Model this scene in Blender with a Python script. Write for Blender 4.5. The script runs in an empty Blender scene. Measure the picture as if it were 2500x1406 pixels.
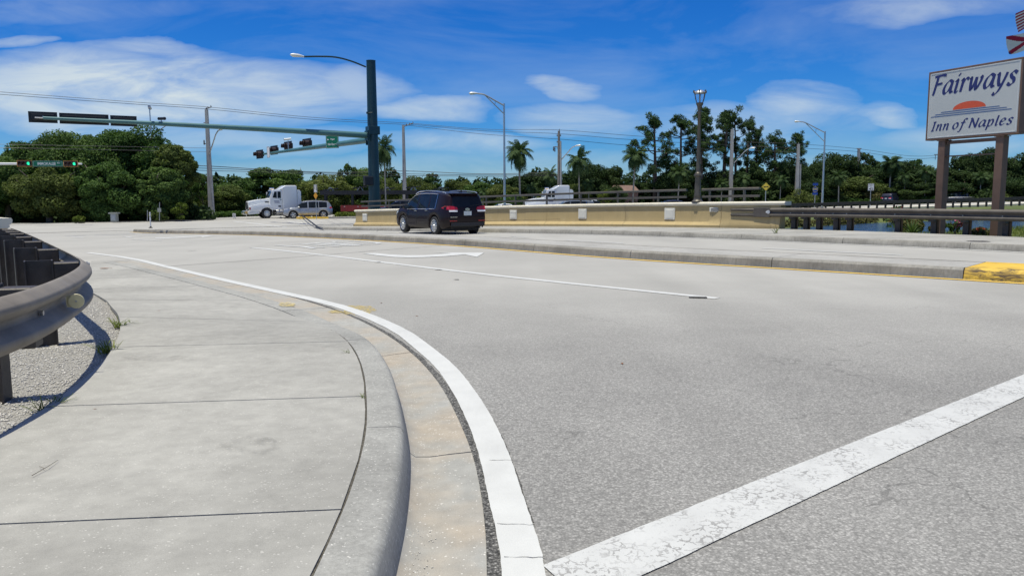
import bpy, bmesh, math, random
import numpy as np
from mathutils import Vector, Matrix

SC = bpy.context.scene
COL = SC.collection
RAD = math.radians
random.seed(7)
RNG = np.random.default_rng(11)

# ------------------------------------------------------------------ camera
FPX = 1900.0            # focal length in photograph pixels (2500 wide)
CAM_H = 1.3
PITCH = math.atan(225.0 / FPX)
ROLL = RAD(0.3)
_f = Vector((0, math.cos(PITCH), -math.sin(PITCH)))
_r0 = Vector((1, 0, 0))
_u0 = Vector((0, math.sin(PITCH), math.cos(PITCH)))
_r = _r0 * math.cos(ROLL) - _u0 * math.sin(ROLL)
_u = _u0 * math.cos(ROLL) + _r0 * math.sin(ROLL)
cam_data = bpy.data.cameras.new('camera')
cam_data.sensor_width = 36.0
cam_data.lens = 36.0 * FPX / 2500.0
cam_data.clip_start = 0.05
cam_data.clip_end = 4000
camera = bpy.data.objects.new('camera', cam_data)
COL.objects.link(camera)
M3 = Matrix((_r, _u, -_f)).transposed()
camera.matrix_world = Matrix.Translation((0, 0, CAM_H)) @ M3.to_4x4()
SC.camera = camera

# ------------------------------------------------------------------ light
SUN_EL = RAD(80)
SUN_TO = Vector((-0.90, -0.43, 0)).normalized() * math.cos(SUN_EL) + Vector((0, 0, math.sin(SUN_EL)))
sun_data = bpy.data.lights.new('sun', 'SUN')
sun_data.energy = 4.6
sun_data.angle = RAD(0.53)
sun_data.color = (1.0, 0.958, 0.80)
sun = bpy.data.objects.new('sun', sun_data)
COL.objects.link(sun)
sun.rotation_euler = SUN_TO.to_track_quat('Z', 'Y').to_euler()
sun.location = (0, 0, 60)

world = bpy.data.worlds.new('World')
SC.world = world
world.use_nodes = True
WT = world.node_tree
for n in list(WT.nodes):
    WT.nodes.remove(n)

def pix_ray(px, py):
    return _f + _r * ((px - 1250) / FPX) - _u * ((py - 703) / FPX)

class NB:
    """small node builder"""
    def __init__(s, tree): s.t = tree
    def n(s, typ, **kw):
        nd = s.t.nodes.new(typ)
        for k, v in kw.items(): setattr(nd, k, v)
        return nd
    def link(s, a, b): s.t.links.new(a, b)
    def put(s, sock, v):
        if hasattr(v, 'links') or isinstance(v, bpy.types.NodeSocket): s.link(v, sock)
        else: sock.default_value = v
    def math(s, op, a, b=None, c=None, clamp=False):
        nd = s.n('ShaderNodeMath', operation=op, use_clamp=clamp)
        s.put(nd.inputs[0], a)
        if b is not None: s.put(nd.inputs[1], b)
        if c is not None: s.put(nd.inputs[2], c)
        return nd.outputs[0]
    def vmath(s, op, a, b=None):
        nd = s.n('ShaderNodeVectorMath', operation=op)
        s.put(nd.inputs[0], a)
        if b is not None: s.put(nd.inputs[1], b)
        return nd.outputs[0]
    def mix(s, fac, a, b, mode='MIX'):
        nd = s.n('ShaderNodeMix', data_type='RGBA', blend_type=mode)
        s.put(nd.inputs[0], fac); s.put(nd.inputs[6], a); s.put(nd.inputs[7], b)
        return nd.outputs[2]
    def ramp(s, fac, stops, interp='LINEAR'):
        nd = s.n('ShaderNodeValToRGB'); nd.color_ramp.interpolation = interp
        el = nd.color_ramp.elements
        while len(el) < len(stops): el.new(0.5)
        for e, (p, c) in zip(el, stops):
            e.position = p
            e.color = (c, c, c, 1) if isinstance(c, (int, float)) else tuple(c) + (1,)
        s.put(nd.inputs[0], fac)
        return nd.outputs[0]
    def noise(s, vec, scale, detail=2.0, rough=0.5, dist=0.0, dim='3D'):
        nd = s.n('ShaderNodeTexNoise', noise_dimensions=dim)
        if vec is not None: s.put(nd.inputs['Vector'], vec)
        nd.inputs['Scale'].default_value = scale
        nd.inputs['Detail'].default_value = detail
        nd.inputs['Roughness'].default_value = rough
        nd.inputs['Distortion'].default_value = dist
        return nd.outputs['Fac']
    def voronoi(s, vec, scale, feature='F1', out='Distance', rand=1.0):
        nd = s.n('ShaderNodeTexVoronoi', feature=feature)
        if vec is not None: s.put(nd.inputs['Vector'], vec)
        nd.inputs['Scale'].default_value = scale
        nd.inputs['Randomness'].default_value = rand
        return nd.outputs[out]
    def mapping(s, vec, scale=(1, 1, 1), rot=(0, 0, 0), loc=(0, 0, 0)):
        nd = s.n('ShaderNodeMapping')
        s.put(nd.inputs[0], vec)
        nd.inputs['Location'].default_value = loc
        nd.inputs['Rotation'].default_value = rot
        nd.inputs['Scale'].default_value = scale
        return nd.outputs[0]

def build_sky():
    b = NB(WT)
    out = b.n('ShaderNodeOutputWorld')
    bg = b.n('ShaderNodeBackground')
    b.link(bg.outputs[0], out.inputs[0])
    sky = b.n('ShaderNodeTexSky', sky_type='NISHITA')
    sky.sun_disc = False
    sky.sun_elevation = SUN_EL
    sky.sun_rotation = math.atan2(SUN_TO.x, SUN_TO.y)
    sky.altitude = 0
    sky.air_density = 1.0
    sky.dust_density = 0.15
    sky.ozone_density = 3.0
    # a phone camera renders the clear sky deeper and more saturated
    hs = b.n('ShaderNodeHueSaturation')
    hs.inputs['Hue'].default_value = SKY_HUE
    hs.inputs['Saturation'].default_value = SKY_SAT
    hs.inputs['Value'].default_value = SKY_VAL
    b.link(sky.outputs[0], hs.inputs['Color'])
    sr = b.n('ShaderNodeSeparateColor'); b.link(hs.outputs[0], sr.inputs[0])
    cc = b.n('ShaderNodeCombineColor')
    b.link(b.math('MULTIPLY', b.math('POWER', sr.outputs[0], 1.22), 0.2246), cc.inputs[0])
    b.link(b.math('MULTIPLY', sr.outputs[1], 0.736), cc.inputs[1])
    b.link(b.math('MULTIPLY', sr.outputs[2], 1.37), cc.inputs[2])
    tc = b.n('ShaderNodeTexCoord')
    d = tc.outputs['Generated']
    sep = b.n('ShaderNodeSeparateXYZ'); b.link(d, sep.inputs[0])
    X, Y, Z = sep.outputs
    ay = b.math('MAXIMUM', b.math('ABSOLUTE', Y), 0.08)
    U = b.math('DIVIDE', X, ay)
    V = b.math('DIVIDE', Z, ay)
    cmb = b.n('ShaderNodeCombineXYZ')
    b.link(U, cmb.inputs[0]); b.link(V, cmb.inputs[1])
    uv = cmb.outputs[0]
    # slight warp so that the cloud edges are ragged
    wv = b.n('ShaderNodeTexNoise'); b.link(b.mapping(uv, (3, 9, 1)), wv.inputs['Vector'])
    wv.inputs['Scale'].default_value = 2.0; wv.inputs['Detail'].default_value = 6
    off = b.vmath('MULTIPLY', b.vmath('SUBTRACT', wv.outputs['Color'], (0.5, 0.5, 0.5)), (0.16, 0.05, 0))
    uvw = b.vmath('ADD', uv, off)
    s2 = b.n('ShaderNodeSeparateXYZ'); b.link(uvw, s2.inputs[0])
    UU, VV = s2.outputs[0], s2.outputs[1]
    total = None
    banks = [  # px, py, half width px, half height px, weight, slope
        (330, 225, 640, 115, 1.0, 0.0), (560, 205, 330, 85, 0.85, 0.10), (150, 250, 420, 80, 0.7, 0.0),
        (330, 120, 170, 26, 0.5, 0.0), (880, 205, 150, 50, 0.45, 0.1),
        (1030, 268, 180, 28, 0.55, 0.05), (1120, 350, 260, 36, 0.42, 0.03),
        (1372, 212, 95, 36, 0.5, 0.15), (1400, 292, 170, 45, 0.42, 0.05),
        (1960, 245, 140, 44, 0.52, 0.15), (2140, 288, 95, 30, 0.45, 0.12), (1800, 300, 330, 60, 0.35, 0.0),
        (2250, 15, 330, 40, 0.35, 0.0), (60, 100, 80, 16, 0.4, 0.0), (150, 20, 330, 40, 0.14, 0.0),
        (2350, 350, 260, 50, 0.3, 0.0), (500, 350, 500, 40, 0.3, 0.0), (1500, 420, 1600, 50, 0.22, 0.0)]
    for (px, py, hw, hh, w, sl) in banks:
        q = pix_ray(px, py); u0, v0 = q.x / q.y, q.z / q.y
        a_, b_ = hw / FPX, hh / FPX
        du = b.math('SUBTRACT', UU, u0)
        dv = b.math('ADD', b.math('SUBTRACT', VV, v0), b.math('MULTIPLY', du, sl))
        rr = b.math('ADD', b.math('POWER', b.math('DIVIDE', b.math('ABSOLUTE', du), a_), 2.0),
                    b.math('POWER', b.math('DIVIDE', b.math('ABSOLUTE', dv), b_), 2.0))
        m = b.math('MULTIPLY', b.math('SUBTRACT', 1.0, rr, clamp=True), w)
        total = m if total is None else b.math('MAXIMUM', total, m)
    # fine wispy structure, plus thin cirrus over the whole dome
    n1 = b.noise(b.mapping(uv, (5, 20, 1), (0, 0, 0.12)), 1.3, 9, 0.62, 0.6)
    n2 = b.noise(b.mapping(d, (2, 2, 7)), 1.6, 8, 0.6, 0.5)
    body = b.math('MULTIPLY', b.math('POWER', total, 0.72), b.ramp(n1, [(0.27, 0.22), (0.60, 1.0)]))
    cir = b.math('MULTIPLY', b.ramp(n2, [(0.46, 0.0), (0.80, 1.0)]), 0.20)
    # added flat cloud layer, unseen above the frame, whitens the blue sky fill
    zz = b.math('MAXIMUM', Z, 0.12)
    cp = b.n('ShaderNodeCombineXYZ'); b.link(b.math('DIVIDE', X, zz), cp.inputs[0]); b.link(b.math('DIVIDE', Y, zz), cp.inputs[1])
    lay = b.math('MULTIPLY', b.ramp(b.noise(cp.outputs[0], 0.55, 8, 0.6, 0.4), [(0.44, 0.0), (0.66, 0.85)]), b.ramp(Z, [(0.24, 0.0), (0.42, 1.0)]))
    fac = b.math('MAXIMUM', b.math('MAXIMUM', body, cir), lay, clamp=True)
    up = b.ramp(Z, [(0.0, 0.0), (0.02, 1.0)])
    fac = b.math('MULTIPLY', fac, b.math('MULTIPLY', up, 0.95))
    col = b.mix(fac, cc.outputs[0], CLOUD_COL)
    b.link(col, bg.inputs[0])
    bg.inputs[1].default_value = SKY_STR

SKY_HUE, SKY_SAT, SKY_VAL = 0.5, 1.35, 0.8
SKY_STR = 0.09
CLOUD_COL = (7.1, 7.9, 8.0, 1)
build_sky()

SC.view_settings.view_transform = 'Standard'
SC.view_settings.look = 'None'
SC.view_settings.exposure = 0.13
SC.view_settings.gamma = 1.0
SC.view_settings.use_curve_mapping = False
SC.render.engine = 'CYCLES'
SC.cycles.max_bounces = 6
SC.cycles.transparent_max_bounces = 8

# ------------------------------------------------------------------ terrain height and placing
def ss(t):
    t = min(1.0, max(0.0, t)); return t * t * (3 - 2 * t)

def far_level(x): return float(np.interp(x, [5, 33, 62, 110], [-0.85, -0.45, 0.2, 0.4]))

def H(x, y):
    """height of the carriageways: the bridge falls gently to the junction"""
    s = -0.585 * x + 0.811 * y
    h = -0.85 * ss((s - 12) / 50)
    w = ss((y - 62) / 15)
    return h * (1 - w) + far_level(x) * w

def ground_at(px, py, off=0.0):
    d = pix_ray(px, py); z = off
    for i in range(40):
        t = (z - CAM_H) / d.z
        z = 0.5 * z + 0.5 * (H(t * d.x, t * d.y) + off)
    t = (z - CAM_H) / d.z
    return Vector((t * d.x, t * d.y, z))

def at_depth(px, py, Y):
    d = pix_ray(px, py); t = Y / d.y
    return Vector((t * d.x, Y, CAM_H + t * d.z))

def to_px(p):
    q = Vector(p) - Vector((0, 0, CAM_H))
    w = q.dot(_f)
    return 1250 + FPX * q.dot(_r) / w, 703 - FPX * q.dot(_u) / w

def V2(p): return Vector((p[0], p[1]))

def resample(pts, step=None, n=None):
    pts = [Vector(p) for p in pts]
    L = [0.0]
    for a, c in zip(pts, pts[1:]): L.append(L[-1] + (c - a).length)
    if n is None: n = max(2, int(L[-1] / step) + 1)
    out = []; j = 0
    for i in range(n):
        s = L[-1] * i / (n - 1)
        while j < len(L) - 2 and L[j + 1] < s: j += 1
        t = (s - L[j]) / max(1e-9, L[j + 1] - L[j])
        out.append(pts[j].lerp(pts[j + 1], t))
    return out

def smooth_line(pts, it=2):
    """Chaikin corner cutting that keeps the end points"""
    pts = [Vector(p) for p in pts]
    for _ in range(it):
        q = [pts[0]]
        for a, c in zip(pts, pts[1:]):
            q.append(a.lerp(c, 0.25)); q.append(a.lerp(c, 0.75))
        q.append(pts[-1]); pts = q
    return pts

def catmull(pts, per=8):
    pts = [Vector(p) for p in pts]
    P = [pts[0] * 2 - pts[1]] + pts + [pts[-1] * 2 - pts[-2]]
    out = []
    for i in range(1, len(P) - 2):
        for k in range(per):
            t = k / per
            a, b_, c, d = P[i - 1], P[i], P[i + 1], P[i + 2]
            out.append(0.5 * ((2 * b_) + (c - a) * t + (2 * a - 5 * b_ + 4 * c - d) * t * t + (3 * b_ - a - 3 * c + d) * t ** 3))
    out.append(pts[-1])
    return out

def offset2(pts, d):
    """offset a 2-D polyline to its left by d (list of d allowed)"""
    pts = [V2(p) for p in pts]; out = []
    for i, p in enumerate(pts):
        a = pts[max(0, i - 1)]; c = pts[min(len(pts) - 1, i + 1)]
        t = (c - a).normalized()
        out.append(p + Vector((-t.y, t.x)) * (d[i] if isinstance(d, (list, tuple)) else d))
    return out

# ------------------------------------------------------------------ objects
def tag(o, label=None, cat=None, group=None, kind=None):
    if label: o['label'] = label
    if cat: o['category'] = cat
    if group: o['group'] = group
    if kind: o['kind'] = kind
    return o

def root(name, loc, label, cat, group=None, rz=0.0):
    o = bpy.data.objects.new(name, None)
    o.empty_display_size = 0.2
    o.location = loc; o.rotation_euler = (0, 0, rz)
    COL.objects.link(o)
    return tag(o, label, cat, group)

def mat_of(o):
    m = Matrix.LocRotScale(o.location, o.rotation_euler, o.scale)
    if o.parent: m = mat_of(o.parent) @ o.matrix_parent_inverse @ m
    return m

def link_mesh(name, me, mat=None, parent=None, world=False):
    o = bpy.data.objects.new(name, me)
    if mat is not None and len(me.materials) == 0: me.materials.append(mat)
    COL.objects.link(o)
    if parent is not None:
        o.parent = parent
        if world: o.matrix_parent_inverse = mat_of(parent).inverted()
    return o

class MB:
    """collects faces that become ONE mesh object"""
    def __init__(s): s.v = []; s.f = []
    def add(s, verts, faces):
        n = len(s.v)
        s.v.extend(tuple(v) for v in verts)
        s.f.extend(tuple(i + n for i in f) for f in faces)
        return s
    def box(s, c, size, rz=0.0, rot=None):
        x, y, z = size[0] / 2, size[1] / 2, size[2] / 2
        R = rot if rot is not None else Matrix.Rotation(rz, 3, 'Z')
        c = Vector(c)
        vs = [c + R @ Vector((a * x, b_ * y, g * z)) for g in (-1, 1) for b_ in (-1, 1) for a in (-1, 1)]
        return s.add(vs, [(0, 2, 3, 1), (4, 5, 7, 6), (0, 1, 5, 4), (2, 6, 7, 3), (0, 4, 6, 2), (1, 3, 7, 5)])
    def tube(s, pts, r, n=8, cap=True):
        pts = [Vector(p) for p in pts]
        rs = r if isinstance(r, (list, tuple)) else [r] * len(pts)
        vs = []; fs = []
        ref = Vector((0, 0, 1))
        prev = None
        for i, p in enumerate(pts):
            t = (pts[min(i + 1, len(pts) - 1)] - pts[max(i - 1, 0)])
            if t.length < 1e-9: t = Vector((0, 0, 1))
            t.normalize()
            if prev is None:
                a = t.cross(ref)
                if a.length < 0.1: a = t.cross(Vector((1, 0, 0)))
            else:
                a = prev - t * prev.dot(t)
            a.normalize(); prev = a
            b_ = t.cross(a)
            for k in range(n):
                w = 2 * math.pi * k / n
                vs.append(p + (a * math.cos(w) + b_ * math.sin(w)) * rs[i])
        for i in range(len(pts) - 1):
            for k in range(n):
                k2 = (k + 1) % n
                fs.append((i * n + k, i * n + k2, (i + 1) * n + k2, (i + 1) * n + k))
        if cap:
            fs.append(tuple(range(n - 1, -1, -1))); fs.append(tuple(range((len(pts) - 1) * n, len(pts) * n)))
        return s.add(vs, fs)
    def lathe(s, prof, c=(0, 0, 0), n=16, axis='Z', cap=True):
        """prof: list of (radius, height)"""
        vs = []; fs = []
        for (r, h) in prof:
            for k in range(n):
                w = 2 * math.pi * k / n
                a, b_ = r * math.cos(w), r * math.sin(w)
                vs.append({'Z': (a, b_, h), 'Y': (a, -h, b_), 'X': (h, a, b_)}[axis])
        for i in range(len(prof) - 1):
            for k in range(n):
                k2 = (k + 1) % n
                fs.append((i * n + k, i * n + k2, (i + 1) * n + k2, (i + 1) * n + k))
        if cap:
            fs.append(tuple(range(n - 1, -1, -1))); fs.append(tuple(range((len(prof) - 1) * n, len(prof) * n)))
        c = Vector(c)
        return s.add([Vector(v) + c for v in vs], fs)
    def prism(s, poly, a, b_, plane='XZ'):
        """poly extruded between a and b_ along the third axis"""
        n = len(poly)
        def P(u, v, w):
            return {'XZ': (u, w, v), 'YZ': (w, u, v), 'XY': (u, v, w)}[plane]
        vs = [P(u, v, a) for u, v in poly] + [P(u, v, b_) for u, v in poly]
        fs = [tuple(range(n - 1, -1, -1)), tuple(range(n, 2 * n))]
        fs += [(i, (i + 1) % n, n + (i + 1) % n, n + i) for i in range(n)]
        return s.add(vs, fs)
    def grid(s, rows, close=False):
        """rows of equal length joined by quads"""
        m = len(rows[0]); vs = [p for r in rows for p in r]; fs = []
        for i in range(len(rows) - 1):
            for j in range(m - 1):
                fs.append((i * m + j, i * m + j + 1, (i + 1) * m + j + 1, (i + 1) * m + j))
        return s.add(vs, fs)
    def xform(s, M):
        s.v = [tuple(M @ Vector(v)) for v in s.v]; return s
    def build(s, name, mat, parent=None, world=False, smooth=False, bevel=0.0, bseg=2, angle=40, fix=True):
        me = bpy.data.meshes.new(name)
        me.from_pydata(s.v, [], s.f); me.update()
        if bevel or fix:
            bm = bmesh.new(); bm.from_mesh(me)
            if fix: bmesh.ops.recalc_face_normals(bm, faces=bm.faces)
            if bevel:
                es = [e for e in bm.edges if len(e.link_faces) == 2 and e.calc_face_angle(0) > RAD(25)]
                bmesh.ops.bevel(bm, geom=es, offset=bevel, segments=bseg, profile=0.6, affect='EDGES', clamp_overlap=True)
            bm.to_mesh(me); bm.free()
        if smooth:
            me.shade_smooth()
            me.set_sharp_from_angle(angle=RAD(angle))
        return link_mesh(name, me, mat, parent, world)

def arr_mesh(name, verts, faces4, mat, smooth=False):
    """fast mesh from numpy quads"""
    me = bpy.data.meshes.new(name)
    nv, nf = len(verts), len(faces4); k = faces4.shape[1]
    me.vertices.add(nv); me.vertices.foreach_set('co', np.asarray(verts, np.float32).ravel())
    me.loops.add(nf * k); me.loops.foreach_set('vertex_index', np.asarray(faces4, np.int32).ravel())
    me.polygons.add(nf); me.polygons.foreach_set('loop_start', np.arange(0, nf * k, k, dtype=np.int32))
    me.polygons.foreach_set('loop_total', np.full(nf, k, np.int32))
    me.update(calc_edges=True)
    if mat: me.materials.append(mat)
    return me

def copy_tree(o, parent=None):
    c = o.copy(); COL.objects.link(c)
    if parent is not None: c.parent = parent
    for ch in KIDS.get(o.name, []): copy_tree(ch, c)
    return c

KIDS = {}
def note_kids(o):
    """remember the children of a prototype once (children() is slow)"""
    for x in list(bpy.data.objects):
        if x.parent is not None: KIDS.setdefault(x.parent.name, [])
    KIDS.clear()
    for x in bpy.data.objects:
        if x.parent is not None: KIDS.setdefault(x.parent.name, []).append(x)

# ------------------------------------------------------------------ materials
def new_mat(name):
    m = bpy.data.materials.new(name); m.use_nodes = True
    t = m.node_tree
    bs = t.nodes['Principled BSDF']
    return m, NB(t), bs

def coords(b, which='Object'):
    return b.n('ShaderNodeTexCoord').outputs[which]

def world_pos(b):
    return b.n('ShaderNodeNewGeometry').outputs['Position']

def plain(name, col, rough=0.6, metal=0.0, var=0.12, scale=6.0, coat=0.0, bump=0.0, spec=0.5, dirt=None):
    m, b, bs = new_mat(name)
    p = world_pos(b)
    n = b.noise(p, scale, 5, 0.6)
    lo = tuple(max(0, c * (1 - var)) for c in col); hi = tuple(min(1, c * (1 + var)) for c in col)
    c = b.ramp(n, [(0.3, lo), (0.7, hi)])
    if dirt:
        c = b.mix(b.math('MULTIPLY', b.ramp(b.noise(p, scale * 0.4, 6, 0.65), [(0.45, 0.0), (0.75, 1.0)]), dirt[1]), c, dirt[0] + (1,))
    b.link(c, bs.inputs['Base Color'])
    bs.inputs['Roughness'].default_value = rough
    bs.inputs['Metallic'].default_value = metal
    bs.inputs['Coat Weight'].default_value = coat
    bs.inputs['Coat Roughness'].default_value = 0.05
    bs.inputs['Specular IOR Level'].default_value = spec
    if bump:
        bp = b.n('ShaderNodeBump'); bp.inputs['Strength'].default_value = bump; bp.inputs['Distance'].default_value = 0.01
        b.link(b.noise(p, scale * 8, 4, 0.6), bp.inputs['Height']); b.link(bp.outputs[0], bs.inputs['Normal'])
    return m

def concrete(name, col, warm=None, speck=0.5, stain=0.18, scale=1.0, streak=False, face=False):
    m, b, bs = new_mat(name)
    p = world_pos(b)
    big = b.noise(p, 0.7 * scale, 6, 0.62)
    mid = b.noise(p, 9 * scale, 5, 0.65)
    fine = b.noise(p, 260, 2, 0.6)
    c = b.mix(b.ramp(big, [(0.34, 0.0), (0.68, 1.0)]), tuple(x * (1 - stain) for x in col) + (1,), tuple(x * (1 + stain * 0.6) for x in col) + (1,))
    if warm: c = b.mix(b.math('MULTIPLY', b.ramp(b.noise(p, 1.6 * scale, 4, 0.6), [(0.38, 0.0), (0.62, 1.0)]), 0.75), c, warm + (1,))
    c = b.mix(0.55, c, b.mix(1.0, c, b.ramp(mid, [(0.25, 0.72), (0.75, 1.22)]), 'MULTIPLY'))
    c = b.mix(0.6, c, b.mix(1.0, c, b.ramp(fine, [(0.2, 0.7), (0.8, 1.28)]), 'MULTIPLY'))
    # dark blotches
    bl = b.ramp(b.noise(p, 3.1, 7, 0.7), [(0.62, 0.0), (0.8, 0.5)])
    c = b.mix(bl, c, tuple(x * 0.6 for x in col) + (1,))
    # exposed shell flecks
    vd = b.voronoi(b.mapping(p, (1, 1.6, 1)), 55)
    fl = b.math('MULTIPLY', b.math('LESS_THAN', vd, 0.22), b.math('GREATER_THAN', b.noise(p, 31, 2), 0.56))
    c = b.mix(b.math('MULTIPLY', fl, speck), c, (0.66, 0.64, 0.6, 1))
    if streak:
        st = b.noise(b.mapping(p, (26, 26, 1.2)), 1.0, 4, 0.7)
        c = b.mix(b.ramp(st, [(0.45, 0.0), (0.75, 0.55)]), c, tuple(x * 0.45 for x in col) + (1,))
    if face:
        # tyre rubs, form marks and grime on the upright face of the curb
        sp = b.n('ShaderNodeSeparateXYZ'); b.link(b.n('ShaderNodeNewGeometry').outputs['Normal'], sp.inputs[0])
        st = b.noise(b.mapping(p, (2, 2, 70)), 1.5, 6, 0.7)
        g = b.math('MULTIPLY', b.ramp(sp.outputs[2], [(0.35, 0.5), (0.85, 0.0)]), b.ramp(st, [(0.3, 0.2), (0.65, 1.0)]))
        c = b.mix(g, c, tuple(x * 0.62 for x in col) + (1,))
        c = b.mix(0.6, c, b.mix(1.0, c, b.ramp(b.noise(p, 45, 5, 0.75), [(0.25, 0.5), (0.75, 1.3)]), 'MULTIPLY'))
    b.link(c, bs.inputs['Base Color'])
    bs.inputs['Roughness'].default_value = 0.88
    bs.inputs['Specular IOR Level'].default_value = 0.25
    bp = b.n('ShaderNodeBump'); bp.inputs['Strength'].default_value = 0.35; bp.inputs['Distance'].default_value = 0.006
    b.link(b.math('ADD', b.math('MULTIPLY', mid, 0.5), b.math('MULTIPLY', fine, 0.35)), bp.inputs['Height'])
    b.link(bp.outputs[0], bs.inputs['Normal'])
    return m

def asphalt(name, col, contrast=0.6, big=0.12, bump=0.15, deck=False):
    m, b, bs = new_mat(name)
    p = world_pos(b)
    n_big = b.noise(p, 0.33, 6, 0.6)
    # wheel tracks and patches elongated with the lanes
    rot = b.mapping(p, (1.0, 0.12, 1), (0, 0, RAD(-38)))
    n_lane = b.noise(rot, 0.9, 4, 0.5)
    v = b.voronoi(p, 95)                    # chippings about a centimetre across
    vc = b.voronoi(p, 95, out='Color')
    sep = b.n('ShaderNodeSeparateColor'); b.link(vc, sep.inputs[0])
    n_f = b.noise(p, 190, 3, 0.7)
    c = b.mix(b.ramp(n_big, [(0.35, 0.0), (0.65, 1.0)]), tuple(x * (1 - big) for x in col) + (1,), tuple(x * (1 + big) for x in col) + (1,))
    c = b.mix(0.5, c, b.mix(1.0, c, b.ramp(n_lane, [(0.3, 0.85), (0.7, 1.12)]), 'MULTIPLY'))
    uu = b.n('ShaderNodeSeparateXYZ'); b.link(b.mapping(p, (1, 1, 1), (0, 0, RAD(-39))), uu.inputs[0])
    wob = b.math('ADD', uu.outputs[0], b.math('MULTIPLY', b.noise(p, 0.25, 3), 0.7))
    tr = b.math('SINE', b.math('MULTIPLY', wob, 2 * math.pi / 1.75))
    tr = b.math('MULTIPLY', b.ramp(tr, [(0.25, 0.0), (0.95, 1.0)]), b.ramp(b.noise(p, 0.5, 4, 0.6), [(0.35, 0.25), (0.65, 1.0)]))
    c = b.mix(b.math('MULTIPLY', tr, 0.13), c, tuple(x * 0.6 for x in col) + (1,))
    drip = b.math('MULTIPLY', b.math('LESS_THAN', b.voronoi(p, 1.1), 0.045), b.math('GREATER_THAN', b.noise(p, 0.9, 2), 0.5))
    c = b.mix(b.math('MULTIPLY', drip, 0.35), c, tuple(x * 0.35 for x in col) + (1,))
    k = contrast
    c = b.mix(1.0, c, b.ramp(sep.outputs[0], [(0.0, 1 - 0.45 * k), (0.35, 1 - 0.12 * k), (0.7, 1 + 0.1 * k), (1.0, 1 + 0.65 * k)]), 'MULTIPLY')
    c = b.mix(1.0, c, b.ramp(v, [(0.15, 1 + 0.1 * k), (0.62, 1 - 0.4 * k)]), 'MULTIPLY')
    c = b.mix(1.0, c, b.ramp(n_f, [(0.25, 1 - 0.3 * k), (0.75, 1 + 0.3 * k)]), 'MULTIPLY')
    # scattered oil spots and hairline cracks
    oil = b.ramp(b.noise(p, 1.9, 6, 0.68), [(0.66, 0.0), (0.78, 0.28)])
    c = b.mix(oil, c, tuple(x * 0.55 for x in col) + (1,))
    wp = b.vmath('ADD', p, b.vmath('MULTIPLY', b.vmath('SUBTRACT', b_color_noise(b, p, 3.0), (0.5, 0.5, 0.5)), (0.5, 0.5, 0.5)))
    cr = b.voronoi(wp, 0.8, 'DISTANCE_TO_EDGE')
    crm = b.math('MULTIPLY', b.math('LESS_THAN', cr, 0.006), b.math('GREATER_THAN', b.noise(p, 0.7, 3), 0.56))
    c = b.mix(b.math('MULTIPLY', crm, 0.5), c, tuple(x * 0.35 for x in col) + (1,))
    if deck:
        # beyond the expansion joint, and across the median, the bridge deck is pale worn concrete
        dc = b.mix(b.ramp(n_big, [(0.35, 0.0), (0.65, 1.0)]), (0.335, 0.325, 0.302, 1), (0.378, 0.367, 0.342, 1))
        dc = b.mix(0.5, dc, b.mix(1.0, dc, b.ramp(n_lane, [(0.3, 0.86), (0.7, 1.1)]), 'MULTIPLY'))
        dc = b.mix(0.35, dc, b.mix(1.0, dc, b.ramp(n_f, [(0.25, 0.75), (0.75, 1.25)]), 'MULTIPLY'))
        def side(p0, p1, w):
            d = (Vector(p1) - Vector(p0)).normalized(); nn = (-d.y, d.x, 0)
            dp = b.n('ShaderNodeVectorMath', operation='DOT_PRODUCT')
            b.link(b.vmath('SUBTRACT', p, (p0[0], p0[1], 0)), dp.inputs[0]); dp.inputs[1].default_value = nn
            return b.math('DIVIDE', dp.outputs['Value'], w, clamp=True)
        m1 = side((-6.55, 14.9), (-2.1, 21.9), 0.05); m2 = side((6.9, 11.9), (-10.2, 33.0), -0.05)
        m2 = side((-10.2, 33.0), (6.9, 11.9), 0.05)
        soft = b.n('ShaderNodeSeparateXYZ'); b.link(p, soft.inputs[0])
        m3 = b.math('MULTIPLY', b.math('DIVIDE', b.math('SUBTRACT', b.math('ADD', soft.outputs[1], b.math('MULTIPLY', n_big, 2.0)), 6.0), 7.0, clamp=True), 0.92)  # approach asphalt also turns gradually to this paler tone farther along y
        c = b.mix(b.math('MAXIMUM', b.math('MAXIMUM', m1, m2), m3), c, dc)
    b.link(c, bs.inputs['Base Color'])
    bs.inputs['Roughness'].default_value = 0.85
    bs.inputs['Specular IOR Level'].default_value = 0.3
    bp = b.n('ShaderNodeBump'); bp.inputs['Strength'].default_value = bump; bp.inputs['Distance'].default_value = 0.004
    b.link(b.math('SUBTRACT', b.math('MULTIPLY', n_f, 0.5), v), bp.inputs['Height'])
    b.link(bp.outputs[0], bs.inputs['Normal'])
    return m

def b_color_noise(b, p, scale):
    nd = b.n('ShaderNodeTexNoise'); b.link(p, nd.inputs['Vector'])
    nd.inputs['Scale'].default_value = scale; nd.inputs['Detail'].default_value = 4
    return nd.outputs['Color']

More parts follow.
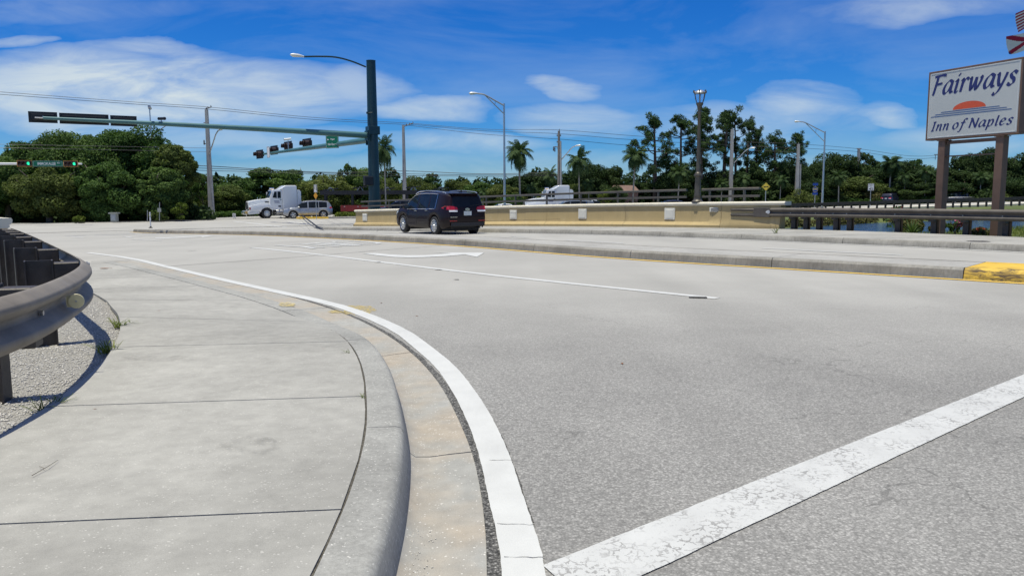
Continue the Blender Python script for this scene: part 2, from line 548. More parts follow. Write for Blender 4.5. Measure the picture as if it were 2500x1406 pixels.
def paint(name, col, under, wear=0.5, cracks=0.0, scale=1.0):
    """road paint: worn through to the asphalt below"""
    m, b, bs = new_mat(name)
    p = world_pos(b)
    c = b.ramp(b.noise(p, 5, 6, 0.6), [(0.3, tuple(x * 0.9 for x in col)), (0.7, col)])
    grain = b.noise(p, 170, 3, 0.65)
    c = b.mix(0.5, c, b.mix(1.0, c, b.ramp(grain, [(0.2, 0.85), (0.8, 1.08)]), 'MULTIPLY'))
    u = b.mix(b.noise(p, 200, 2), tuple(x * 0.6 for x in under) + (1,), tuple(x * 1.3 for x in under) + (1,))
    wp = b.vmath('ADD', p, b.vmath('MULTIPLY', b.vmath('SUBTRACT', b_color_noise(b, p, 22.0), (0.5, 0.5, 0.5)), (0.06, 0.06, 0.06)))
    patch = b.ramp(b.noise(p, 4.5 * scale, 4, 0.6), [(0.42, 0.0), (0.6, 1.0)])
    d1 = b.voronoi(wp, 24 * scale, 'DISTANCE_TO_EDGE')
    flake = b.math('MULTIPLY', b.math('LESS_THAN', d1, 0.085), b.math('GREATER_THAN', b.noise(p, 34, 3, 0.6), 0.47))
    flake = b.math('MULTIPLY', flake, patch)
    chips = b.ramp(b.noise(p, 75, 5, 0.75), [(0.70 - 0.12 * wear, 0.0), (0.73 - 0.1 * wear, 1.0)])
    f = b.math('MULTIPLY', b.math('MAXIMUM', b.math('MULTIPLY', flake, cracks), b.math('MULTIPLY', chips, wear)), 0.9, clamp=True)
    c = b.mix(f, c, u)
    tyre = b.ramp(b.noise(b.mapping(p, (3, 0.5, 1), (0, 0, RAD(-35))), 1.4, 5, 0.6), [(0.5, 0.0), (0.8, 0.22)])
    c = b.mix(tyre, c, (0.25, 0.24, 0.23, 1))
    b.link(c, bs.inputs['Base Color'])
    bs.inputs['Roughness'].default_value = 0.6
    bp = b.n('ShaderNodeBump'); bp.inputs['Strength'].default_value = 0.4; bp.inputs['Distance'].default_value = 0.003
    b.link(b.math('SUBTRACT', grain, f), bp.inputs['Height']); b.link(bp.outputs[0], bs.inputs['Normal'])
    return m

def leaf_mat(name, dark, light, trans=0.25, patch=0.25, rough=0.7):
    m, b, bs = new_mat(name)
    g = b.n('ShaderNodeNewGeometry')
    r = g.outputs['Random Per Island']
    n = b.noise(g.outputs['Position'], patch, 4, 0.6)
    t = b.math('ADD', b.math('MULTIPLY', r, 0.55), b.math('MULTIPLY', b.math('SUBTRACT', n, 0.28), 1.1), clamp=True)
    c = b.ramp(t, [(0.1, dark), (0.9, light)])
    oi = b.n('ShaderNodeObjectInfo')
    c = b.mix(1.0, c, b.ramp(oi.outputs['Random'], [(0.0, (0.8, 0.85, 0.8)), (1.0, (1.2, 1.12, 1.05))]), 'MULTIPLY')
    b.link(c, bs.inputs['Base Color'])
    bs.inputs['Roughness'].default_value = rough
    bs.inputs['Specular IOR Level'].default_value = 0.12
    tr = b.n('ShaderNodeBsdfTranslucent'); b.link(b.mix(1.0, c, (1.1, 1.25, 0.6, 1), 'MULTIPLY'), tr.inputs[0])
    mx = b.n('ShaderNodeMixShader'); mx.inputs[0].default_value = trans
    b.link(bs.outputs[0], mx.inputs[1]); b.link(tr.outputs[0], mx.inputs[2])
    b.link(mx.outputs[0], b.t.nodes['Material Output'].inputs[0])
    return m

def emis(name, col, s):
    m, b, bs = new_mat(name)
    bs.inputs['Base Color'].default_value = tuple(col) + (1,)
    bs.inputs['Emission Color'].default_value = tuple(col) + (1,)
    bs.inputs['Emission Strength'].default_value = s
    return m

def glass_dark(name, col=(0.012, 0.016, 0.022), rough=0.04):
    m, b, bs = new_mat(name)
    n = b.noise(world_pos(b), 2.0, 2)
    b.link(b.ramp(n, [(0.3, tuple(c * 0.7 for c in col)), (0.7, tuple(c * 1.3 for c in col))]), bs.inputs['Base Color'])
    bs.inputs['Roughness'].default_value = rough
    bs.inputs['Specular IOR Level'].default_value = 0.16
    return m

ASPH = (0.275, 0.268, 0.256)
M = {}
M['asphalt'] = asphalt('worn_asphalt', ASPH, deck=True)
M['asphalt_dark'] = asphalt('raw_asphalt', (0.17, 0.165, 0.155), 1.5, 0.15, 0.6)
M['slab'] = concrete('sidewalk_concrete', (0.338, 0.329, 0.305), speck=0.5, stain=0.2)
M['curb'] = concrete('curb_concrete', (0.335, 0.330, 0.31), speck=0.85, stain=0.2, face=True)
M['gutter'] = concrete('gutter_concrete', (0.325, 0.32, 0.30), warm=(0.37, 0.315, 0.25), speck=0.9, stain=0.1)
M['curb_old'] = concrete('weathered_curb', (0.30, 0.285, 0.255), speck=0.25, stain=0.3, scale=2.0, streak=True)
M['median_top'] = concrete('median_concrete', (0.36, 0.35, 0.33), speck=0.2, stain=0.16)
M['white_paint'] = paint('white_road_paint', (0.575, 0.575, 0.555), ASPH, 0.25, 0.0)
M['worn_paint'] = paint('worn_white_paint', (0.55, 0.55, 0.535), ASPH, 0.7, 1.0)
M['yellow_paint'] = paint('yellow_road_paint', (0.72, 0.45, 0.05), ASPH, 0.5, 0.3)
M['seam'] = plain('dark_sealed_joint', (0.075, 0.072, 0.068), 0.9, var=0.4, scale=30)
M['soil'] = plain('dark_joint_soil', (0.06, 0.055, 0.045), 0.95, var=0.4, scale=20)
M['rail_steel'] = plain('brown_weathering_rail_paint', (0.19, 0.165, 0.135), 0.65, 0.0, var=0.2, scale=5, bump=0.15, dirt=((0.25, 0.235, 0.215), 0.5))
M['rail_dark'] = plain('dark_brown_rail_paint', (0.085, 0.072, 0.06), 0.6, 0.0, var=0.25, scale=4, bump=0.15, dirt=((0.17, 0.15, 0.125), 0.5))
M['post_steel'] = plain('dark_brown_post_paint', (0.045, 0.036, 0.03), 0.55, 0.1, var=0.3, scale=9, bump=0.2, dirt=((0.1, 0.085, 0.07), 0.5))
M['bolt'] = plain('galvanised_bolt', (0.4, 0.4, 0.4), 0.4, 0.9)
M['cream'] = plain('cream_reflector_plastic', (0.60, 0.53, 0.31), 0.4, var=0.06)
def stucco_mat():
    m, b, bs = new_mat('mustard_painted_stucco')
    p = world_pos(b)
    c = b.ramp(b.noise(p, 1.3, 5, 0.6), [(0.3, (0.385, 0.29, 0.14)), (0.7, (0.43, 0.33, 0.165))])
    st = b.noise(b.mapping(p, (5, 5, 0.5)), 1.2, 6, 0.7)          # rain streaks below the cap
    c = b.mix(b.ramp(st, [(0.52, 0.0), (0.75, 0.45)]), c, (0.24, 0.19, 0.11, 1))
    c = b.mix(b.ramp(b.noise(p, 2.6, 6, 0.7), [(0.58, 0.0), (0.75, 0.35)]), c, (0.47, 0.40, 0.26, 1))
    b.link(c, bs.inputs['Base Color']); bs.inputs['Roughness'].default_value = 0.88
    bp = b.n('ShaderNodeBump'); bp.inputs['Strength'].default_value = 0.3; bp.inputs['Distance'].default_value = 0.01
    b.link(b.noise(p, 14, 4, 0.6), bp.inputs['Height']); b.link(bp.outputs[0], bs.inputs['Normal'])
    return m
M['stucco'] = stucco_mat()
M['cap'] = plain('pale_cream_capping', (0.64, 0.60, 0.50), 0.8, var=0.06, scale=3, bump=0.15, dirt=((0.52, 0.48, 0.39), 0.35))
M['plaque'] = plain('cream_plaque', (0.74, 0.71, 0.61), 0.8, var=0.06, scale=4)
M['bronze'] = plain('bronze_railing_paint', (0.11, 0.098, 0.08), 0.45, 0.35, var=0.2, scale=3)
M['brown_sign'] = plain('brown_painted_sign_steel', (0.15, 0.088, 0.060), 0.55, var=0.2, scale=2.5, dirt=((0.16, 0.1, 0.07), 0.5))
M['sign_face'] = plain('off_white_sign_face', (0.50, 0.51, 0.49), 0.35, var=0.04, scale=1)
M['navy'] = plain('navy_lettering', (0.02, 0.028, 0.14), 0.5, var=0.05)
M['sunset'] = plain('orange_red_print', (0.62, 0.09, 0.035), 0.5, var=0.04)
M['wave_blue'] = plain('blue_print', (0.03, 0.09, 0.26), 0.5, var=0.05)
M['teal'] = plain('teal_mast_paint', (0.008, 0.037, 0.049), 0.4, 0.1, var=0.15, scale=1.5, coat=0.15)
M['teal_light'] = plain('faded_teal_arm_paint', (0.055, 0.15, 0.16), 0.45, 0.1, var=0.12, scale=1.5)
M['black'] = plain('black_plate', (0.014, 0.014, 0.017), 0.5, var=0.2, scale=3)
M['maroon_black'] = plain('dark_signal_housing', (0.03, 0.016, 0.016), 0.5, var=0.2, scale=3)
M['sign_green'] = plain('green_sign_sheeting', (0.0, 0.13, 0.065), 0.4, var=0.05)
M['white'] = plain('white_sheeting', (0.75, 0.75, 0.75), 0.45, var=0.03)
M['aluminium'] = plain('brushed_aluminium_pole', (0.52, 0.53, 0.54), 0.38, 0.75, var=0.08, scale=2)
M['lamp_white'] = plain('pale_lamp_housing', (0.66, 0.67, 0.66), 0.4, 0.1, var=0.05)
M['pole_concrete'] = plain('spun_concrete_pole', (0.40, 0.385, 0.36), 0.85, var=0.1, scale=2, dirt=((0.28, 0.26, 0.24), 0.6))
M['wood_pole'] = plain('grey_timber_pole', (0.23, 0.2, 0.17), 0.9, var=0.2, scale=4)
M['cable'] = plain('black_cable', (0.03, 0.03, 0.032), 0.6, var=0.1)
M['ceramic'] = plain('grey_insulator', (0.14, 0.13, 0.125), 0.4, var=0.1)
M['lens_green'] = emis('lit_green_lens', (0.02, 0.9, 0.42), 1.1)
M['lens_dark'] = plain('unlit_signal_lens', (0.05, 0.014, 0.012), 0.25, var=0.1)
M['orange_trim'] = plain('orange_reflective_border', (0.55, 0.25, 0.06), 0.5, var=0.05)
M['sign_yellow'] = plain('yellow_sign_sheeting', (0.72, 0.53, 0.06), 0.45, var=0.04)
M['sign_orange'] = plain('amber_sign_sheeting', (0.78, 0.36, 0.03), 0.45, var=0.04)
M['sign_blue'] = plain('blue_sign_sheeting', (0.015, 0.055, 0.32), 0.45, var=0.05)
M['print_black'] = plain('black_print', (0.012, 0.012, 0.012), 0.5, var=0.05)
M['print_yellow'] = plain('yellow_print', (0.7, 0.55, 0.1), 0.5, var=0.05)
M['rubber'] = plain('black_rubber', (0.02, 0.02, 0.02), 0.75, var=0.2, scale=8)
M['alloy'] = plain('silver_alloy', (0.62, 0.62, 0.63), 0.3, 0.85, var=0.05)
M['chrome'] = plain('chrome_trim', (0.75, 0.76, 0.78), 0.12, 1.0, var=0.03)
M['glass'] = glass_dark('tinted_glass')
M['glass_light'] = glass_dark('windscreen_glass', (0.05, 0.07, 0.085))
M['tail_red'] = plain('red_tail_lens', (0.42, 0.008, 0.015), 0.12, coat=0.8, var=0.05)
M['tail_white'] = plain('clear_lamp_lens', (0.7, 0.7, 0.72), 0.1, coat=0.8, var=0.05)
M['plate'] = plain('licence_plate', (0.55, 0.6, 0.6), 0.5, var=0.08, scale=9)
M['plum'] = plain('dark_plum_car_paint', (0.009, 0.0026, 0.0038), 0.5, 0.0, coat=0.25, var=0.1, spec=0.2)
M['silver'] = plain('silver_car_paint', (0.36, 0.37, 0.39), 0.3, 0.55, coat=0.8, var=0.03)
M['white_car'] = plain('white_vehicle_paint', (0.75, 0.76, 0.77), 0.3, coat=0.8, var=0.02, dirt=((0.62, 0.62, 0.6), 0.3))
M['black_car'] = plain('black_car_paint', (0.012, 0.012, 0.016), 0.3, coat=1.0, var=0.1)
M['navy_car'] = plain('navy_car_paint', (0.009, 0.009, 0.03), 0.4, coat=0.5, var=0.1)
M['red_car'] = plain('dull_red_paint', (0.26, 0.02, 0.018), 0.5, coat=0.2, var=0.15)
M['grey_car'] = plain('grey_car_paint', (0.12, 0.13, 0.15), 0.3, coat=0.8, var=0.05)
M['trailer'] = plain('dark_trailer_steel', (0.022, 0.022, 0.026), 0.6, 0.2, var=0.3, scale=4)
M['brass'] = plain('amber_bumper_guard', (0.4, 0.26, 0.06), 0.5, var=0.2)
M['bark'] = plain('grey_brown_bark', (0.12, 0.095, 0.075), 0.95, var=0.35, scale=6, bump=0.6)
M['pine_bark'] = plain('pine_bark', (0.11, 0.075, 0.058), 0.95, var=0.4, scale=5, bump=0.6)
M['palm_trunk'] = plain('pale_palm_trunk', (0.30, 0.275, 0.235), 0.9, var=0.2, scale=5, bump=0.3)
M['palm_shaft'] = plain('green_crownshaft', (0.10, 0.085, 0.05), 0.6, var=0.15)
M['leaf_oak'] = leaf_mat('oak_leaves', (0.022, 0.055, 0.017), (0.13, 0.205, 0.06))
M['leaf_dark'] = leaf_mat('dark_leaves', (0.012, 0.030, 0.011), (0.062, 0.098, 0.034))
M['leaf_mid'] = leaf_mat('broad_leaves', (0.026, 0.062, 0.018), (0.125, 0.2, 0.055))
M['leaf_olive'] = leaf_mat('olive_leaves', (0.035, 0.058, 0.018), (0.15, 0.185, 0.055))
M['leaf_pine'] = leaf_mat('pine_needles', (0.016, 0.04, 0.016), (0.075, 0.125, 0.042), 0.15)
M['leaf_palm'] = leaf_mat('palm_leaflets', (0.022, 0.05, 0.02), (0.095, 0.145, 0.055), 0.2)
M['leaf_hedge'] = leaf_mat('hedge_leaves', (0.022, 0.055, 0.014), (0.085, 0.15, 0.035), patch=0.8)
M['leaf_bank'] = leaf_mat('dry_bank_leaves', (0.035, 0.04, 0.015), (0.15, 0.14, 0.055), patch=0.7)
M['leaf_lime'] = leaf_mat('lime_leaves', (0.045, 0.075, 0.012), (0.16, 0.2, 0.04), patch=0.7)
M['flower_pink'] = leaf_mat('pink_bracts', (0.45, 0.08, 0.22), (0.75, 0.28, 0.45), 0.3, patch=2)
M['flower_red'] = leaf_mat('red_bracts', (0.35, 0.02, 0.03), (0.6, 0.08, 0.06), 0.3, patch=2)
M['weed'] = leaf_mat('weed_blades', (0.06, 0.10, 0.02), (0.22, 0.25, 0.07), 0.3, patch=8)
M['dead_leaf'] = plain('dead_leaf', (0.19, 0.085, 0.04), 0.8, var=0.4, scale=60)
M['gravel_stone'] = plain('crushed_gravel', (0.58, 0.55, 0.50), 0.9, var=0.45, scale=35)
M['rock'] = plain('pale_riprap', (0.46, 0.44, 0.40), 0.9, var=0.3, scale=3, bump=0.5)
M['wall_pink'] = plain('terracotta_render', (0.30, 0.17, 0.13), 0.85, var=0.1, scale=1)
M['roof_brown'] = plain('brown_roof', (0.16, 0.10, 0.08), 0.9, var=0.2, scale=2)
M['kayak'] = plain('light_blue_plastic', (0.10, 0.38, 0.62), 0.35, var=0.06)
M['post_white'] = plain('white_flexible_post', (0.72, 0.72, 0.70), 0.5, var=0.05)
M['box_beige'] = plain('utility_box_paint', (0.30, 0.31, 0.27), 0.7, var=0.1)
M['mesh_fence'] = plain('fence_wire', (0.22, 0.24, 0.24), 0.6, 0.4, var=0.1)
M['lamp_glass'], _b, _bs = new_mat('lantern_glass')
_bs.inputs['Base Color'].default_value = (0.9, 0.95, 1, 1); _bs.inputs['Transmission Weight'].default_value = 0.9
_bs.inputs['Roughness'].default_value = 0.05; _bs.inputs['IOR'].default_value = 1.1; _bs.inputs['Alpha'].default_value = 0.35

def grass_mat(name, dark, light):
    m, b, bs = new_mat(name)
    p = world_pos(b)
    c = b.ramp(b.noise(p, 0.5, 6, 0.65), [(0.3, dark), (0.7, light)])
    c = b.mix(0.7, c, b.mix(1.0, c, b.ramp(b.noise(p, 14, 5, 0.7), [(0.25, 0.5), (0.75, 1.5)]), 'MULTIPLY'))
    b.link(c, bs.inputs['Base Color']); bs.inputs['Roughness'].default_value = 0.9
    bp = b.n('ShaderNodeBump'); bp.inputs['Strength'].default_value = 0.8; bp.inputs['Distance'].default_value = 0.05
    b.link(b.noise(p, 25, 4, 0.7), bp.inputs['Height']); b.link(bp.outputs[0], bs.inputs['Normal'])
    return m
M['grass'] = grass_mat('mown_grass', (0.055, 0.085, 0.018), (0.13, 0.15, 0.035))

def water_mat():
    m, b, bs = new_mat('canal_water')
    p = world_pos(b)
    bs.inputs['Base Color'].default_value = (0.03, 0.07, 0.15, 1)
    bs.inputs['Roughness'].default_value = 0.12
    bs.inputs['Specular IOR Level'].default_value = 0.5
    bp = b.n('ShaderNodeBump'); bp.inputs['Strength'].default_value = 0.55; bp.inputs['Distance'].default_value = 0.12
    b.link(b.noise(b.mapping(p, (1.6, 0.5, 1), (0, 0, 0.4)), 1.5, 5, 0.6), bp.inputs['Height'])
    b.link(bp.outputs[0], bs.inputs['Normal'])
    return m
M['water'] = water_mat()

def gravel_mat():
    m, b, bs = new_mat('gravel_bed')
    p = world_pos(b)
    v = b.voronoi(p, 115); vc = b.voronoi(p, 115, out='Color')
    s = b.n('ShaderNodeSeparateColor'); b.link(vc, s.inputs[0])
    c = b.ramp(s.outputs[0], [(0.0, (0.32, 0.30, 0.26)), (0.5, (0.50, 0.475, 0.43)), (1.0, (0.74, 0.71, 0.65))])
    c = b.mix(1.0, c, b.ramp(v, [(0.1, 1.0), (0.65, 0.55)]), 'MULTIPLY')  # shade in the gaps between stones, painted into the colour
    b.link(c, bs.inputs['Base Color']); bs.inputs['Roughness'].default_value = 0.9
    bp = b.n('ShaderNodeBump'); bp.inputs['Strength'].default_value = 1.0; bp.inputs['Distance'].default_value = 0.012
    b.link(b.math('SUBTRACT', 1.0, v), bp.inputs['Height']); b.link(bp.outputs[0], bs.inputs['Normal'])
    return m
M['gravel'] = gravel_mat()
# ------------------------------------------------------------------ key lines on the ground (plan view)
GUT = [(-0.30, -6.0), (-0.12, -2.5), (-0.06, 0.5)] + [tuple(V2(ground_at(a, c))) for a, c in
       [(1195, 1403), (1175, 1192), (1144, 1072), (1067, 918), (961, 823), (841, 763), (700, 721), (618, 702), (520, 679), (450, 664), (380, 648), (318, 637)]]
GUT = resample(smooth_line(GUT, 2), 0.12)
CURB_W = 0.53

def curb_h(y): return 0.15 * (1 - ss((y - 5.8) / 2.9)) + 0.005
BACKC = offset2(GUT, CURB_W)
LEFT = [(-2.75, -6), (-2.45, -2), (-2.36, 1.0), (-2.36, 2.6)] + [tuple(V2(ground_at(a, c, 0.125))) for a, c in
        [(0, 1071), (101, 1009), (176, 952), (229, 910), (265, 872), (287, 833), (296, 797), (288, 765), (272, 745)]] + \
       [(-5.0, 9.5), (-6.2, 11.2), (-7.6, 13.2), (-9.3, 15.5), (-10.5, 17.2)]
LEFT = resample(smooth_line(LEFT, 1), 0.15)
def x_of_y(line, y):
    return float(np.interp(y, [p[1] for p in line], [p[0] for p in line]))

FARB = smooth_line([V2(ground_at(a, c)) for a, c in [(787, 561), (958, 564), (1200, 568), (1428, 571.8), (1660, 579), (1862, 587), (2100, 597), (2428, 611)]] + [Vector((12.9, 14.6)), Vector((14.4, 10.5)), Vector((15.2, 4)), Vector((15.4, -6))], 2)
FARB = resample(FARB, 0.4)
WALL_R = Vector((9.07, 26.49)); WALL_L = Vector((-9.1, 44.78))
BACKS = [WALL_L, WALL_R] + [Vector(p) for p in [(10.3, 25.1), (11.75, 23.2), (13.45, 20.5), (14.9, 17.6), (16.6, 13.0), (17.7, 7), (18.2, 0), (18.3, -6)]]
BACKS = [WALL_L] + smooth_line(BACKS[1:], 2)

MEDF = smooth_line([V2(ground_at(a, c)) for a, c in [(325, 566.6), (369, 569.2), (520, 571.6), (660, 575), (880, 585.5), (1107, 598.6), (1289, 613), (1530, 632), (1950, 657), (2345, 681)]] + [Vector((8.3, 10.5)), Vector((9.6, 9.0))], 2)
MEDF = resample(MEDF, 0.3)
FARROAD_N = [(130, 90), (62, 86.5), (33, 84), (10, 80), (-5, 72), (-12.84, 63.2)]
FARROAD_F = [(-44, 67.15), (-38.2, 69.4), (-33, 74), (-31.5, 80), (-29.5, 87), (-24, 93), (0, 97), (33, 98.5), (62, 100), (130, 104)]

# canal
NEAR_SHORE = [(9.8, 27.2), (14, 29), (17, 31), (22, 35), (40, 47), (130, 77)]
FAR_SHORE = [(130, 86), (70, 79.5), (40.6, 74), (30.7, 68), (22, 60), (5, 50), (-5, 42.4)]
CANAL = NEAR_SHORE + FAR_SHORE
WATER_Z = -1.25

def poly_dist(poly, x, y):
    inside = False; best = 1e9; n = len(poly)
    for i in range(n):
        x1, y1 = poly[i]; x2, y2 = poly[(i + 1) % n]
        if (y1 > y) != (y2 > y) and x < (x2 - x1) * (y - y1) / (y2 - y1) + x1: inside = not inside
        dx, dy = x2 - x1, y2 - y1
        t = max(0, min(1, ((x - x1) * dx + (y - y1) * dy) / (dx * dx + dy * dy)))
        d = math.hypot(x - x1 - t * dx, y - y1 - t * dy); best = min(best, d)
    return -best if inside else best

def terrain(x, y):
    base = H(x, y) - 0.13
    wall_side = (x - WALL_R.x) * 0.7094 + (y - WALL_R.y) * 0.7048   # > 0 behind the parapet
    if wall_side > 0.25 and y > 20 and y < 100:
        base += 0.10 * ss((wall_side - 0.3) / 0.8) if y < 60 else 0
        d = poly_dist(CANAL, x, y)
        if d < 0: return WATER_Z - min(0.5 * -d, 1.2)
        k = 0.55 if y < 50 else 0.32
        return min(base, WATER_Z + k * d)
    return base

def axis_lines(lo, hi, a, c, step, far):
    v = list(np.arange(a, c + 1e-6, step))
    s = step; p = v[-1]
    while p < hi: s *= 1.35; p += s; v.append(p)
    s = step; p = v[0]
    while p > lo: s *= 1.35; p -= s; v.insert(0, p)
    return v
def build_terrain():
    xs = axis_lines(-900, 900, -50, 90, 1.0, 0); ys = axis_lines(-60, 1200, -6, 110, 1.0, 0)
    verts = np.array([(x, y, terrain(x, y)) for y in ys for x in xs], np.float32)
    nx = len(xs); ny = len(ys)
    i, j = np.meshgrid(np.arange(ny - 1), np.arange(nx - 1), indexing='ij')
    a = (i * nx + j).ravel()
    faces = np.stack([a, a + 1, a + nx + 1, a + nx], 1)
    me = arr_mesh('ground', verts, faces, M['grass']); me.shade_smooth()
    tag(link_mesh('ground', me), kind='structure')
build_terrain()

def sheet(name, poly, zf, mat, step=1.5, parent=None):
    """a polygon draped over the terrain"""
    bm = bmesh.new()
    vs = [bm.verts.new((p[0], p[1], 0)) for p in poly]
    f = bm.faces.new(vs)
    bmesh.ops.triangulate(bm, faces=[f])
    xs = [p[0] for p in poly]; ys = [p[1] for p in poly]
    for ax, lo, hi in ((0, min(xs), max(xs)), (1, min(ys), max(ys))):
        n = int((hi - lo) / step)
        for k in range(1, n + 1):
            c = [0, 0, 0]; nn = [0, 0, 0]; c[ax] = lo + k * step; nn[ax] = 1
            bmesh.ops.bisect_plane(bm, geom=bm.verts[:] + bm.edges[:] + bm.faces[:], dist=1e-5, plane_co=c, plane_no=nn)
    for v in bm.verts: v.co.z = zf(v.co.x, v.co.y)
    bmesh.ops.recalc_face_normals(bm, faces=bm.faces)
    if sum(f_.normal.z for f_ in bm.faces) < 0: bmesh.ops.reverse_faces(bm, faces=bm.faces)
    me = bpy.data.meshes.new(name); bm.to_mesh(me); bm.free()
    me.shade_smooth()
    return link_mesh(name, me, mat, parent)

road_poly = list(GUT[::2]) + [GUT[-1], (-9.2, 15.7), (-10.4, 16.6), (-17.5, 25.8), (-22, 30), (-45, 38), (-75, 46), (-75, 60)] + \
    FARROAD_F + FARROAD_N + [(-12.75, 50.2)] + FARB[::2] + [FARB[-1]]
road = tag(sheet('road', road_poly, lambda x, y: H(x, y), M['asphalt'], 2.0), kind='structure')
water = tag(sheet('canal_water', CANAL[:1] + [(9, 26.9)] + CANAL[1:], lambda x, y: WATER_Z, M['water'], 20), kind='structure')

# ------------------------------------------------------------------ near curb and gutter, in cast sections
def closed_loft(mb, rings):
    """rings: list of equal-length closed profiles"""
    n = len(rings[0]); vs = [p for r in rings for p in r]; fs = []
    for i in range(len(rings) - 1):
        for k in range(n):
            k2 = (k + 1) % n
            fs.append((i * n + k, i * n + k2, (i + 1) * n + k2, (i + 1) * n + k))
    fs.append(tuple(range(n - 1, -1, -1))); fs.append(tuple(range((len(rings) - 1) * n, len(rings) * n)))
    mb.add(vs, fs)

def arc_len(line):
    L = [0.0]
    for a, c in zip(line, line[1:]): L.append(L[-1] + (V2(c) - V2(a)).length)
    return L
def nearest_s(line, p):
    L = arc_len(line); k = min(range(len(line)), key=lambda i: (V2(line[i]) - V2(p)).length); return L[k]
def sub_line(line, s0, s1, step):
    L = arc_len(line); n = max(2, int((s1 - s0) / step) + 1); out = []
    for i in range(n):
        s = s0 + (s1 - s0) * i / (n - 1)
        out.append(Vector((np.interp(s, L, [p[0] for p in line]), np.interp(s, L, [p[1] for p in line]))))
    return out

M['joint_dirt'] = plain('sandy_joint_dirt', (0.075, 0.068, 0.056), 0.95, var=0.6, scale=60)
curb = tag(bpy.data.objects.new('curb', None), kind='structure'); COL.objects.link(curb)
def curb_section(s0, s1):
    base = sub_line(GUT, s0, s1, 0.12)
    ds = [0.0, 0.11, 0.21, 0.285, 0.310, 0.326, 0.340, 0.357, 0.382, 0.525, 0.525, 0.0]
    lines = [offset2(base, d) for d in ds]
    rings = []
    for i in range(len(base)):
        c = curb_h(base[i].y); k = c / 0.155
        zs = [0.0, -0.006 * k, -0.014 * k, -0.010 * k, 0.010 * k, c * 0.42, c * 0.78, c * 0.945, c * 0.992, c + 0.001, -0.12, -0.12]
        h = H(base[i].x, base[i].y)
        rings.append([Vector((lines[j][i].x, lines[j][i].y, zs[j] + h)) for j in range(len(ds))])
    # the raised curb and the pan of the gutter differ in colour: two pieces
    mb = MB(); n = len(base)
    closed_loft(mb, [[r[j] for j in (4, 5, 6, 7, 8, 9, 10)] + [Vector((r[4].x, r[4].y, r[10].z))] for r in rings])
    o = mb.build('curb_section', M['curb'], curb, smooth=True, angle=50)
    if s1 < Ltot - 0.1:      # dirt packed in the open joint at the far end of this casting
        q = rings[-1]; t = (base[-1] - base[-2]).normalized().to_3d(); dz = Vector((0, 0, -0.005))
        mj = MB(); closed_loft(mj, [[q[j] + dz + t * o_ for j in range(4, 11)] + [Vector((q[4].x, q[4].y, q[10].z)) + t * o_] for o_ in (0.0006, 0.0134)])
        mj.build('joint_fill', M['joint_dirt'], curb)
    mb = MB()
    closed_loft(mb, [[r[j] for j in (0, 1, 2, 3, 4)] + [Vector((r[4].x, r[4].y, r[10].z)), Vector((r[0].x, r[0].y, r[10].z))] for r in rings])
    mb.build('gutter_pan', M['gutter'], curb, smooth=True, angle=50)
Ltot = arc_len(GUT)[-1]
jA = nearest_s(GUT, V2(ground_at(1142, 1103))); jB = nearest_s(GUT, V2(ground_at(1004, 860)))
cuts = [0.0]
s = jA - 3.05 * int(jA / 3.05)
while s < jA - 0.1:
    cuts.append(s); s += 3.05
cuts += [jA, jB]; s = jB + 3.0
while s < Ltot - 0.8: cuts.append(s); s += 3.05
cuts.append(Ltot)
for a, c in zip(cuts, cuts[1:]):
    if c - a > 0.3: curb_section(a + 0.007, c - 0.007)

# ------------------------------------------------------------------ near sidewalk, slab by slab
sidewalk = tag(bpy.data.objects.new('sidewalk', None), kind='structure'); COL.objects.link(sidewalk)
def slab_between(fL, fR, parent, v_n=6, u_n=4, mat=None, thick=0.1):
    """fL, fR: functions t->Vector of the two long edges; closed slab with skirts"""
    rows = []
    for i in range(v_n + 1):
        t = i / v_n; a, c = fL(t), fR(t)
        rows.append([a.lerp(c, j / u_n) for j in range(u_n + 1)])
    mb = MB(); mb.grid(rows)
    rim = [r for r in rows[0]] + [r[-1] for r in rows[1:]] + list(reversed(rows[-1][:-1])) + [r[0] for r in reversed(rows[1:-1])]
    n = len(rim)
    mb.add(rim + [p - Vector((0, 0, thick)) for p in rim], [(k, (k + 1) % n, n + (k + 1) % n, n + k) for k in range(n)])
    return mb.build('slab', mat or M['slab'], parent, smooth=False)

jr = [-5.2, -3.6, -2.0, -0.4, 1.2, 2.76, 4.40, 6.15, 7.85, 9.75, 11.4, 12.9, 14.3, 16.15]
for a, c in zip(jr, jr[1:]):
    g = 0.006
    def fR(t, a=a, c=c):
        y = a + g + (c - a - 2 * g) * t; x = x_of_y(BACKC, y) - 0.006 - 0.002 * math.sin(9 * y)
        return Vector((x, y, curb_h(y) + H(x, y) - 0.001))
    def fL(t, a=a, c=c):
        k = 0.13 if a < 6 else 0.13 + 0.05 * (a - 6)
        k2 = 0.13 if c < 6 else 0.13 + 0.05 * (c - 6)
        y = a + g - k + (c - k2 - a + k - 2 * g) * t; x = x_of_y(LEFT, y)
        return Vector((x, y, 0.13 * (1 - ss((y - 7.0) / 4.5)) + 0.008 + H(x, y)))
    slab_between(fL, fR, sidewalk)

jp = [p for p in BACKC if p.y < 15]
mb = MB(); mb.grid([[Vector((a.x, a.y, H(a.x, a.y) + curb_h(a.y) - 0.006 + random.uniform(-0.004, 0.003))), Vector((c.x, c.y, H(c.x, c.y) + curb_h(a.y) - 0.006 + random.uniform(-0.004, 0.003)))] for a, c in zip(offset2(jp, -0.004), offset2(jp, 0.014))])
mb.build('joint_fill', M['joint_dirt'], sidewalk)
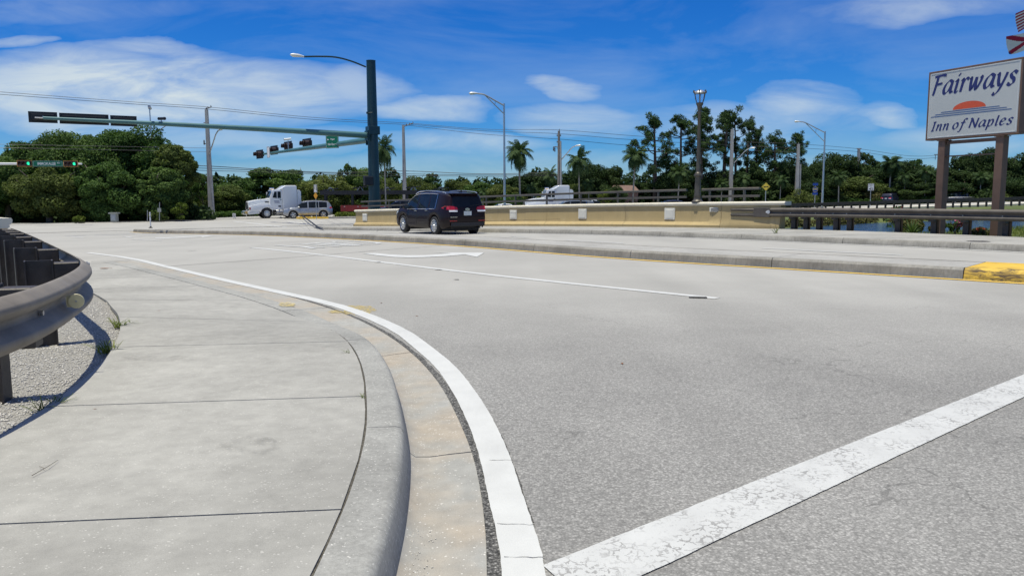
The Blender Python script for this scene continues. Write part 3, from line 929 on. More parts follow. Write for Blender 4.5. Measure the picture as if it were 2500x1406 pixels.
# gravel strip under the left guard rail
gl = [Vector((p.x - 0.01, p.y)) for p in LEFT if p.y < 15.2]
def gravel_z(x, y):
    return 0.105 * (1 - ss((y - 7.0) / 4.5)) + H(x, y) + 0.012 * math.sin(3.1 * x + 1.3 * y) * math.cos(2.3 * y) - 0.004
gp = gl[::3] + [gl[-1], Vector((-11.5, 14.5)), Vector((-7.6, 8.0)), Vector((-6.4, 4)), Vector((-6.2, -6))]
gravel = tag(sheet('gravel_bed', gp, gravel_z, M['gravel'], 0.4), kind='structure')

def stones_mesh(n, place, size):
    base = np.array([(1, 0, 0), (-1, 0, 0), (0, 1, 0), (0, -1, 0), (0, 0, 1), (0, 0, -1)], float)
    tri = np.array([(0, 2, 4), (2, 1, 4), (1, 3, 4), (3, 0, 4), (2, 0, 5), (1, 2, 5), (3, 1, 5), (0, 3, 5)])
    V = []; Fc = []
    for i in range(n):
        p = place()
        s = RNG.uniform(*size)
        v = base * RNG.uniform(0.55, 1.25, (6, 1)) * np.array([1.25, 0.85, 0.55]) * s
        a = RNG.uniform(0, 6.28); R = np.array([(math.cos(a), -math.sin(a), 0), (math.sin(a), math.cos(a), 0), (0, 0, 1)])
        V.append(v @ R.T + np.array(p)); Fc.append(tri + 6 * i)
    return np.concatenate(V), np.concatenate(Fc)
def gravel_place():
    while True:
        y = RNG.uniform(2.9, 9.3); xl = x_of_y(LEFT, y); x = xl - abs(RNG.uniform(0.0, 1.9))
        return (x, y, gravel_z(x, y) + 0.003)
sv, sf = stones_mesh(14000, gravel_place, (0.004, 0.011))
tag(link_mesh('gravel_stones', arr_mesh('gravel_stones', sv, sf, M['gravel_stone'])), 'loose crushed gravel under the left guard rail', 'gravel', kind='stuff')

# ------------------------------------------------------------------ far sidewalk with its curb
far_walk = tag(bpy.data.objects.new('sidewalk', None), kind='structure'); COL.objects.link(far_walk)
def curb_run(line, h, width, parent, s0, s1, mat, lean=0.025, name='curb_section', z0=None, step=0.4):
    base = sub_line(line, s0, s1, step)
    ds = [0.0, lean, lean + 0.03, width, width, 0.0]
    ls = [offset2(base, d) for d in ds]; rings = []
    for i in range(len(base)):
        g = H(base[i].x, base[i].y)
        zs = [-0.05, h - 0.03, h, h, -0.12, -0.12]
        zs[0] = -0.02
        rings.append([Vector((ls[j][i].x, ls[j][i].y, zs[j] + g)) for j in range(6)])
    mb = MB(); closed_loft(mb, rings)
    return mb.build(name, mat, parent, smooth=True, angle=35)
LF = arc_len(FARB)[-1]
s = 0.0; k = 0
while s < LF - 0.5:
    e = min(LF, s + 3.05); curb_run(FARB, 0.15, 0.19, far_walk, s + 0.006, e - 0.006, M['curb_old']); s = e
cb = resample(offset2(FARB, 0.20), n=121); bs_ = resample(BACKS, n=121)
nj = 32
for i in range(nj):
    a, c = i / nj, (i + 1) / nj
    def ed(line, t):
        f = t * 120; j = min(119, int(f)); p = line[j].lerp(line[j + 1], f - j)
        return Vector((p.x, p.y, H(p.x, p.y) + 0.149))
    e_ = 0.0003
    slab_between(lambda t: ed(bs_, a + e_ + (c - a - 2 * e_) * t), lambda t: ed(cb, a + e_ + (c - a - 2 * e_) * t), far_walk, 4, 3)
# corner flag where the sidewalk turns into the cross road
c0 = V2(ground_at(787, 561)); cpts = [c0, V2(ground_at(770, 556.5)), Vector((-13.0, 55)), V2(ground_at(862, 545)), Vector((-9.5, 60.5)), WALL_L + Vector((0.05, 0.15)), V2(cb[0])]
mb = MB(); top = [Vector((p.x, p.y, H(p.x, p.y) + 0.147)) for p in cpts]; n = len(top)
mb.add(top + [p - Vector((0, 0, 0.2)) for p in top], [tuple(range(n))] + [(k, (k + 1) % n, n + (k + 1) % n, n + k) for k in range(n)])
mb.build('slab', M['slab'], far_walk)

# ------------------------------------------------------------------ raised median
median = tag(bpy.data.objects.new('median', None), kind='structure'); COL.objects.link(median)
LM = arc_len(MEDF)[-1]
s_nose = nearest_s(MEDF, V2(ground_at(2345, 681)))
MED_W = 1.5
def med_w(s): return 0.35 + (MED_W - 0.35) * ss(s / 6.0)
def med_piece(s0, s1, d0, d1, prof, mat, name):
    base = sub_line(MEDF, s0, s1, 0.3); rings = []
    m = [s0 + (s1 - s0) * i / (len(base) - 1) for i in range(len(base))]
    for j, (d, z) in enumerate(prof):
        dd = [(d if not callable(d) else d(q)) for q in m]
        rings.append([(p, z) for p in offset2(base, dd)])
    rr = []
    for i in range(len(base)):
        g = H(base[i].x, base[i].y)
        rr.append([Vector((rings[j][i][0].x, rings[j][i][0].y, rings[j][i][1] + g)) for j in range(len(prof))])
    mb = MB(); closed_loft(mb, rr)
    return mb.build(name, mat, median, smooth=True, angle=35)
HM = 0.17
def scuffed_yellow():
    m, b, bs = new_mat('scuffed_yellow_curb_paint')
    p = world_pos(b)
    c = b.ramp(b.noise(p, 4, 6, 0.65), [(0.3, (0.58, 0.36, 0.035)), (0.7, (0.72, 0.47, 0.05))])
    q = b.mapping(p, (1.6, 1.6, 9), (0, 0, RAD(45)))
    sc = b.ramp(b.noise(q, 1.6, 7, 0.7, 1.2), [(0.43, 0.0), (0.56, 0.92)])
    ctr = at_depth(2430, 670, 11.5)
    dist = b.vmath('DISTANCE', p, tuple(ctr))
    nd = dist.node; fall = b.ramp(b.math('DIVIDE', nd.outputs['Value'], 1.0), [(0.30, 1.0), (0.62, 0.0)])
    f = b.math('MULTIPLY', sc, fall)
    c = b.mix(f, c, (0.035, 0.02, 0.015, 1))
    b.link(c, bs.inputs['Base Color']); bs.inputs['Roughness'].default_value = 0.65
    return m
M['nose_yellow'] = scuffed_yellow()
cuts = [0.0]; s = s_nose - 3.05 * int(s_nose / 3.05)
while s < s_nose - 0.05:
    if s > 0.5: cuts.append(s)
    s += 3.05
cuts += [s_nose, LM]
for a, c in zip(cuts, cuts[1:]):
    yl = a >= s_nose - 1e-4
    fm = M['nose_yellow'] if yl else M['curb_old']
    ln = 0.05 if yl else 0.022
    med_piece(a + 0.006, c - 0.006, 0, 0, [(0.0, -0.02), (ln, HM - 0.035), (ln + 0.035, HM), (0.2, HM), (0.2, -0.1), (0.0, -0.1)], fm, 'painted_curb_section' if yl else 'curb_section')
    med_piece(a + 0.006, c - 0.006, 0, 0, [(0.206, HM - 0.002), (lambda q: med_w(q) - 0.186, HM - 0.002), (lambda q: med_w(q) - 0.186, -0.1), (0.206, -0.1)], M['nose_yellow'] if yl else M['median_top'], 'painted_top_slab' if yl else 'top_slab')
    med_piece(a + 0.006, c - 0.006, 0, 0, [(lambda q: med_w(q) - 0.18, HM), (lambda q: med_w(q) - 0.05, HM), (lambda q: med_w(q) - 0.02, HM - 0.035), (lambda q: med_w(q), -0.02), (lambda q: med_w(q), -0.1), (lambda q: med_w(q) - 0.18, -0.1)], fm, 'painted_curb_section' if yl else 'curb_section')

# ------------------------------------------------------------------ road markings (parts of the road)
def ribbon(name, A, B, mat, off, parent=road):
    mb = MB(); n = len(A)
    mb.grid([[Vector((a.x, a.y, H(a.x, a.y) + off)), Vector((c.x, c.y, H(c.x, c.y) + off))] for a, c in zip(A, B)])
    return mb.build(name, mat, parent)
def road_line(name, pts, width, mat, off=0.008, jit=0.004, ends=None, step=0.12):
    p = resample(smooth_line([V2(q) for q in pts], 1), step)
    A = offset2(p, width / 2); B = offset2(p, -width / 2)
    A = [q + Vector((random.uniform(-jit, jit), random.uniform(-jit, jit))) for q in A]
    B = [q + Vector((random.uniform(-jit, jit), random.uniform(-jit, jit))) for q in B]
    return ribbon(name, A, B, mat, off)
def px_line(name, pxs, width, mat=None, off=0.008, **k):
    return road_line(name, [V2(ground_at(a, c)) for a, c in pxs], width, mat or M['white_paint'], off, **k)
def px_poly(name, pxs, mat, off=0.008):
    pts = [ground_at(a, c) for a, c in pxs]
    bm = bmesh.new(); f = bm.faces.new([bm.verts.new((p.x, p.y, H(p.x, p.y) + off)) for p in pts])
    if f.normal.z < 0: f.normal_flip()
    bmesh.ops.triangulate(bm, faces=[f]); bmesh.ops.recalc_face_normals(bm, faces=bm.faces)
    me = bpy.data.meshes.new(name); bm.to_mesh(me); bm.free()
    return link_mesh(name, me, mat, road)

edge_px = [(1331, 1380), (1305, 1290), (1280, 1220), (1250, 1127), (1227, 1072), (1202, 1021), (1162, 956), (1112, 893), (1052, 846), (1001, 808), (911, 768), (820, 739), (660, 705), (548, 681), (425, 653), (332, 630.5), (223, 617)]
er = [Vector((0.16, -6)), Vector((0.15, -1)), Vector((0.135, 1.6))] + [V2(ground_at(a, c)) for a, c in edge_px]
er = resample(smooth_line(er, 1), 0.05)
el = offset2(er, 0.152)
jl = lambda q, k: q + Vector((random.uniform(-k, k), random.uniform(-k, k)))
ribbon('edge_line', [jl(q, 0.0015) for q in el], [jl(q, 0.0018) for q in er], M['white_paint'], 0.0045)
gi = [p for p in GUT if p.y < 14.5]
ribbon('bare_asphalt_strip', [jl(p, 0.0) for p in gi], offset2(gi, [-0.04 - 0.05 * (1 - ss((p.y - 2) / 5)) + random.uniform(-0.008, 0.008) for p in gi]), M['asphalt_dark'], 0.002)
# thin opened seam along the outside of the edge line
so = [p for p in er if 2.9 < p.y < 4.2]
ribbon('open_seam', offset2(so, 0.0), offset2(so, [-0.003 - abs(random.gauss(0, 0.004)) for _ in so]), M['asphalt_dark'], 0.002)
# hairline breaks across the edge line
for a in [(1214, 1280), (1195, 1125), (1231, 1363)]:
    p = V2(ground_at(*a)); q = p + Vector((0.145, random.uniform(-0.02, 0.0)))
    pts = [p.lerp(q, t) + Vector((0, random.uniform(-0.006, 0.006))) for t in np.linspace(0, 1, 9)]
    road_line('paint_crack', pts, 0.0022, M['seam'], 0.0065, 0.001, step=0.02)

tl, tr, br, bl = [V2(ground_at(*q)) for q in [(1326, 1382), (2500, 915), (2500, 970), (1570, 1406)]]
dr = (tr - tl).normalized(); dr2 = (br - bl).normalized()
A = resample([tl, tr + dr * 5], 0.05); B = resample([bl - dr2 * 0.28, br + dr2 * 5], n=len(A))
ribbon('stop_line', [jl(q, 0.0018) for q in A], [jl(q, 0.0018) for q in B], M['worn_paint'], 0.0055)
C_ = offset2(B, [-0.003 - abs(random.gauss(0, 0.004)) for _ in B])

px_line('lane_line', [(614, 604.8), (787.6, 623), (936, 641), (1076, 658), (1300, 683), (1752, 729)], 0.15, off=0.0055, jit=0.0015, step=0.3)
# yellow edge line along the median
ym = sub_line(MEDF, 0.1, LM - 0.1, 0.3)
ribbon('yellow_edge_line', [jl(q, 0.005) for q in offset2(ym, -0.10)], [jl(q, 0.005) for q in offset2(ym, -0.235)], M['yellow_paint'], 0.008)
fe = sub_line(FARB, 0.5, LF - 0.2, 0.4)
ribbon('edge_line', offset2(fe, -0.16), offset2(fe, -0.31), M['white_paint'], 0.008)
for q in ([(1245, 578), (1289, 580)], [(1382, 587), (1523, 595)], [(1860, 606.5), (2203, 623.5)]):
    px_line('lane_dash', q, 0.14, step=0.4)
z6 = lambda L: [(600 + a / 3.571, 560 + c / 3.571) for a, c in L]
px_poly('turn_arrow', z6([(1020, 212), (1150, 230), (1300, 245), (1450, 249), (1600, 244), (1750, 236), (1910, 222), (2015, 243), (2080, 205), (1630, 205), (1790, 212), (1700, 219), (1550, 228), (1400, 229), (1250, 221), (1130, 210)]), M['white_paint'])
z9 = lambda L: [(220 + a / 6.25, 480 + c / 6.25) for a, c in L]
px_poly('turn_arrow', z9([(985, 631), (1150, 628), (1400, 618), (1640, 604), (1910, 596), (1715, 622), (1690, 612), (1420, 629), (1180, 639), (1000, 641)]), M['white_paint'])
for (a, c, e, g) in [(525, 612, 640, 626), (640, 620, 830, 614), (760, 600, 1000, 601), (860, 590, 1220, 590), (1080, 572, 1440, 573), (1330, 580, 1430, 575)]:
    px_line('road_letter', z9([(a, c), (e, g)]), 0.16, off=0.010)
px_line('lane_dash', z9([(650, 657), (1080, 676)]), 0.15)
px_line('lane_dash', [(173, 578), (205, 580.6)], 0.15)
px_line('crosswalk_line', [(570, 540.6), (640, 548), (697, 554)], 0.3)
px_line('crosswalk_line', [(701, 540.6), (762, 547.5)], 0.3)
px_line('stop_line', [(600, 553), (700, 554.5), (760, 553)], 0.4)
px_line('joint_seam', [(402, 651), (576, 639), (780, 624), (922, 612), (1076, 600.6)], 0.028, M['seam'], 0.006)
px_line('joint_seam', [(100, 573), (180, 571), (260, 568.5), (325, 566)], 0.07, M['seam'], 0.006)
px_line('joint_seam', [(222, 639.5), (318, 635.8)], 0.03, M['seam'], 0.006)
px_line('joint_seam', [(1180, 566), (1330, 563.5)], 0.05, M['seam'], 0.006)
for a, c, e, g in [(916, 641.5, 930, 640.5), (1063, 659.2, 1077, 659.6), (1680, 726.5, 1728, 727.5), (1110, 684, 1120, 683.5), (455, 593, 470, 592.6), (460, 614, 478, 613.3)]:
    px_line('tar_patch', [(a, c), (e, g)], 0.05 if a != 1680 else 0.12, M['asphalt_dark'], 0.011, jit=0.02)

def text_mesh(txt, size=1.0, spacing=1.0, shear=0.0, bold=0.0):
    """2-D triangles of a line of lettering: verts (x, y), faces, width"""
    cu = bpy.data.curves.new('lettering', 'FONT')
    cu.body = txt; cu.size = size; cu.space_character = spacing; cu.shear = shear; cu.offset = bold
    cu.resolution_u = 3
    o = bpy.data.objects.new('lettering', cu); COL.objects.link(o)
    bpy.context.view_layer.update()
    me = bpy.data.meshes.new_from_object(o.evaluated_get(bpy.context.evaluated_depsgraph_get()))
    v = [(p.co.x, p.co.y) for p in me.vertices]; f = [tuple(p.vertices) for p in me.polygons]
    bpy.data.objects.remove(o); bpy.data.curves.remove(cu); bpy.data.meshes.remove(me)
    x0 = min(p[0] for p in v); x1 = max(p[0] for p in v); y0 = min(p[1] for p in v); y1 = max(p[1] for p in v)
    return [((x - x0) / (x1 - x0), (y - y0) / (y1 - y0)) for x, y in v], f, (x1 - x0) / (y1 - y0)

def road_word():
    BL, BR, TL, TR = [V2(ground_at(*q)) for q in z6([(790, 104), (262, 139), (1172, 126), (640, 172)])]
    for i, ch in enumerate(''):
        v, f, w = text_mesh(ch, bold=0.012)
        a = [0.0, 0.29, 0.56, 0.76][i]; wd = [0.24, 0.21, 0.16, 0.24][i]
        pts = []
        for (x, y) in v:
            u = a + wd * x
            q = (BL.lerp(BR, u)).lerp(TL.lerp(TR, u), y)
            pts.append(Vector((q.x, q.y, H(q.x, q.y) + 0.009)))
        mb = MB(); mb.add(pts, f); mb.build('road_letter', M['white_paint'], road)
road_word()
for L_ in ([(262, 141), (420, 151)], [(420, 151), (520, 157), (600, 170)], [(420, 151), (560, 154), (692, 161)],          # Y
           [(388, 132), (482, 128.5)], [(480, 128.5), (650, 141), (820, 153)],                                              # L
           [(556, 122), (740, 134), (922, 146)], [(648, 117), (830, 128), (1010, 140)], [(590, 122.5), (790, 131), (975, 142.5)],  # N
           [(752, 111), (800, 105.5), (900, 104), (1020, 110), (1130, 118), (1168, 126), (1120, 131), (1020, 131), (880, 121), (790, 115), (752, 111)]):  # O
    px_line('road_letter', z6(L_), 0.15, off=0.010 + 0.0006 * random.random(), jit=0.001)

def utility_mark():
    m, b, bs = new_mat('faded_yellow_spray_paint')
    p = world_pos(b)
    bs.inputs['Base Color'].default_value = (0.52, 0.40, 0.13, 1); bs.inputs['Roughness'].default_value = 0.85
    b.link(b.ramp(b.noise(p, 16, 6, 0.7), [(0.40, 0.0), (0.60, 0.75)]), bs.inputs['Alpha'])
    return m
M['spray'] = utility_mark()
def blot(px, py, rx, ry, off, hz=0.0, parent=None):
    pts = []
    for k in range(22):
        w = 2 * math.pi * k / 22; r = random.uniform(0.7, 1.1)
        pts.append(ground_at(px + rx * r * math.cos(w), py + ry * r * math.sin(w), hz))
    c = ground_at(px, py, hz)
    mb = MB(); mb.add([Vector((p.x, p.y, p.z + off)) for p in pts + [c]], [(k, (k + 1) % 22, 22) for k in range(22)])
    return mb.build('spray_mark', M['spray'], parent or road)
blot(872, 757, 46, 13, 0.0024)
blot(700, 745, 24, 6, 0.012, curb_h(8.9), curb)
blot(818, 762, 18, 4, 0.006, 0.0, curb)

def stain_mat():
    m, b, bs = new_mat('dark_pavement_stain')
    p = world_pos(b)
    bs.inputs['Base Color'].default_value = (0.15, 0.145, 0.135, 1); bs.inputs['Roughness'].default_value = 0.9
    b.link(b.ramp(b.noise(p, 11, 7, 0.72), [(0.46, 0.0), (0.80, 0.40)]), bs.inputs['Alpha'])
    return m
M['stain'] = stain_mat()
def stain(px, py, rx, ry, z):
    pts = [ground_at(px + rx * random.uniform(0.75, 1.1) * math.cos(w), py + ry * random.uniform(0.75, 1.1) * math.sin(w), z) for w in np.linspace(0, 2 * math.pi, 25)[:-1]]
    c = ground_at(px, py, z); mb = MB()
    mb.add([p + Vector((0, 0, 0.0035)) for p in pts + [c]], [(k, (k + 1) % 24, 24) for k in range(24)])
    mb.build('stain', M['stain'], sidewalk)
for q in ((612, 1088, 75, 24, 0.153), (388, 875, 95, 8, 0.143)): stain(*q)
def grit_place():
    k = RNG.integers(30, 75); p = GUT[k]; a = offset2(GUT[k - 1:k + 2], float(np.clip(RNG.normal(0.25, 0.035), 0.14, 0.285)))[1]
    return (a.x + RNG.normal(0, 0.03) * 0, a.y + RNG.uniform(-0.06, 0.06), H(a.x, a.y) - 0.012 * curb_h(a.y) / 0.155 + 0.002)
sv, sf = stones_mesh(700, grit_place, (0.0015, 0.0045))
tag(link_mesh('gutter_grit', arr_mesh('gutter_grit', sv, sf, M['gravel_stone'])), 'fine grit washed along the gutter beside the near curb', 'grit', kind='stuff')
# ------------------------------------------------------------------ litter on the ground
def little_leaf(p, size, label, rz=0.0, name='dead_leaf'):
    mb = MB()
    prof = [(-1, 0), (-0.6, 0.32), (0, 0.45), (0.6, 0.3), (1.0, 0.02)]
    up = [Vector((x * size, y * size, 0.35 * size * abs(y) + 0.12 * size * x * x)) for x, y in prof]
    mid = [Vector((x * size, 0, 0.10 * size * x * x + 0.02 * size)) for x, y in prof]
    dn = [Vector((x * size, -y * size, 0.28 * size * abs(y) + 0.1 * size * x * x)) for x, y in prof]
    mb.grid([up, mid, dn]); mb.tube([(size, 0, 0.1 * size), (size * 1.5, 0.1 * size, 0.05 * size)], 0.03 * size, 4)
    o = mb.build(name, M['dead_leaf']); o.location = p + Vector((0, 0, 0.002)); o.rotation_euler = (0, 0, rz)
    return tag(o, label, 'leaf')
little_leaf(ground_at(968, 1318, -0.01), 0.022, 'curled brown leaf lying in the gutter by the curb', RAD(100))
little_leaf(ground_at(255, 656.5, 0.01), 0.09, 'reddish brown leaf lying on the sidewalk past the guard rail bend', RAD(10))
for i, (px, py, z, s, lab) in enumerate([
    (1519, 888, 0, 0.022, 'small dark leaf alone in the middle of the grey lane'),
    (388, 759, 0.11, 0.02, 'dark leaf speck on the fifth sidewalk slab'),
    (791, 852, 0.148, 0.016, 'dark leaf speck beside the curb joint with weed'),
    (232, 999, 0.14, 0.010, 'tiny dark leaf speck near the gravel edge of the walk'),
    (1018, 772, 0, 0.02, 'dark leaf speck just outside the white edge line'),
    (931, 740, 0, 0.022, 'dark leaf speck on the lane past the yellow spray mark')]):
    little_leaf(ground_at(px, py, z), s, lab, random.uniform(0, 6))
tw = MB(); a = ground_at(78, 1160, 0.152); c = ground_at(142, 1122, 0.152); d = ground_at(96, 1138, 0.152)
tw.tube([a, a.lerp(c, 0.5) + Vector((0.01, 0.0, 0.004)), c], [0.0016, 0.0014, 0.0008], 5); tw.tube([a.lerp(c, 0.45), d], 0.001, 5)
tag(tw.build('twig', M['bark']), 'thin dry forked twig lying on the near slab', 'twig')

def weed(px, py, z, n, ln, label, spread=1.0, group=None):
    p0 = ground_at(px, py, z); mb = MB()
    for i in range(n):
        a = random.uniform(0, 6.28); l = ln * random.uniform(0.5, 1.2); lean = random.uniform(0.3, 1.1) * spread
        o = Vector((random.gauss(0, 0.3), random.gauss(0, 0.3), 0)) * ln * 0.5 * spread
        d = Vector((math.cos(a), math.sin(a), 0)); sd = Vector((-d.y, d.x, 0)) * ln * 0.035
        q = [o + d * l * lean * t + Vector((0, 0, l * (t - 0.45 * lean * t * t))) for t in (0, 0.4, 0.75, 1.0)]
        mb.grid([[q[0] - sd, q[0] + sd], [q[1] - sd, q[1] + sd], [q[2] - sd * 0.7, q[2] + sd * 0.7], [q[3], q[3] + sd * 0.1]])
        for t in (1, 2):
            e = q[t]; k = Vector((math.cos(a + 1.1), math.sin(a + 1.1), 0.2)) * ln * 0.22
            mb.add([e, e + k * 0.5 + sd, e + k, e + k * 0.5 - sd], [(0, 1, 2, 3)])
    o = mb.build('weed', M['weed'], fix=False); o.location = p0
    return tag(o, label, 'weed', group)
weed(290, 800, 0.115, 30, 0.12, 'pale green weed spilling over the sidewalk edge at the gravel', 1.2)
weed(262, 862, 0.11, 36, 0.14, 'bushy yellow green weed in the gravel at the slab edge', 1.1)
weed(105, 1000, 0.11, 18, 0.10, 'low weed in the rail shadow on the gravel edge', 1.3)
weed(135, 992, 0.12, 9, 0.10, 'sprig of weed lying on the concrete edge', 1.5)
weed(318, 792, 0.12, 8, 0.08, 'thin dry runner of weed across the slab joint', 1.8)
weed(850, 862, curb_h(6.1), 9, 0.05, 'small green sprout in the crack behind the curb', 1.2)
weed(887, 972, 0.15, 10, 0.04, 'tiny sprout at the slab joint beside the curb', 1.0)
weed(1893, 570, 0.15, 9, 0.3, 'small weed tuft on the far sidewalk before the parapet end', 1.0)
mh = MB(); c = ground_at(2388, 589.5, 0.15); mh.lathe([(0.0, 0.004), (0.24, 0.006), (0.26, 0.0)], c, 20); 
tag(mh.build('valve_cover', M['post_steel']), 'round dark iron valve cover set in the far sidewalk', 'valve cover')
# ------------------------------------------------------------------ guard rails
W_PROF = [(0.012, 0.312), (0.022, 0.309), (0.034, 0.300), (0.075, 0.268), (0.082, 0.258), (0.083, 0.235), (0.077, 0.224), (0.012, 0.180), (0.004, 0.168),
          (0.004, 0.144), (0.012, 0.132), (0.077, 0.088), (0.083, 0.077), (0.082, 0.054), (0.075, 0.044), (0.034, 0.012), (0.022, 0.003), (0.012, 0.0)]
def beam(path, z0, parent, name='rail_section', out=0.0, mat='rail_steel'):
    """W-beam swept along a plan path whose line is the outer face; the road lies on its right"""
    loops = W_PROF + [(t - 0.005, z) for t, z in reversed(W_PROF)]
    ls = [offset2(path, -(t - 0.083 + out)) for t, z in loops]
    rings = [[Vector((ls[j][i].x, ls[j][i].y, z0(path[i]) + loops[j][1])) for j in range(len(loops))] for i in range(len(path))]
    mb = MB(); closed_loft(mb, rings)
    return mb.build(name, M[mat], parent, world=True, smooth=True, angle=38)

def ibeam_post(parent, p, t, h0, h1, off):
    """steel I post and offset block behind the beam; p on the outer face line, t tangent"""
    nrm = Vector((-t.y, t.x))            # away from the road
    q = V2(p) + nrm * (0.083 + off)
    rz = math.atan2(nrm.y, nrm.x) - math.pi / 2
    mb = MB(); w, d, tf, tw = 0.075, 0.20, 0.011, 0.011
    I = [(-w, 0), (w, 0), (w, tf), (tw, tf), (tw, d - tf), (w, d - tf), (w, d), (-w, d), (-w, d - tf), (-tw, d - tf), (-tw, tf), (-w, tf)]
    mb.prism(I, h0, h1, 'XY'); mb.xform(Matrix.Translation((q.x, q.y, 0)) @ Matrix.Rotation(rz, 4, 'Z'))
    o = mb.build('post', M['post_steel'], parent, world=True)
    b = V2(p) + nrm * (0.083 + off / 2)
    mb = MB(); mb.box((b.x, b.y, h1 - 0.20), (0.15, off - 0.004, 0.36), rz)
    mb.build('offset_block', M['post_steel'], parent, world=True, bevel=0.008, bseg=1)
    mb = MB(); c = V2(p) + nrm * 0.072
    ax = Vector((-nrm.x, -nrm.y, 0))
    mb.tube([Vector((c.x, c.y, h1 - 0.18)), Vector((c.x, c.y, h1 - 0.18)) + ax * 0.02], 0.016, 8)
    mb.build('bolt', M['bolt'], parent, world=True)

# left rail, sweeping round the corner
LP = resample(smooth_line([(-2.30, -4), (-2.42, -1), (-2.50, 1.5), (-2.56, 3.2), (-2.63, 4.15), (-2.78, 4.75), (-3.0, 5.4), (-3.25, 6.0), (-3.55, 6.55), (-3.95, 7.15), (-4.77, 8.3), (-5.77, 9.7), (-6.6, 10.85), (-7.5, 12.1), (-9.45, 14.8)], 2), 0.1)
left_rail = root('guard_rail', (-3.6, 6.6, 0.1), 'brown steel guard rail curving round the gravel corner beside the near sidewalk', 'guardrail')
lz = lambda p: 0.47 + H(p.x, p.y)
Lr = arc_len(LP)[-1]; s_ap = nearest_s(LP, (-3.62, 6.65))
cs = [0, s_ap - 7.6, s_ap - 3.8, s_ap + 0.12, s_ap + 3.9, Lr]
cs = [c for c in cs if c >= 0]
for i, (a, c) in enumerate(zip(cs, cs[1:])):
    beam(sub_line(LP, a, min(Lr, c + 0.28), 0.1), lz, left_rail, out=-0.007 * (i % 2))
for y in (0.9, 2.8, 4.62, 6.5, 8.15, 9.55, 10.75, 11.75, 12.6, 13.3, 13.9):
    k = min(range(1, len(LP) - 1), key=lambda i: abs(LP[i].y - y))
    t = (LP[k + 1] - LP[k - 1]).normalized(); g = H(LP[k].x, LP[k].y)
    ibeam_post(left_rail, LP[k], t, -0.15 + g, 0.80 + g, 0.19)
for sj in cs[1:-1]:        # splice bolts where two beams lap
    for ds in (0.06, 0.22):
        q = sub_line(LP, sj + ds - 0.02, sj + ds + 0.02, 0.02); t = (q[-1] - q[0]).normalized(); nn = Vector((t.y, -t.x, 0)); c = q[1 if len(q) > 2 else 0]
        for z, o_ in ((0.055, 0.0), (0.115, -0.042), (0.197, -0.042), (0.257, 0.0)):
            b0 = Vector((c.x, c.y, lz(c) + z)) + nn * o_
            mb = MB(); mb.tube([b0, b0 + nn * 0.012], 0.013, 8); mb.build('bolt', M['bolt'], left_rail, world=True)
def reflector(parent, p, z, facing, r, mat):
    f = Vector((facing[0], facing[1], 0)).normalized()
    mb = MB(); mb.tube([p + Vector((0, 0, z)) - f * 0.005, p + Vector((0, 0, z)) + f * 0.006], r, 24)
    o = mb.build('reflector', mat, parent, world=True, bevel=0.002, bseg=1)
    mb = MB(); c = p + Vector((0, 0, z))
    s = Vector((-f.y, f.x, 0))
    mb.box(c - f * 0.010 - s * 0.028, (0.06, 0.004, 0.078), math.atan2(s.y, s.x))
    mb.box(c - f * 0.03 - s * 0.058, (0.004, 0.06, 0.05), math.atan2(s.y, s.x))
    mb.build('reflector_bracket', mat, o, world=True)
    mb = MB(); mb.tube([c + f * 0.006, c + f * 0.012], 0.007, 8); mb.build('rivet', M['bolt'], o, world=True)
k = min(range(len(LP)), key=lambda i: abs(LP[i].y - 5.05))
reflector(left_rail, Vector((LP[k].x + 0.02, LP[k].y, 0)), 0.625, (0.35, -0.94), 0.048, M['cream'])

# right rail beyond the far sidewalk
RP = resample(smooth_line([(7.80, 27.85), (8.68, 26.92), (9.20, 26.30), (10.25, 25.0), (11.8, 23.15), (13.5, 20.45), (14.95, 17.55), (16.65, 12.95), (17.75, 7), (18.25, 0)], 2), 0.15)
right_rail = root('guard_rail', (10.3, 25.1, 0.15), 'straight brown steel guard rail running right from the yellow parapet above the canal', 'guardrail')
rzf = lambda p: 0.55 + H(p.x, p.y)
beam(RP, rzf, right_rail, mat='rail_dark')
def on_path_px(path, px, z):
    return min(range(1, len(path) - 1), key=lambda i: abs(to_px((path[i].x, path[i].y, z))[0] - px))
for px in (1927, 1958, 1993, 2032, 2066, 2110, 2185, 2262, 2352, 2447, 2560, 2700, 2900, 3200):
    if px == 2110: continue
    k = on_path_px(RP, px, 0.4); t = (RP[k + 1] - RP[k - 1]).normalized()
    ibeam_post(right_rail, RP[k], t, -0.25, 0.86, 0.15)
k = on_path_px(RP, 1862, 0.7); t = (RP[k + 1] - RP[k - 1]).normalized()
mb = MB(); mb.box((RP[k].x + 0.03, RP[k].y + 0.03, rzf(RP[k]) + 0.155), (0.62, 0.1, 0.33), math.atan2(t.y, t.x))
mb.build('end_shoe', M['rail_dark'], right_rail, world=True, bevel=0.02)
k = on_path_px(RP, 1880, 0.7)
reflector(right_rail, Vector((RP[k].x - 0.06, RP[k].y - 0.06, 0)), rzf(RP[k]) + 0.17, (0.2, -0.98), 0.06, M['white'])

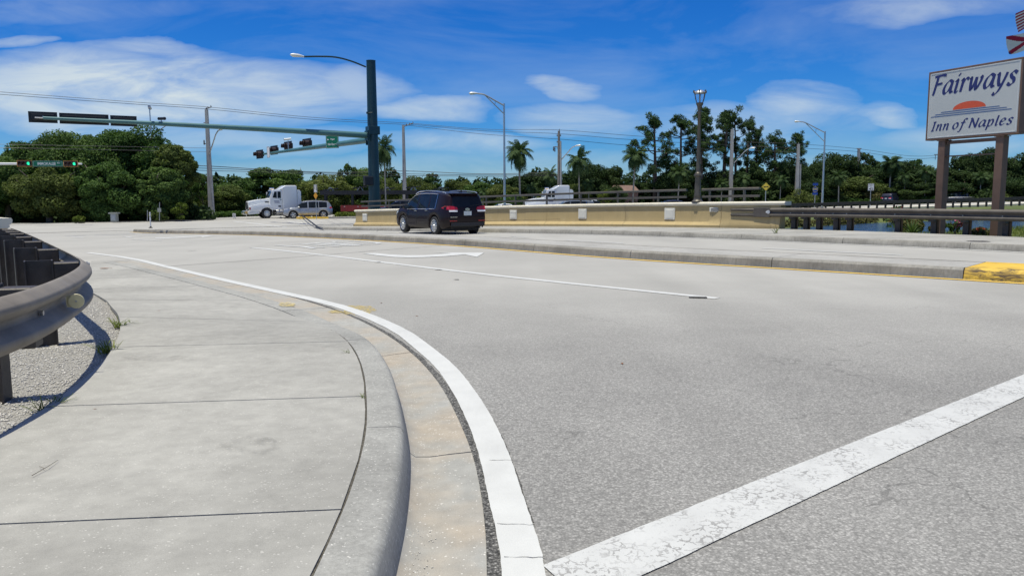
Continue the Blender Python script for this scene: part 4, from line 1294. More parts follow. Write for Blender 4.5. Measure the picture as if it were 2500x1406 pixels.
# ------------------------------------------------------------------ parapets
def wall_pt(t): return WALL_L.lerp(WALL_R, t)
WALL_D = (WALL_R - WALL_L).normalized(); WALL_N = Vector((-WALL_D.y, WALL_D.x))   # away from the road
def wall_z(p): return H(p.x, p.y) + 0.148
def t_of_px(px, z=0.6):
    lo, hi = -0.2, 1.2
    for _ in range(40):
        m = (lo + hi) / 2; p = wall_pt(m)
        if to_px((p.x, p.y, wall_z(p) + z))[0] < px: lo = m
        else: hi = m
    return lo
parapet = root('parapet_wall', (0, 35.6, 0), 'long mustard yellow bridge parapet with cream cap and plaques on the far sidewalk', 'wall')
def wall_loft(name, t0, t1, prof, mat, parent=parapet, n=12, gap=0.006, smooth=True):
    L = (WALL_R - WALL_L).length; rings = []
    for i in range(n + 1):
        t = t0 + gap / L + (t1 - t0 - 2 * gap / L) * i / n
        p = wall_pt(t); g = wall_z(p)
        rings.append([Vector((p.x, p.y, g + z)) + (WALL_N * d).to_3d() for d, z in prof(t)])
    mb = MB(); closed_loft(mb, rings)
    return mb.build(name, mat, parent, world=True, smooth=smooth, angle=30)
def body_prof(t):
    k = 1 - ss((t - 0.885) / 0.04)            # the sloped toe dies out near the right end
    e = 0.10
    return [(0.0 * k + e * 0.3 * (1 - k), -0.2), (0.0 * k + e * 0.3 * (1 - k), 0.09), (0.02 * k + e * 0.3 * (1 - k), 0.105), (0.15 * k + e * 0.6 * (1 - k), 0.205), (0.185 * k + e * (1 - k), 0.36), (0.20 * k + e * (1 - k), 0.80), (0.47, 0.80), (0.47, -0.2)]
def cap_prof(t):
    k = 1 - ss((t - 0.885) / 0.04); f = 0.20 * k + 0.10 * (1 - k)
    return [(f + 0.0, 0.80), (f - 0.014, 0.815), (f - 0.016, 0.84), (f - 0.050, 0.86), (f - 0.044, 0.895), (f + 0.03, 0.932), (0.56, 0.93), (0.56, 0.80)]
joints = [0.0, t_of_px(960), t_of_px(1120), t_of_px(1328), t_of_px(1520), t_of_px(1757), 1.0]
for a, c in zip(joints, joints[1:]):
    wall_loft('parapet_section', a, c, body_prof, M['stucco'])
    wall_loft('cap_section', a - (0.004 if a == 0 else 0), c + (0.006 if c == 1 else 0), cap_prof, M['cap'], gap=0.002)
rzw = math.atan2(WALL_D.y, WALL_D.x)
for px, w, h, zc in [(885, 0.44, 0.42, 0.50), (1012, 0.44, 0.42, 0.5), (1120, 0.44, 0.42, 0.50), (1247, 0.44, 0.42, 0.52), (1416, 0.44, 0.42, 0.52), (1629, 0.46, 0.44, 0.50), (1740, 0.44, 0.16, 0.65)]:
    t = t_of_px(px, zc); p = wall_pt(t); g = wall_z(p)
    o_ = p + WALL_N * 0.172
    mb = MB(); mb.box((o_.x, o_.y, g + zc), (w, 0.055, h), rzw)
    pl = mb.build('plaque', M['plaque'], parapet, world=True, bevel=0.01)
    q = o_ - WALL_N * 0.03
    mb = MB(); mb.box((q.x, q.y, g + zc), (w * 0.72, 0.02, h * 0.74), rzw)
    mb.build('plaque_panel', M['plaque'] if h > 0.3 else M['curb'], pl, world=True, bevel=0.006)

def railing(t0, t1, posts, label):
    p0 = wall_pt((t0 + t1) / 2); r_ = root('handrail', (p0.x, p0.y, wall_z(p0) + 0.93), label, 'handrail', 'bronze handrails on the parapet')
    for z, h, w in ((0.455, 0.085, 0.11), (0.20, 0.085, 0.06)):
        prof = lambda t, z=z, h=h, w=w: [(0.36 - w / 2, 0.93 + z - h / 2), (0.36 - w / 2, 0.93 + z + h / 2 - 0.02), (0.36 - w / 2 + 0.02, 0.93 + z + h / 2), (0.36 + w / 2, 0.93 + z + h / 2), (0.36 + w / 2, 0.93 + z - h / 2)]
        wall_loft('rail', t0, t1, prof, M['bronze'], r_, gap=0)
    for t in posts:
        p = wall_pt(t) + WALL_N * 0.36; g = wall_z(wall_pt(t)) + 0.93
        mb = MB(); mb.box((p.x, p.y, g + 0.205), (0.07, 0.056, 0.41), rzw); mb.box((p.x, p.y, g + 0.008), (0.18, 0.14, 0.016), rzw)
        mb.build('post', M['bronze'], r_, world=True, bevel=0.004, bseg=1)
tA, tB, tC, tD = t_of_px(870, 1.2), t_of_px(1663, 1.2), t_of_px(1702, 1.2), t_of_px(1842, 1.2)
railing(tA, tB, [tA + (tB - tA) * (i + 0.35) / 11 for i in range(11)], 'long bronze handrail on the parapet left of the lamp post')
railing(tC, tD, [tC + 0.012, (tC + tD) / 2 + 0.004, tD - 0.022], 'short bronze handrail on the parapet right of the lamp post')

# ornate lamp standing on the parapet
tl_ = t_of_px(1691, 0.95); lp = wall_pt(tl_) + WALL_N * 0.33; lz0 = wall_z(wall_pt(tl_)) + 0.93
lamp = root('lamp_post', (lp.x, lp.y, lz0), 'ornate bronze lamp post with glass lantern standing on the yellow parapet', 'lamp post')
c = (lp.x, lp.y, lz0)
MB().lathe([(0.22, 0), (0.22, 0.03), (0.17, 0.06), (0.145, 0.12), (0.14, 0.20), (0.15, 0.22)], c, 12).build('base', M['bronze'], lamp, world=True, smooth=True)
MB().lathe([(0.125, 0.22), (0.105, 0.9), (0.11, 0.93), (0.15, 0.95), (0.16, 0.98), (0.15, 1.02), (0.11, 1.04), (0.115, 1.07), (0.085, 1.10)], c, 12).build('pedestal', M['bronze'], lamp, world=True, smooth=True)
MB().lathe([(0.078, 1.10), (0.060, 3.25), (0.075, 3.27), (0.075, 3.32), (0.06, 3.34)], c, 12).build('shaft', M['bronze'], lamp, world=True, smooth=True)
MB().lathe([(0.06, 3.34), (0.085, 3.42), (0.095, 3.50), (0.13, 3.56), (0.135, 3.60), (0.11, 3.62)], c, 12).build('capital', M['bronze'], lamp, world=True, smooth=True)
MB().lathe([(0.10, 3.62), (0.13, 3.72), (0.16, 3.85), (0.17, 3.95)], c, 12, cap=False).build('lantern_glass', M['lamp_glass'], lamp, world=True, smooth=True)
MB().lathe([(0.02, 3.60), (0.025, 3.8), (0.018, 3.86)], c, 8).build('lamp_bulb', M['lamp_white'], lamp, world=True)
MB().lathe([(0.19, 3.94), (0.20, 3.97), (0.17, 4.02), (0.10, 4.06), (0.03, 4.075)], c, 12).build('lantern_top', M['aluminium'], lamp, world=True, smooth=True)
for k in range(6):
    a = k * math.pi / 3 + 0.2; d = Vector((math.cos(a), math.sin(a), 0)); C3 = Vector(c)
    mb = MB(); mb.tube([C3 + d * 0.12 + Vector((0, 0, 3.60)), C3 + d * 0.17 + Vector((0, 0, 3.75)), C3 + d * 0.205 + Vector((0, 0, 3.94)), C3 + d * 0.25 + Vector((0, 0, 3.99)), C3 + d * 0.245 + Vector((0, 0, 4.05)), C3 + d * 0.20 + Vector((0, 0, 4.03))], [0.010, 0.012, 0.014, 0.024, 0.022, 0.014], 6)
    mb.build('lantern_scroll', M['bronze'], lamp, world=True, smooth=True)

# left parapet whose cap shows above the guard rail posts
pd = Vector((-0.615, 0.788)); pn = Vector((-pd.y, pd.x)); ps = Vector((-9.62, 14.9))
left_par = root('parapet_wall', (ps.x, ps.y, 0), 'cream capped end of a low parapet at the left edge behind the guard rail posts', 'wall')
def lloft(name, prof, mat, s0, s1, n=8):
    rings = []
    for i in range(n + 1):
        p = ps + pd * (s0 + (s1 - s0) * i / n); g = H(p.x, p.y)
        rings.append([Vector((p.x, p.y, g + z)) + (pn * d).to_3d() for d, z in prof])
    mb = MB(); closed_loft(mb, rings); return mb.build(name, mat, left_par, world=True, smooth=True, angle=30)
lloft('parapet_section', [(0.0, -0.2), (0.0, 0.76), (0.32, 0.76), (0.32, -0.2)], M['stucco'], 0.08, 14)
lloft('parapet_section', [(0.0, -0.2), (0.0, 0.76), (0.32, 0.76), (0.32, -0.2)], M['stucco'], 14.02, 28)
for a, c in ((0, 14), (14.01, 28.1)):
    lloft('cap_section', [(0.0, 0.76), (-0.03, 0.78), (-0.03, 0.83), (-0.075, 0.86), (-0.085, 0.92), (-0.07, 0.955), (0.39, 0.955), (0.405, 0.92), (0.395, 0.86), (0.35, 0.83), (0.35, 0.78), (0.32, 0.76)], M['cap'], a, c)

# ------------------------------------------------------------------ the roadside inn sign
def catm2(pts, per=6): return catmull([Vector((a, c)) for a, c in pts], per)
GLYPH = {
 'F': (0.95, [[(0.40, 1.52), (0.32, 0.9), (0.24, 0.3), (0.18, 0.0)], [(0.10, 1.46), (0.4, 1.5), (1.0, 1.56)], [(1.0, 1.58), (0.99, 1.42)], [(0.34, 0.84), (0.6, 0.86), (0.84, 0.9)]]),
 'a': (0.92, [[(0.74, 0.92), (0.5, 1.0), (0.22, 0.74), (0.10, 0.32), (0.22, 0.03), (0.48, 0.16), (0.68, 0.55), (0.78, 0.97)], [(0.78, 0.97), (0.72, 0.4), (0.74, 0.08), (0.92, 0.10)]]),
 'i': (0.48, [[(0.05, 0.86), (0.24, 0.97), (0.22, 0.5), (0.18, 0.1), (0.28, 0.01), (0.42, 0.10)], [(0.30, 1.36), (0.34, 1.39)], [(0.31, 1.40), (0.35, 1.36)]]),
 'r': (0.66, [[(0.04, 0.88), (0.2, 0.96), (0.18, 0.5), (0.12, 0.0)], [(0.17, 0.55), (0.34, 0.88), (0.5, 1.0), (0.66, 0.93)]]),
 'w': (1.22, [[(0.04, 0.9), (0.18, 0.96), (0.2, 0.45), (0.28, 0.03), (0.48, 0.45), (0.62, 0.95)], [(0.62, 0.95), (0.62, 0.4), (0.72, 0.03), (0.96, 0.5), (1.06, 0.88), (0.98, 0.99)]]),
 'y': (0.86, [[(0.04, 0.9), (0.18, 0.96), (0.22, 0.5), (0.32, 0.12), (0.46, 0.14)], [(0.82, 0.98), (0.66, 0.45), (0.40, -0.25), (0.12, -0.56), (-0.05, -0.48)]]),
 's': (0.66, [[(0.66, 0.86), (0.46, 0.99), (0.24, 0.84), (0.30, 0.60), (0.50, 0.42), (0.50, 0.15), (0.28, 0.01), (0.06, 0.13)]]),
 'I': (0.46, [[(0.24, 1.42), (0.20, 0.7), (0.14, 0.02)], [(0.06, 1.42), (0.40, 1.46)], [(-0.02, 0.0), (0.30, 0.04)]]),
 'n': (0.82, [[(0.04, 0.88), (0.18, 0.96), (0.16, 0.5), (0.10, 0.0)], [(0.15, 0.5), (0.36, 0.88), (0.56, 0.98), (0.62, 0.76), (0.58, 0.25), (0.64, 0.02), (0.78, 0.10)]]),
 'o': (0.82, [[(0.44, 1.0), (0.18, 0.78), (0.10, 0.34), (0.30, 0.01), (0.58, 0.18), (0.70, 0.62), (0.60, 0.94), (0.44, 1.0)]]),
 'f': (0.72, [[(0.86, 1.40), (0.68, 1.54), (0.50, 1.38), (0.38, 0.8), (0.28, 0.1), (0.14, -0.42), (-0.08, -0.46)], [(0.14, 0.94), (0.66, 0.98)]]),
 'N': (1.15, [[(0.16, 0.0), (0.22, 0.7), (0.30, 1.42)], [(0.12, 1.44), (0.30, 1.42), (0.62, 0.7), (0.92, 0.0)], [(0.92, 0.0), (1.0, 0.7), (1.10, 1.44)]]),
 'p': (0.84, [[(0.04, 0.88), (0.20, 0.96), (0.16, 0.3), (0.04, -0.54)], [(0.17, 0.55), (0.38, 0.92), (0.62, 0.96), (0.70, 0.62), (0.56, 0.16), (0.32, 0.0), (0.13, 0.12)]]),
 'l': (0.42, [[(0.26, 1.52), (0.20, 0.8), (0.16, 0.14), (0.24, 0.01), (0.38, 0.10)]]),
 'e': (0.74, [[(0.14, 0.50), (0.42, 0.56), (0.62, 0.74), (0.58, 0.94), (0.40, 1.0), (0.18, 0.74), (0.10, 0.32), (0.28, 0.01), (0.62, 0.17)]]),
}
def pen_letter(ch, place, h, pen, lift, slant=0.16):
    """broad nib strokes; place(x, y, lift) maps letter units (x-height 1) into the sign"""
    mb = MB(); nib = Vector((math.cos(RAD(38)), math.sin(RAD(38)))) * pen / 2; side = Vector((-nib.y, nib.x)) * 0.34
    for k, st in enumerate(GLYPH[ch][1]):
        c_ = catm2(st, 7); z = lift + 0.0009 * k
        A = []; B = []
        for i, p in enumerate(c_):
            p = Vector((p.x + slant * p.y, p.y))
            q0 = c_[max(0, i - 1)]; q1 = c_[min(len(c_) - 1, i + 1)]
            t = (q1 - q0); t = t.normalized() if t.length > 0 else Vector((1, 0))
            nrm = Vector((-t.y, t.x)); w = abs(nrm.dot(nib)) + pen * 0.13
            A.append(p + nrm * w); B.append(p - nrm * w)
        e0 = (c_[1] - c_[0]).normalized() * pen * 0.12; e1 = (c_[-1] - c_[-2]).normalized() * pen * 0.12
        A[0] -= e0; B[0] -= e0; A[-1] += e1; B[-1] += e1
        mb.grid([[place(a.x, a.y, z), place(d.x, d.y, z)] for a, d in zip(A, B)])
    return mb
BLs = at_depth(2263.5, 337.5, 24.7); BRs = at_depth(2482, 325, 22.05); TLs = at_depth(2275, 181.5, 24.7)
SU = Vector((BRs.x - BLs.x, BRs.y - BLs.y, 0)); SWd = SU.length; SU.normalize(); SN = Vector((SU.y, -SU.x, 0))  # SN faces the road
SHt = TLs.z - (BLs.z + BRs.z) / 2; S0 = Vector((BLs.x, BLs.y, (BLs.z + BRs.z) / 2))
sgn_base = S0 + SU * SWd * 0.5
inn = root('roadside_sign', (sgn_base.x, sgn_base.y, 0.0), 'tall brown inn sign on two posts, white face with sunset and blue script lettering', 'sign')
def SP(u, v, n=0.0): return S0 + SU * (u * SWd) + Vector((0, 0, v * SHt)) + SN * n
srz = math.atan2(SU.y, SU.x)
mb = MB(); c = SP(0.5, 0.5, -0.14); mb.box(c, (SWd + 0.02, 0.26, SHt + 0.02), srz); mb.build('cabinet', M['brown_sign'], inn, world=True)
fw = 0.055
for (u, v, w, h) in ((0.5, 1 + fw / 2 / SHt, SWd + 2 * fw, fw), (0.5, -fw / 2 / SHt, SWd + 2 * fw, fw), (-fw / 2 / SWd, 0.5, fw, SHt - 0.001), (1 + fw / 2 / SWd, 0.5, fw, SHt - 0.001)):
    mb = MB(); mb.box(SP(u, v, -0.14), (w, 0.296, h), srz); mb.build('frame_bar', M['brown_sign'], inn, world=True, bevel=0.006, bseg=1)
mb = MB(); mb.box(SP(0.5, 0.5, 0.0), (SWd - 0.004, 0.01, SHt - 0.004), srz); face = mb.build('sign_face', M['sign_face'], inn, world=True)
for (u, v, w, h) in ((0.5, 1 - 0.012, SWd - 0.06, 0.02), (0.5, 0.012, SWd - 0.06, 0.02), (0.011, 0.5, 0.02, SHt - 0.10), (1 - 0.011, 0.5, 0.02, SHt - 0.10)):
    mb = MB(); mb.box(SP(u, v, 0.009), (w, 0.008, h), srz); mb.build('retainer_strip', M['lamp_white'], inn, world=True)
def script_line(txt, u0, u1, v0, xh, pen, gap=0.1, space=0.45):
    adv = []; x = 0
    for ch in txt:
        if ch == ' ': x += space; continue
        adv.append((ch, x)); x += GLYPH[ch][0] + gap
    tot = x - gap + 0.12; k = (u1 - u0) / tot
    for i, (ch, x0) in enumerate(adv):
        pl = lambda a, d, z, x0=x0: SP(u0 + (x0 + a) * k, v0 + d * xh, z)
        pen_letter(ch, pl, xh, pen, 0.008).build('letter', M['navy'], inn, world=True, fix=False)
script_line('Fairways', 0.02, 0.965, 0.665, 0.185, 0.23, 0.05)
script_line('Inn of Naples', 0.05, 0.955, 0.115, 0.092, 0.21, 0.12, 0.34)
mb = MB(); pts = [SP(0.4775 + 0.185 * math.cos(w), 0.405 + 0.105 * math.sin(w), 0.008) for w in np.linspace(0, math.pi, 30)]
mb.add(pts, [tuple(range(30))]); mb.build('sunset_disc', M['sunset'], inn, world=True, fix=False)
for (a, c, v) in ((0.15, 0.815, 0.387), (0.08, 0.89, 0.358), (0.03, 0.94, 0.329)):
    mb = MB(); mb.add([SP(a, v - 0.005, 0.0085), SP(c, v - 0.005, 0.0085), SP(c - 0.01, v + 0.006, 0.0085), SP(a + 0.012, v + 0.006, 0.0085)], [(0, 1, 2, 3)])
    mb.build('wave_line', M['wave_blue'], inn, world=True, fix=False)
for u in (0.175, 0.825):
    p = SP(u, 0, -0.14); top = S0.z - 0.09
    mb = MB(); mb.box((p.x, p.y, (top - 0.2) / 2), (0.235, 0.235, top + 0.2), srz); mb.build('sign_post', M['brown_sign'], inn, world=True, bevel=0.01)
    mb = MB(); mb.box((p.x, p.y, top + 0.01), (0.30, 0.30, 0.022), srz); mb.build('post_cap', M['brown_sign'], inn, world=True)
    mb = MB(); mb.box((p.x, p.y, top + 0.052), (0.15, 0.15, 0.07), srz); mb.build('neck', M['brown_sign'], inn, world=True)
for v, h in ((-0.075, 0.10), (-0.285, 0.035)):
    mb = MB(); mb.box(SP(0.5, v, -0.14), (SWd * 0.65 - 0.24, 0.10, h), srz); mb.build('cross_bar', M['brown_sign'], inn, world=True)
mb = MB(); a = SP(0.26, -0.03, -0.1); mb.tube([a, a + Vector((-0.02, 0, -0.05)), a + Vector((-0.06, 0, -0.12)), a + Vector((-0.10, 0, -0.14))], 0.008, 6)
mb.build('feed_cable', M['cable'], inn, world=True)

# ------------------------------------------------------------------ flags at the top right
def wavy_flag(name, px0, py0, px1, py1, D, hgt, label, stripes, mat_fn):
    a = at_depth(px0, py0, D); e = at_depth(px1, py1, D - 0.3)
    r_ = root(name, a, label, 'flag'); n = 66; mrows = 39
    rows = []
    for j in range(mrows + 1):
        row = []
        for i in range(n + 1):
            t = i / n; s = j / mrows
            p = a.lerp(e, t) + Vector((0.10 * math.sin(5.5 * t + 2 * s) * t, 0.22 * math.sin(7 * t + 1.7 * s) * t, -s * hgt * (1 - 0.12 * t) + 0.10 * math.sin(6 * t + 1) * t))
            row.append(p)
        rows.append(row)
    mb = MB(); mb.grid(rows); o = mb.build('cloth', M['flag_white'], r_, world=True, fix=False, smooth=True)
    o.data.materials.append(M['flag_red']); o.data.materials.append(M['flag_blue'])
    for j in range(mrows):
        for i in range(n):
            k = mat_fn(i / n, (j + 0.5) / mrows, j)[1]
            o.data.polygons[j * n + i].material_index = {'flag_white': 0, 'flag_red': 1, 'flag_blue': 2}[k]
    for k in range(2): MB().tube([rows[0][0] + Vector((0.02, 0, -0.75 * hgt * k - 0.05)), rows[0][0] + Vector((0.09, 0, -0.75 * hgt * k - 0.05))], 0.015, 5).build('toggle', M['bolt'], r_, world=True)
    return r_
M['flag_white'] = plain('white_flag_cloth', (0.72, 0.7, 0.72), 0.8, var=0.05)
M['flag_red'] = plain('crimson_flag_cloth', (0.36, 0.012, 0.05), 0.8, var=0.1)
M['flag_blue'] = plain('navy_flag_cloth', (0.02, 0.03, 0.16), 0.8, var=0.1)
fpole = root('flagpole', at_depth(2560, 560, 33), 'white flagpole just outside the frame carrying two flags', 'flagpole')
fb = at_depth(2560, 560, 33)
MB().lathe([(0.08, -0.5), (0.055, 9.5)], fb, 12).build('pole', M['white'], fpole, world=True, smooth=True)
MB().lathe([(0.01, 9.5), (0.09, 9.58), (0.09, 9.66), (0.01, 9.74)], fb, 12).build('ball', M['brass'], fpole, world=True, smooth=True)
wavy_flag('flag', 2562, -30, 2489, 36, 33, 0.85, 'red and white striped flag, upper of two at the top right corner', 13,
          lambda t, s, j: ('canton', 'flag_blue') if t < 0.4 and s < 0.54 else (('stripe', 'flag_red') if int(s * 13) % 2 == 0 else ('field', 'flag_white')))
wavy_flag('flag', 2558, 52, 2466, 92, 33, 0.80, 'white flag with crimson saltire, lower of two above the inn sign', 13,
          lambda t, s, j: ('corner', 'flag_blue') if t > 0.88 and s > 0.9 else (('saltire', 'flag_red') if min(abs(t - s), abs(t - (1 - s))) < 0.12 else ('field', 'flag_white')))

# ------------------------------------------------------------------ signal masts
mast = root('signal_mast', tuple(at_depth(922, 520, 48).xy) + (H(-8.3, 48),), 'tall dark teal signal mast with two long arms and a curved lamp arm', 'signal mast')
pt = at_depth(905.5, 150, 48.0); pb = at_depth(920, 528, 48.0); pb.x = pt.x; pb.y = pt.y; pb.z = H(pt.x, pt.y) - 0.1
MB().tube([pb, pb.lerp(pt, 0.5), pt], [0.37, 0.32, 0.275], 20).build('pole', M['teal'], mast, world=True, smooth=True)
MB().lathe([(0.55, 0), (0.55, 0.05)], pb + Vector((0, 0, 0.1)), 20).build('base_plate', M['teal'], mast, world=True)
MB().tube([pt, pt + Vector((0, 0, 0.04))], [0.285, 0.285], 20).build('pole_cap', M['teal'], mast, world=True)
a1 = at_depth(903, 332, 48); a1.x, a1.y = pt.x, pt.y; a1t = at_depth(105, 288.5, 39.6)
d1 = (a1t - a1).normalized()
MB().tube([a1 + d1 * 0.2, a1.lerp(a1t, 0.35) + Vector((0, 0, 0.04)), a1.lerp(a1t, 0.7) + Vector((0, 0, 0.03)), a1t], [0.185, 0.15, 0.115, 0.075], 14).build('arm', M['teal_light'], mast, world=True, smooth=True)
MB().tube([a1t - d1 * 0.02, a1t + d1 * 0.35], 0.03, 8).build('arm_tip', M['aluminium'], mast, world=True)
a2 = at_depth(905, 341, 48); a2.x, a2.y = pt.x, pt.y; a2t = at_depth(640, 377, 66)
d2 = (a2t - a2).normalized()
MB().tube([a2 + d2 * 0.2, a2.lerp(a2t, 0.5), a2t], [0.19, 0.15, 0.08], 14).build('arm', M['teal_light'], mast, world=True, smooth=True)
for q, d in ((a1, d1), (a2, d2)):
    mb = MB(); mb.box(q + d * 0.38, (0.10, 0.56, 0.56), math.atan2(d.y, d.x)); mb.box(q + d * 0.30, (0.05, 0.66, 0.66), math.atan2(d.y, d.x)); mb.build('arm_flange', M['teal'], mast, world=True)
MB().box(pt.lerp(a1, 0.93), (0.7, 0.7, 0.5), 0.5).build('arm_collar', M['teal'], mast, world=True, bevel=0.03)
l0 = at_depth(893, 164, 48); l1 = at_depth(742, 139, 46)
mids = [l0, l0.lerp(l1, 0.25) + Vector((0, 0, 0.20)), l0.lerp(l1, 0.5) + Vector((0, 0, 0.27)), l0.lerp(l1, 0.75) + Vector((0, 0, 0.16)), l1]
MB().tube(catmull(mids, 4), 0.05, 8).build('lamp_arm', M['teal'], mast, world=True, smooth=True)
def cobra(parent, tip, d, L=0.75, mat='lamp_white', s=1.0):
    """cobra-head street lamp lying along d from tip"""
    d = Vector(d).normalized(); rings = []
    side = d.cross(Vector((0, 0, 1))).normalized(); up = Vector((0, 0, 1))
    for t, w, h, b_ in [(0.0, 0.05, 0.05, 0.05), (0.2, 0.09, 0.08, 0.06), (0.45, 0.15, 0.10, 0.09), (0.8, 0.17, 0.09, 0.12), (1.0, 0.08, 0.03, 0.05)]:
        c = tip + d * (L * t); ring = []
        for k in range(12):
            a = 2 * math.pi * k / 12; z = math.sin(a)
            ring.append(c + side * (w * s * math.cos(a)) + up * (s * (h if z > 0 else b_) * z))
        rings.append(ring)
    mb = MB(); closed_loft(mb, rings)
    return mb.build('lamp_head', M[mat], parent, world=True, smooth=True)
cobra(mast, l1, l1 - l0, 0.78)
q = at_depth(897, 276, 47.7); MB().box(q, (0.12, 0.12, 0.12)).tube([q, q + Vector((0.3, 0, 0.02))], 0.02, 6).build('bracket', M['teal'], mast, world=True)
q = at_depth(899, 442, 47.6); MB().box(q, (0.55, 0.35, 0.55), 0.5).build('walk_signal_box', M['black'], mast, world=True, bevel=0.04)

def signal_head(loc, facing, n, lit, label, group=None, trim=False, scale=1.0, colour='maroon_black', plate=True):
    """horizontal vehicle signal looking along 'facing'"""
    rz = math.atan2(facing[1], facing[0]) + math.pi / 2     # local -Y looks along facing
    r_ = root('traffic_light', loc, label, 'traffic light', group, rz); r_.scale = (scale,) * 3
    L = 0.36 * n
    MB().box((0, 0.06, 0), (L + 0.02, 0.20, 0.34)).build('housing', M[colour], r_, bevel=0.03)
    if plate:
        mb = MB(); mb.box((0, 0.03, 0), (L + 0.30, 0.012, 0.60)); bp = mb.build('backplate', M['black'] if not trim else M[colour], r_, bevel=0.0)
        if trim:
            for (x, z, w, h) in ((0, 0.28, L + 0.30, 0.05), (0, -0.28, L + 0.30, 0.05), (-(L + 0.25) / 2, 0, 0.05, 0.505), ((L + 0.25) / 2, 0, 0.05, 0.505)):
                MB().box((x, 0.018, z), (w, 0.008, h)).build('reflective_border', M['orange_trim'], bp)
    for i in range(n):
        x = (i - (n - 1) / 2) * 0.36
        mb = MB(); mb.lathe([(0.15, 0.045), (0.14, 0.05), (0.0, 0.065)], (x, 0, 0), 16, 'Y', cap=False)
        mb.build('lens', M['lens_green'] if i == lit else M['lens_dark'], r_, smooth=True)
        mb = MB(); K = 12; rows = []
        for y in (-0.04, -0.26):
            rows.append([Vector((x + 0.165 * math.cos(a), y, 0.165 * math.sin(a))) for a in np.linspace(-0.6, math.pi + 0.6, K)])
        rows.append([Vector((x + 0.158 * math.cos(a), -0.26, 0.158 * math.sin(a))) for a in np.linspace(-0.6, math.pi + 0.6, K)])
        rows.append([Vector((x + 0.158 * math.cos(a), -0.04, 0.158 * math.sin(a))) for a in np.linspace(-0.6, math.pi + 0.6, K)])
        mb.grid(rows); mb.build('visor', M[colour], r_)
    MB().box((0, 0.20, 0), (0.08, 0.10, 0.10)).build('bracket', M['bolt'], r_)
    return r_
f1 = Vector((-d1.y, d1.x, 0)); f1 = f1 if f1.y > 0 else -f1; f1.normalize()
for px, py, n, lab in ((105, 287, 3, 'outermost traffic light seen from behind at the tip of the near mast arm'),
                       (206, 291.5, 6, 'long traffic light seen from behind, middle one on the near mast arm'),
                       (302, 296, 3, 'traffic light seen from behind beside the upright pole on the near mast arm')):
    k = (px - 903) / (105 - 903); c = a1.lerp(a1t, k); D = c.y
    D2 = at_depth(px, py, D + 0.30)
    signal_head(D2, (f1.x, f1.y), n, None, lab, 'traffic lights on the near mast arm', scale=0.91, colour='black')
f2 = (-0.80, -0.60)
for i, (px, py, lab) in enumerate(((637, 377, 'farthest traffic light at the tip of the receding mast arm'), (672, 367, 'second traffic light from the tip of the receding mast arm'),
                    (706, 357, 'traffic light below the white camera on the receding mast arm'), (752, 350.5, 'traffic light nearest the green sign on the receding mast arm'))):
    k = (px - 905) / (640 - 905); D = 48 + 18 * k * 1.0
    k2 = min(1.02, max(0, k)); D = a2.lerp(a2t, k2 ** 0.85).y
    signal_head(at_depth(px - 4, py, D) , f2, 3, None, lab, 'traffic lights on the receding mast arm', scale=1.2)

def flat_sign(name, centre, facing, w, h, col, label, cat, texts=(), border=None, shape='rect', thick=0.012, group=None, parent=None):
    """sign plate with printed lettering; texts: (string, x, y, height, material, width)"""
    rz = math.atan2(facing[1], facing[0]) + math.pi / 2
    r_ = root(name, centre, label, cat, group, rz) if parent is None else parent
    if shape == 'rect': poly = [(-w / 2, -h / 2), (w / 2, -h / 2), (w / 2, h / 2), (-w / 2, h / 2)]
    elif shape == 'diamond': poly = [(0, -h / 2), (w / 2, 0), (0, h / 2), (-w / 2, 0)]
    elif shape == 'penta': poly = [(-w * 0.36, -h / 2), (w * 0.36, -h / 2), (w / 2, h * 0.12), (0, h / 2), (-w / 2, h * 0.12)]
    mb = MB(); mb.prism(poly, 0, thick); mb.build('plate', M[col], r_)
    if border:
        for k in range(len(poly)):
            a = Vector(poly[k]) * 0.93; c = Vector(poly[(k + 1) % len(poly)]) * 0.93
            d = (c - a).normalized(); n_ = Vector((-d.y, d.x)) * border[1]
            mb = MB(); mb.add([(q.x, -0.004, q.y) for q in (a, c, c + n_, a + n_)], [(0, 1, 2, 3)]); mb.build('border', M[border[0]], r_, fix=False)
    for (s, x, y, hh, mm, ww) in texts:
        v, f, asp = text_mesh(s, bold=0.012)
        W = ww if ww else hh * asp
        mb = MB(); mb.add([(x + (a - 0.5) * W, -0.005, y + (c - 0.5) * hh) for a, c in v], f); mb.build('lettering', M[mm], r_, fix=False)
    return r_
D = a2.lerp(a2t, 0.27).y
gs = flat_sign('street_sign', at_depth(811, 346.5, D - 0.35), (-0.5, -0.86), 1.12, 0.86, 'sign_green', 'green two line street name sign with arrows on the receding mast arm', 'street sign',
          [('Piper', 0.06, 0.15, 0.15, 'white', 0.38), ('Palm River', -0.07, -0.16, 0.15, 'white', 0.62)], ('white', 0.012))
for x, z, sgn in ((-0.36, 0.15, -1), (0.36, -0.16, 1)):
    mb = MB(); mb.add([(x + sgn * 0.09, -0.005, z), (x, -0.005, z + 0.06), (x, -0.005, z - 0.06), (x, -0.005, z + 0.02), (x, -0.005, z - 0.02), (x - sgn * 0.07, -0.005, z - 0.02), (x - sgn * 0.07, -0.005, z + 0.02)], [(0, 1, 2), (3, 4, 5, 6)])
    mb.build('arrow', M['white'], gs, fix=False)
flat_sign('lane_sign', at_depth(655, 372, 64.0), (-0.5, -0.86), 0.32, 0.9, 'white', 'narrow white lane sign between the outer two lights of the receding arm', 'sign', (), ('print_black', 0.02))
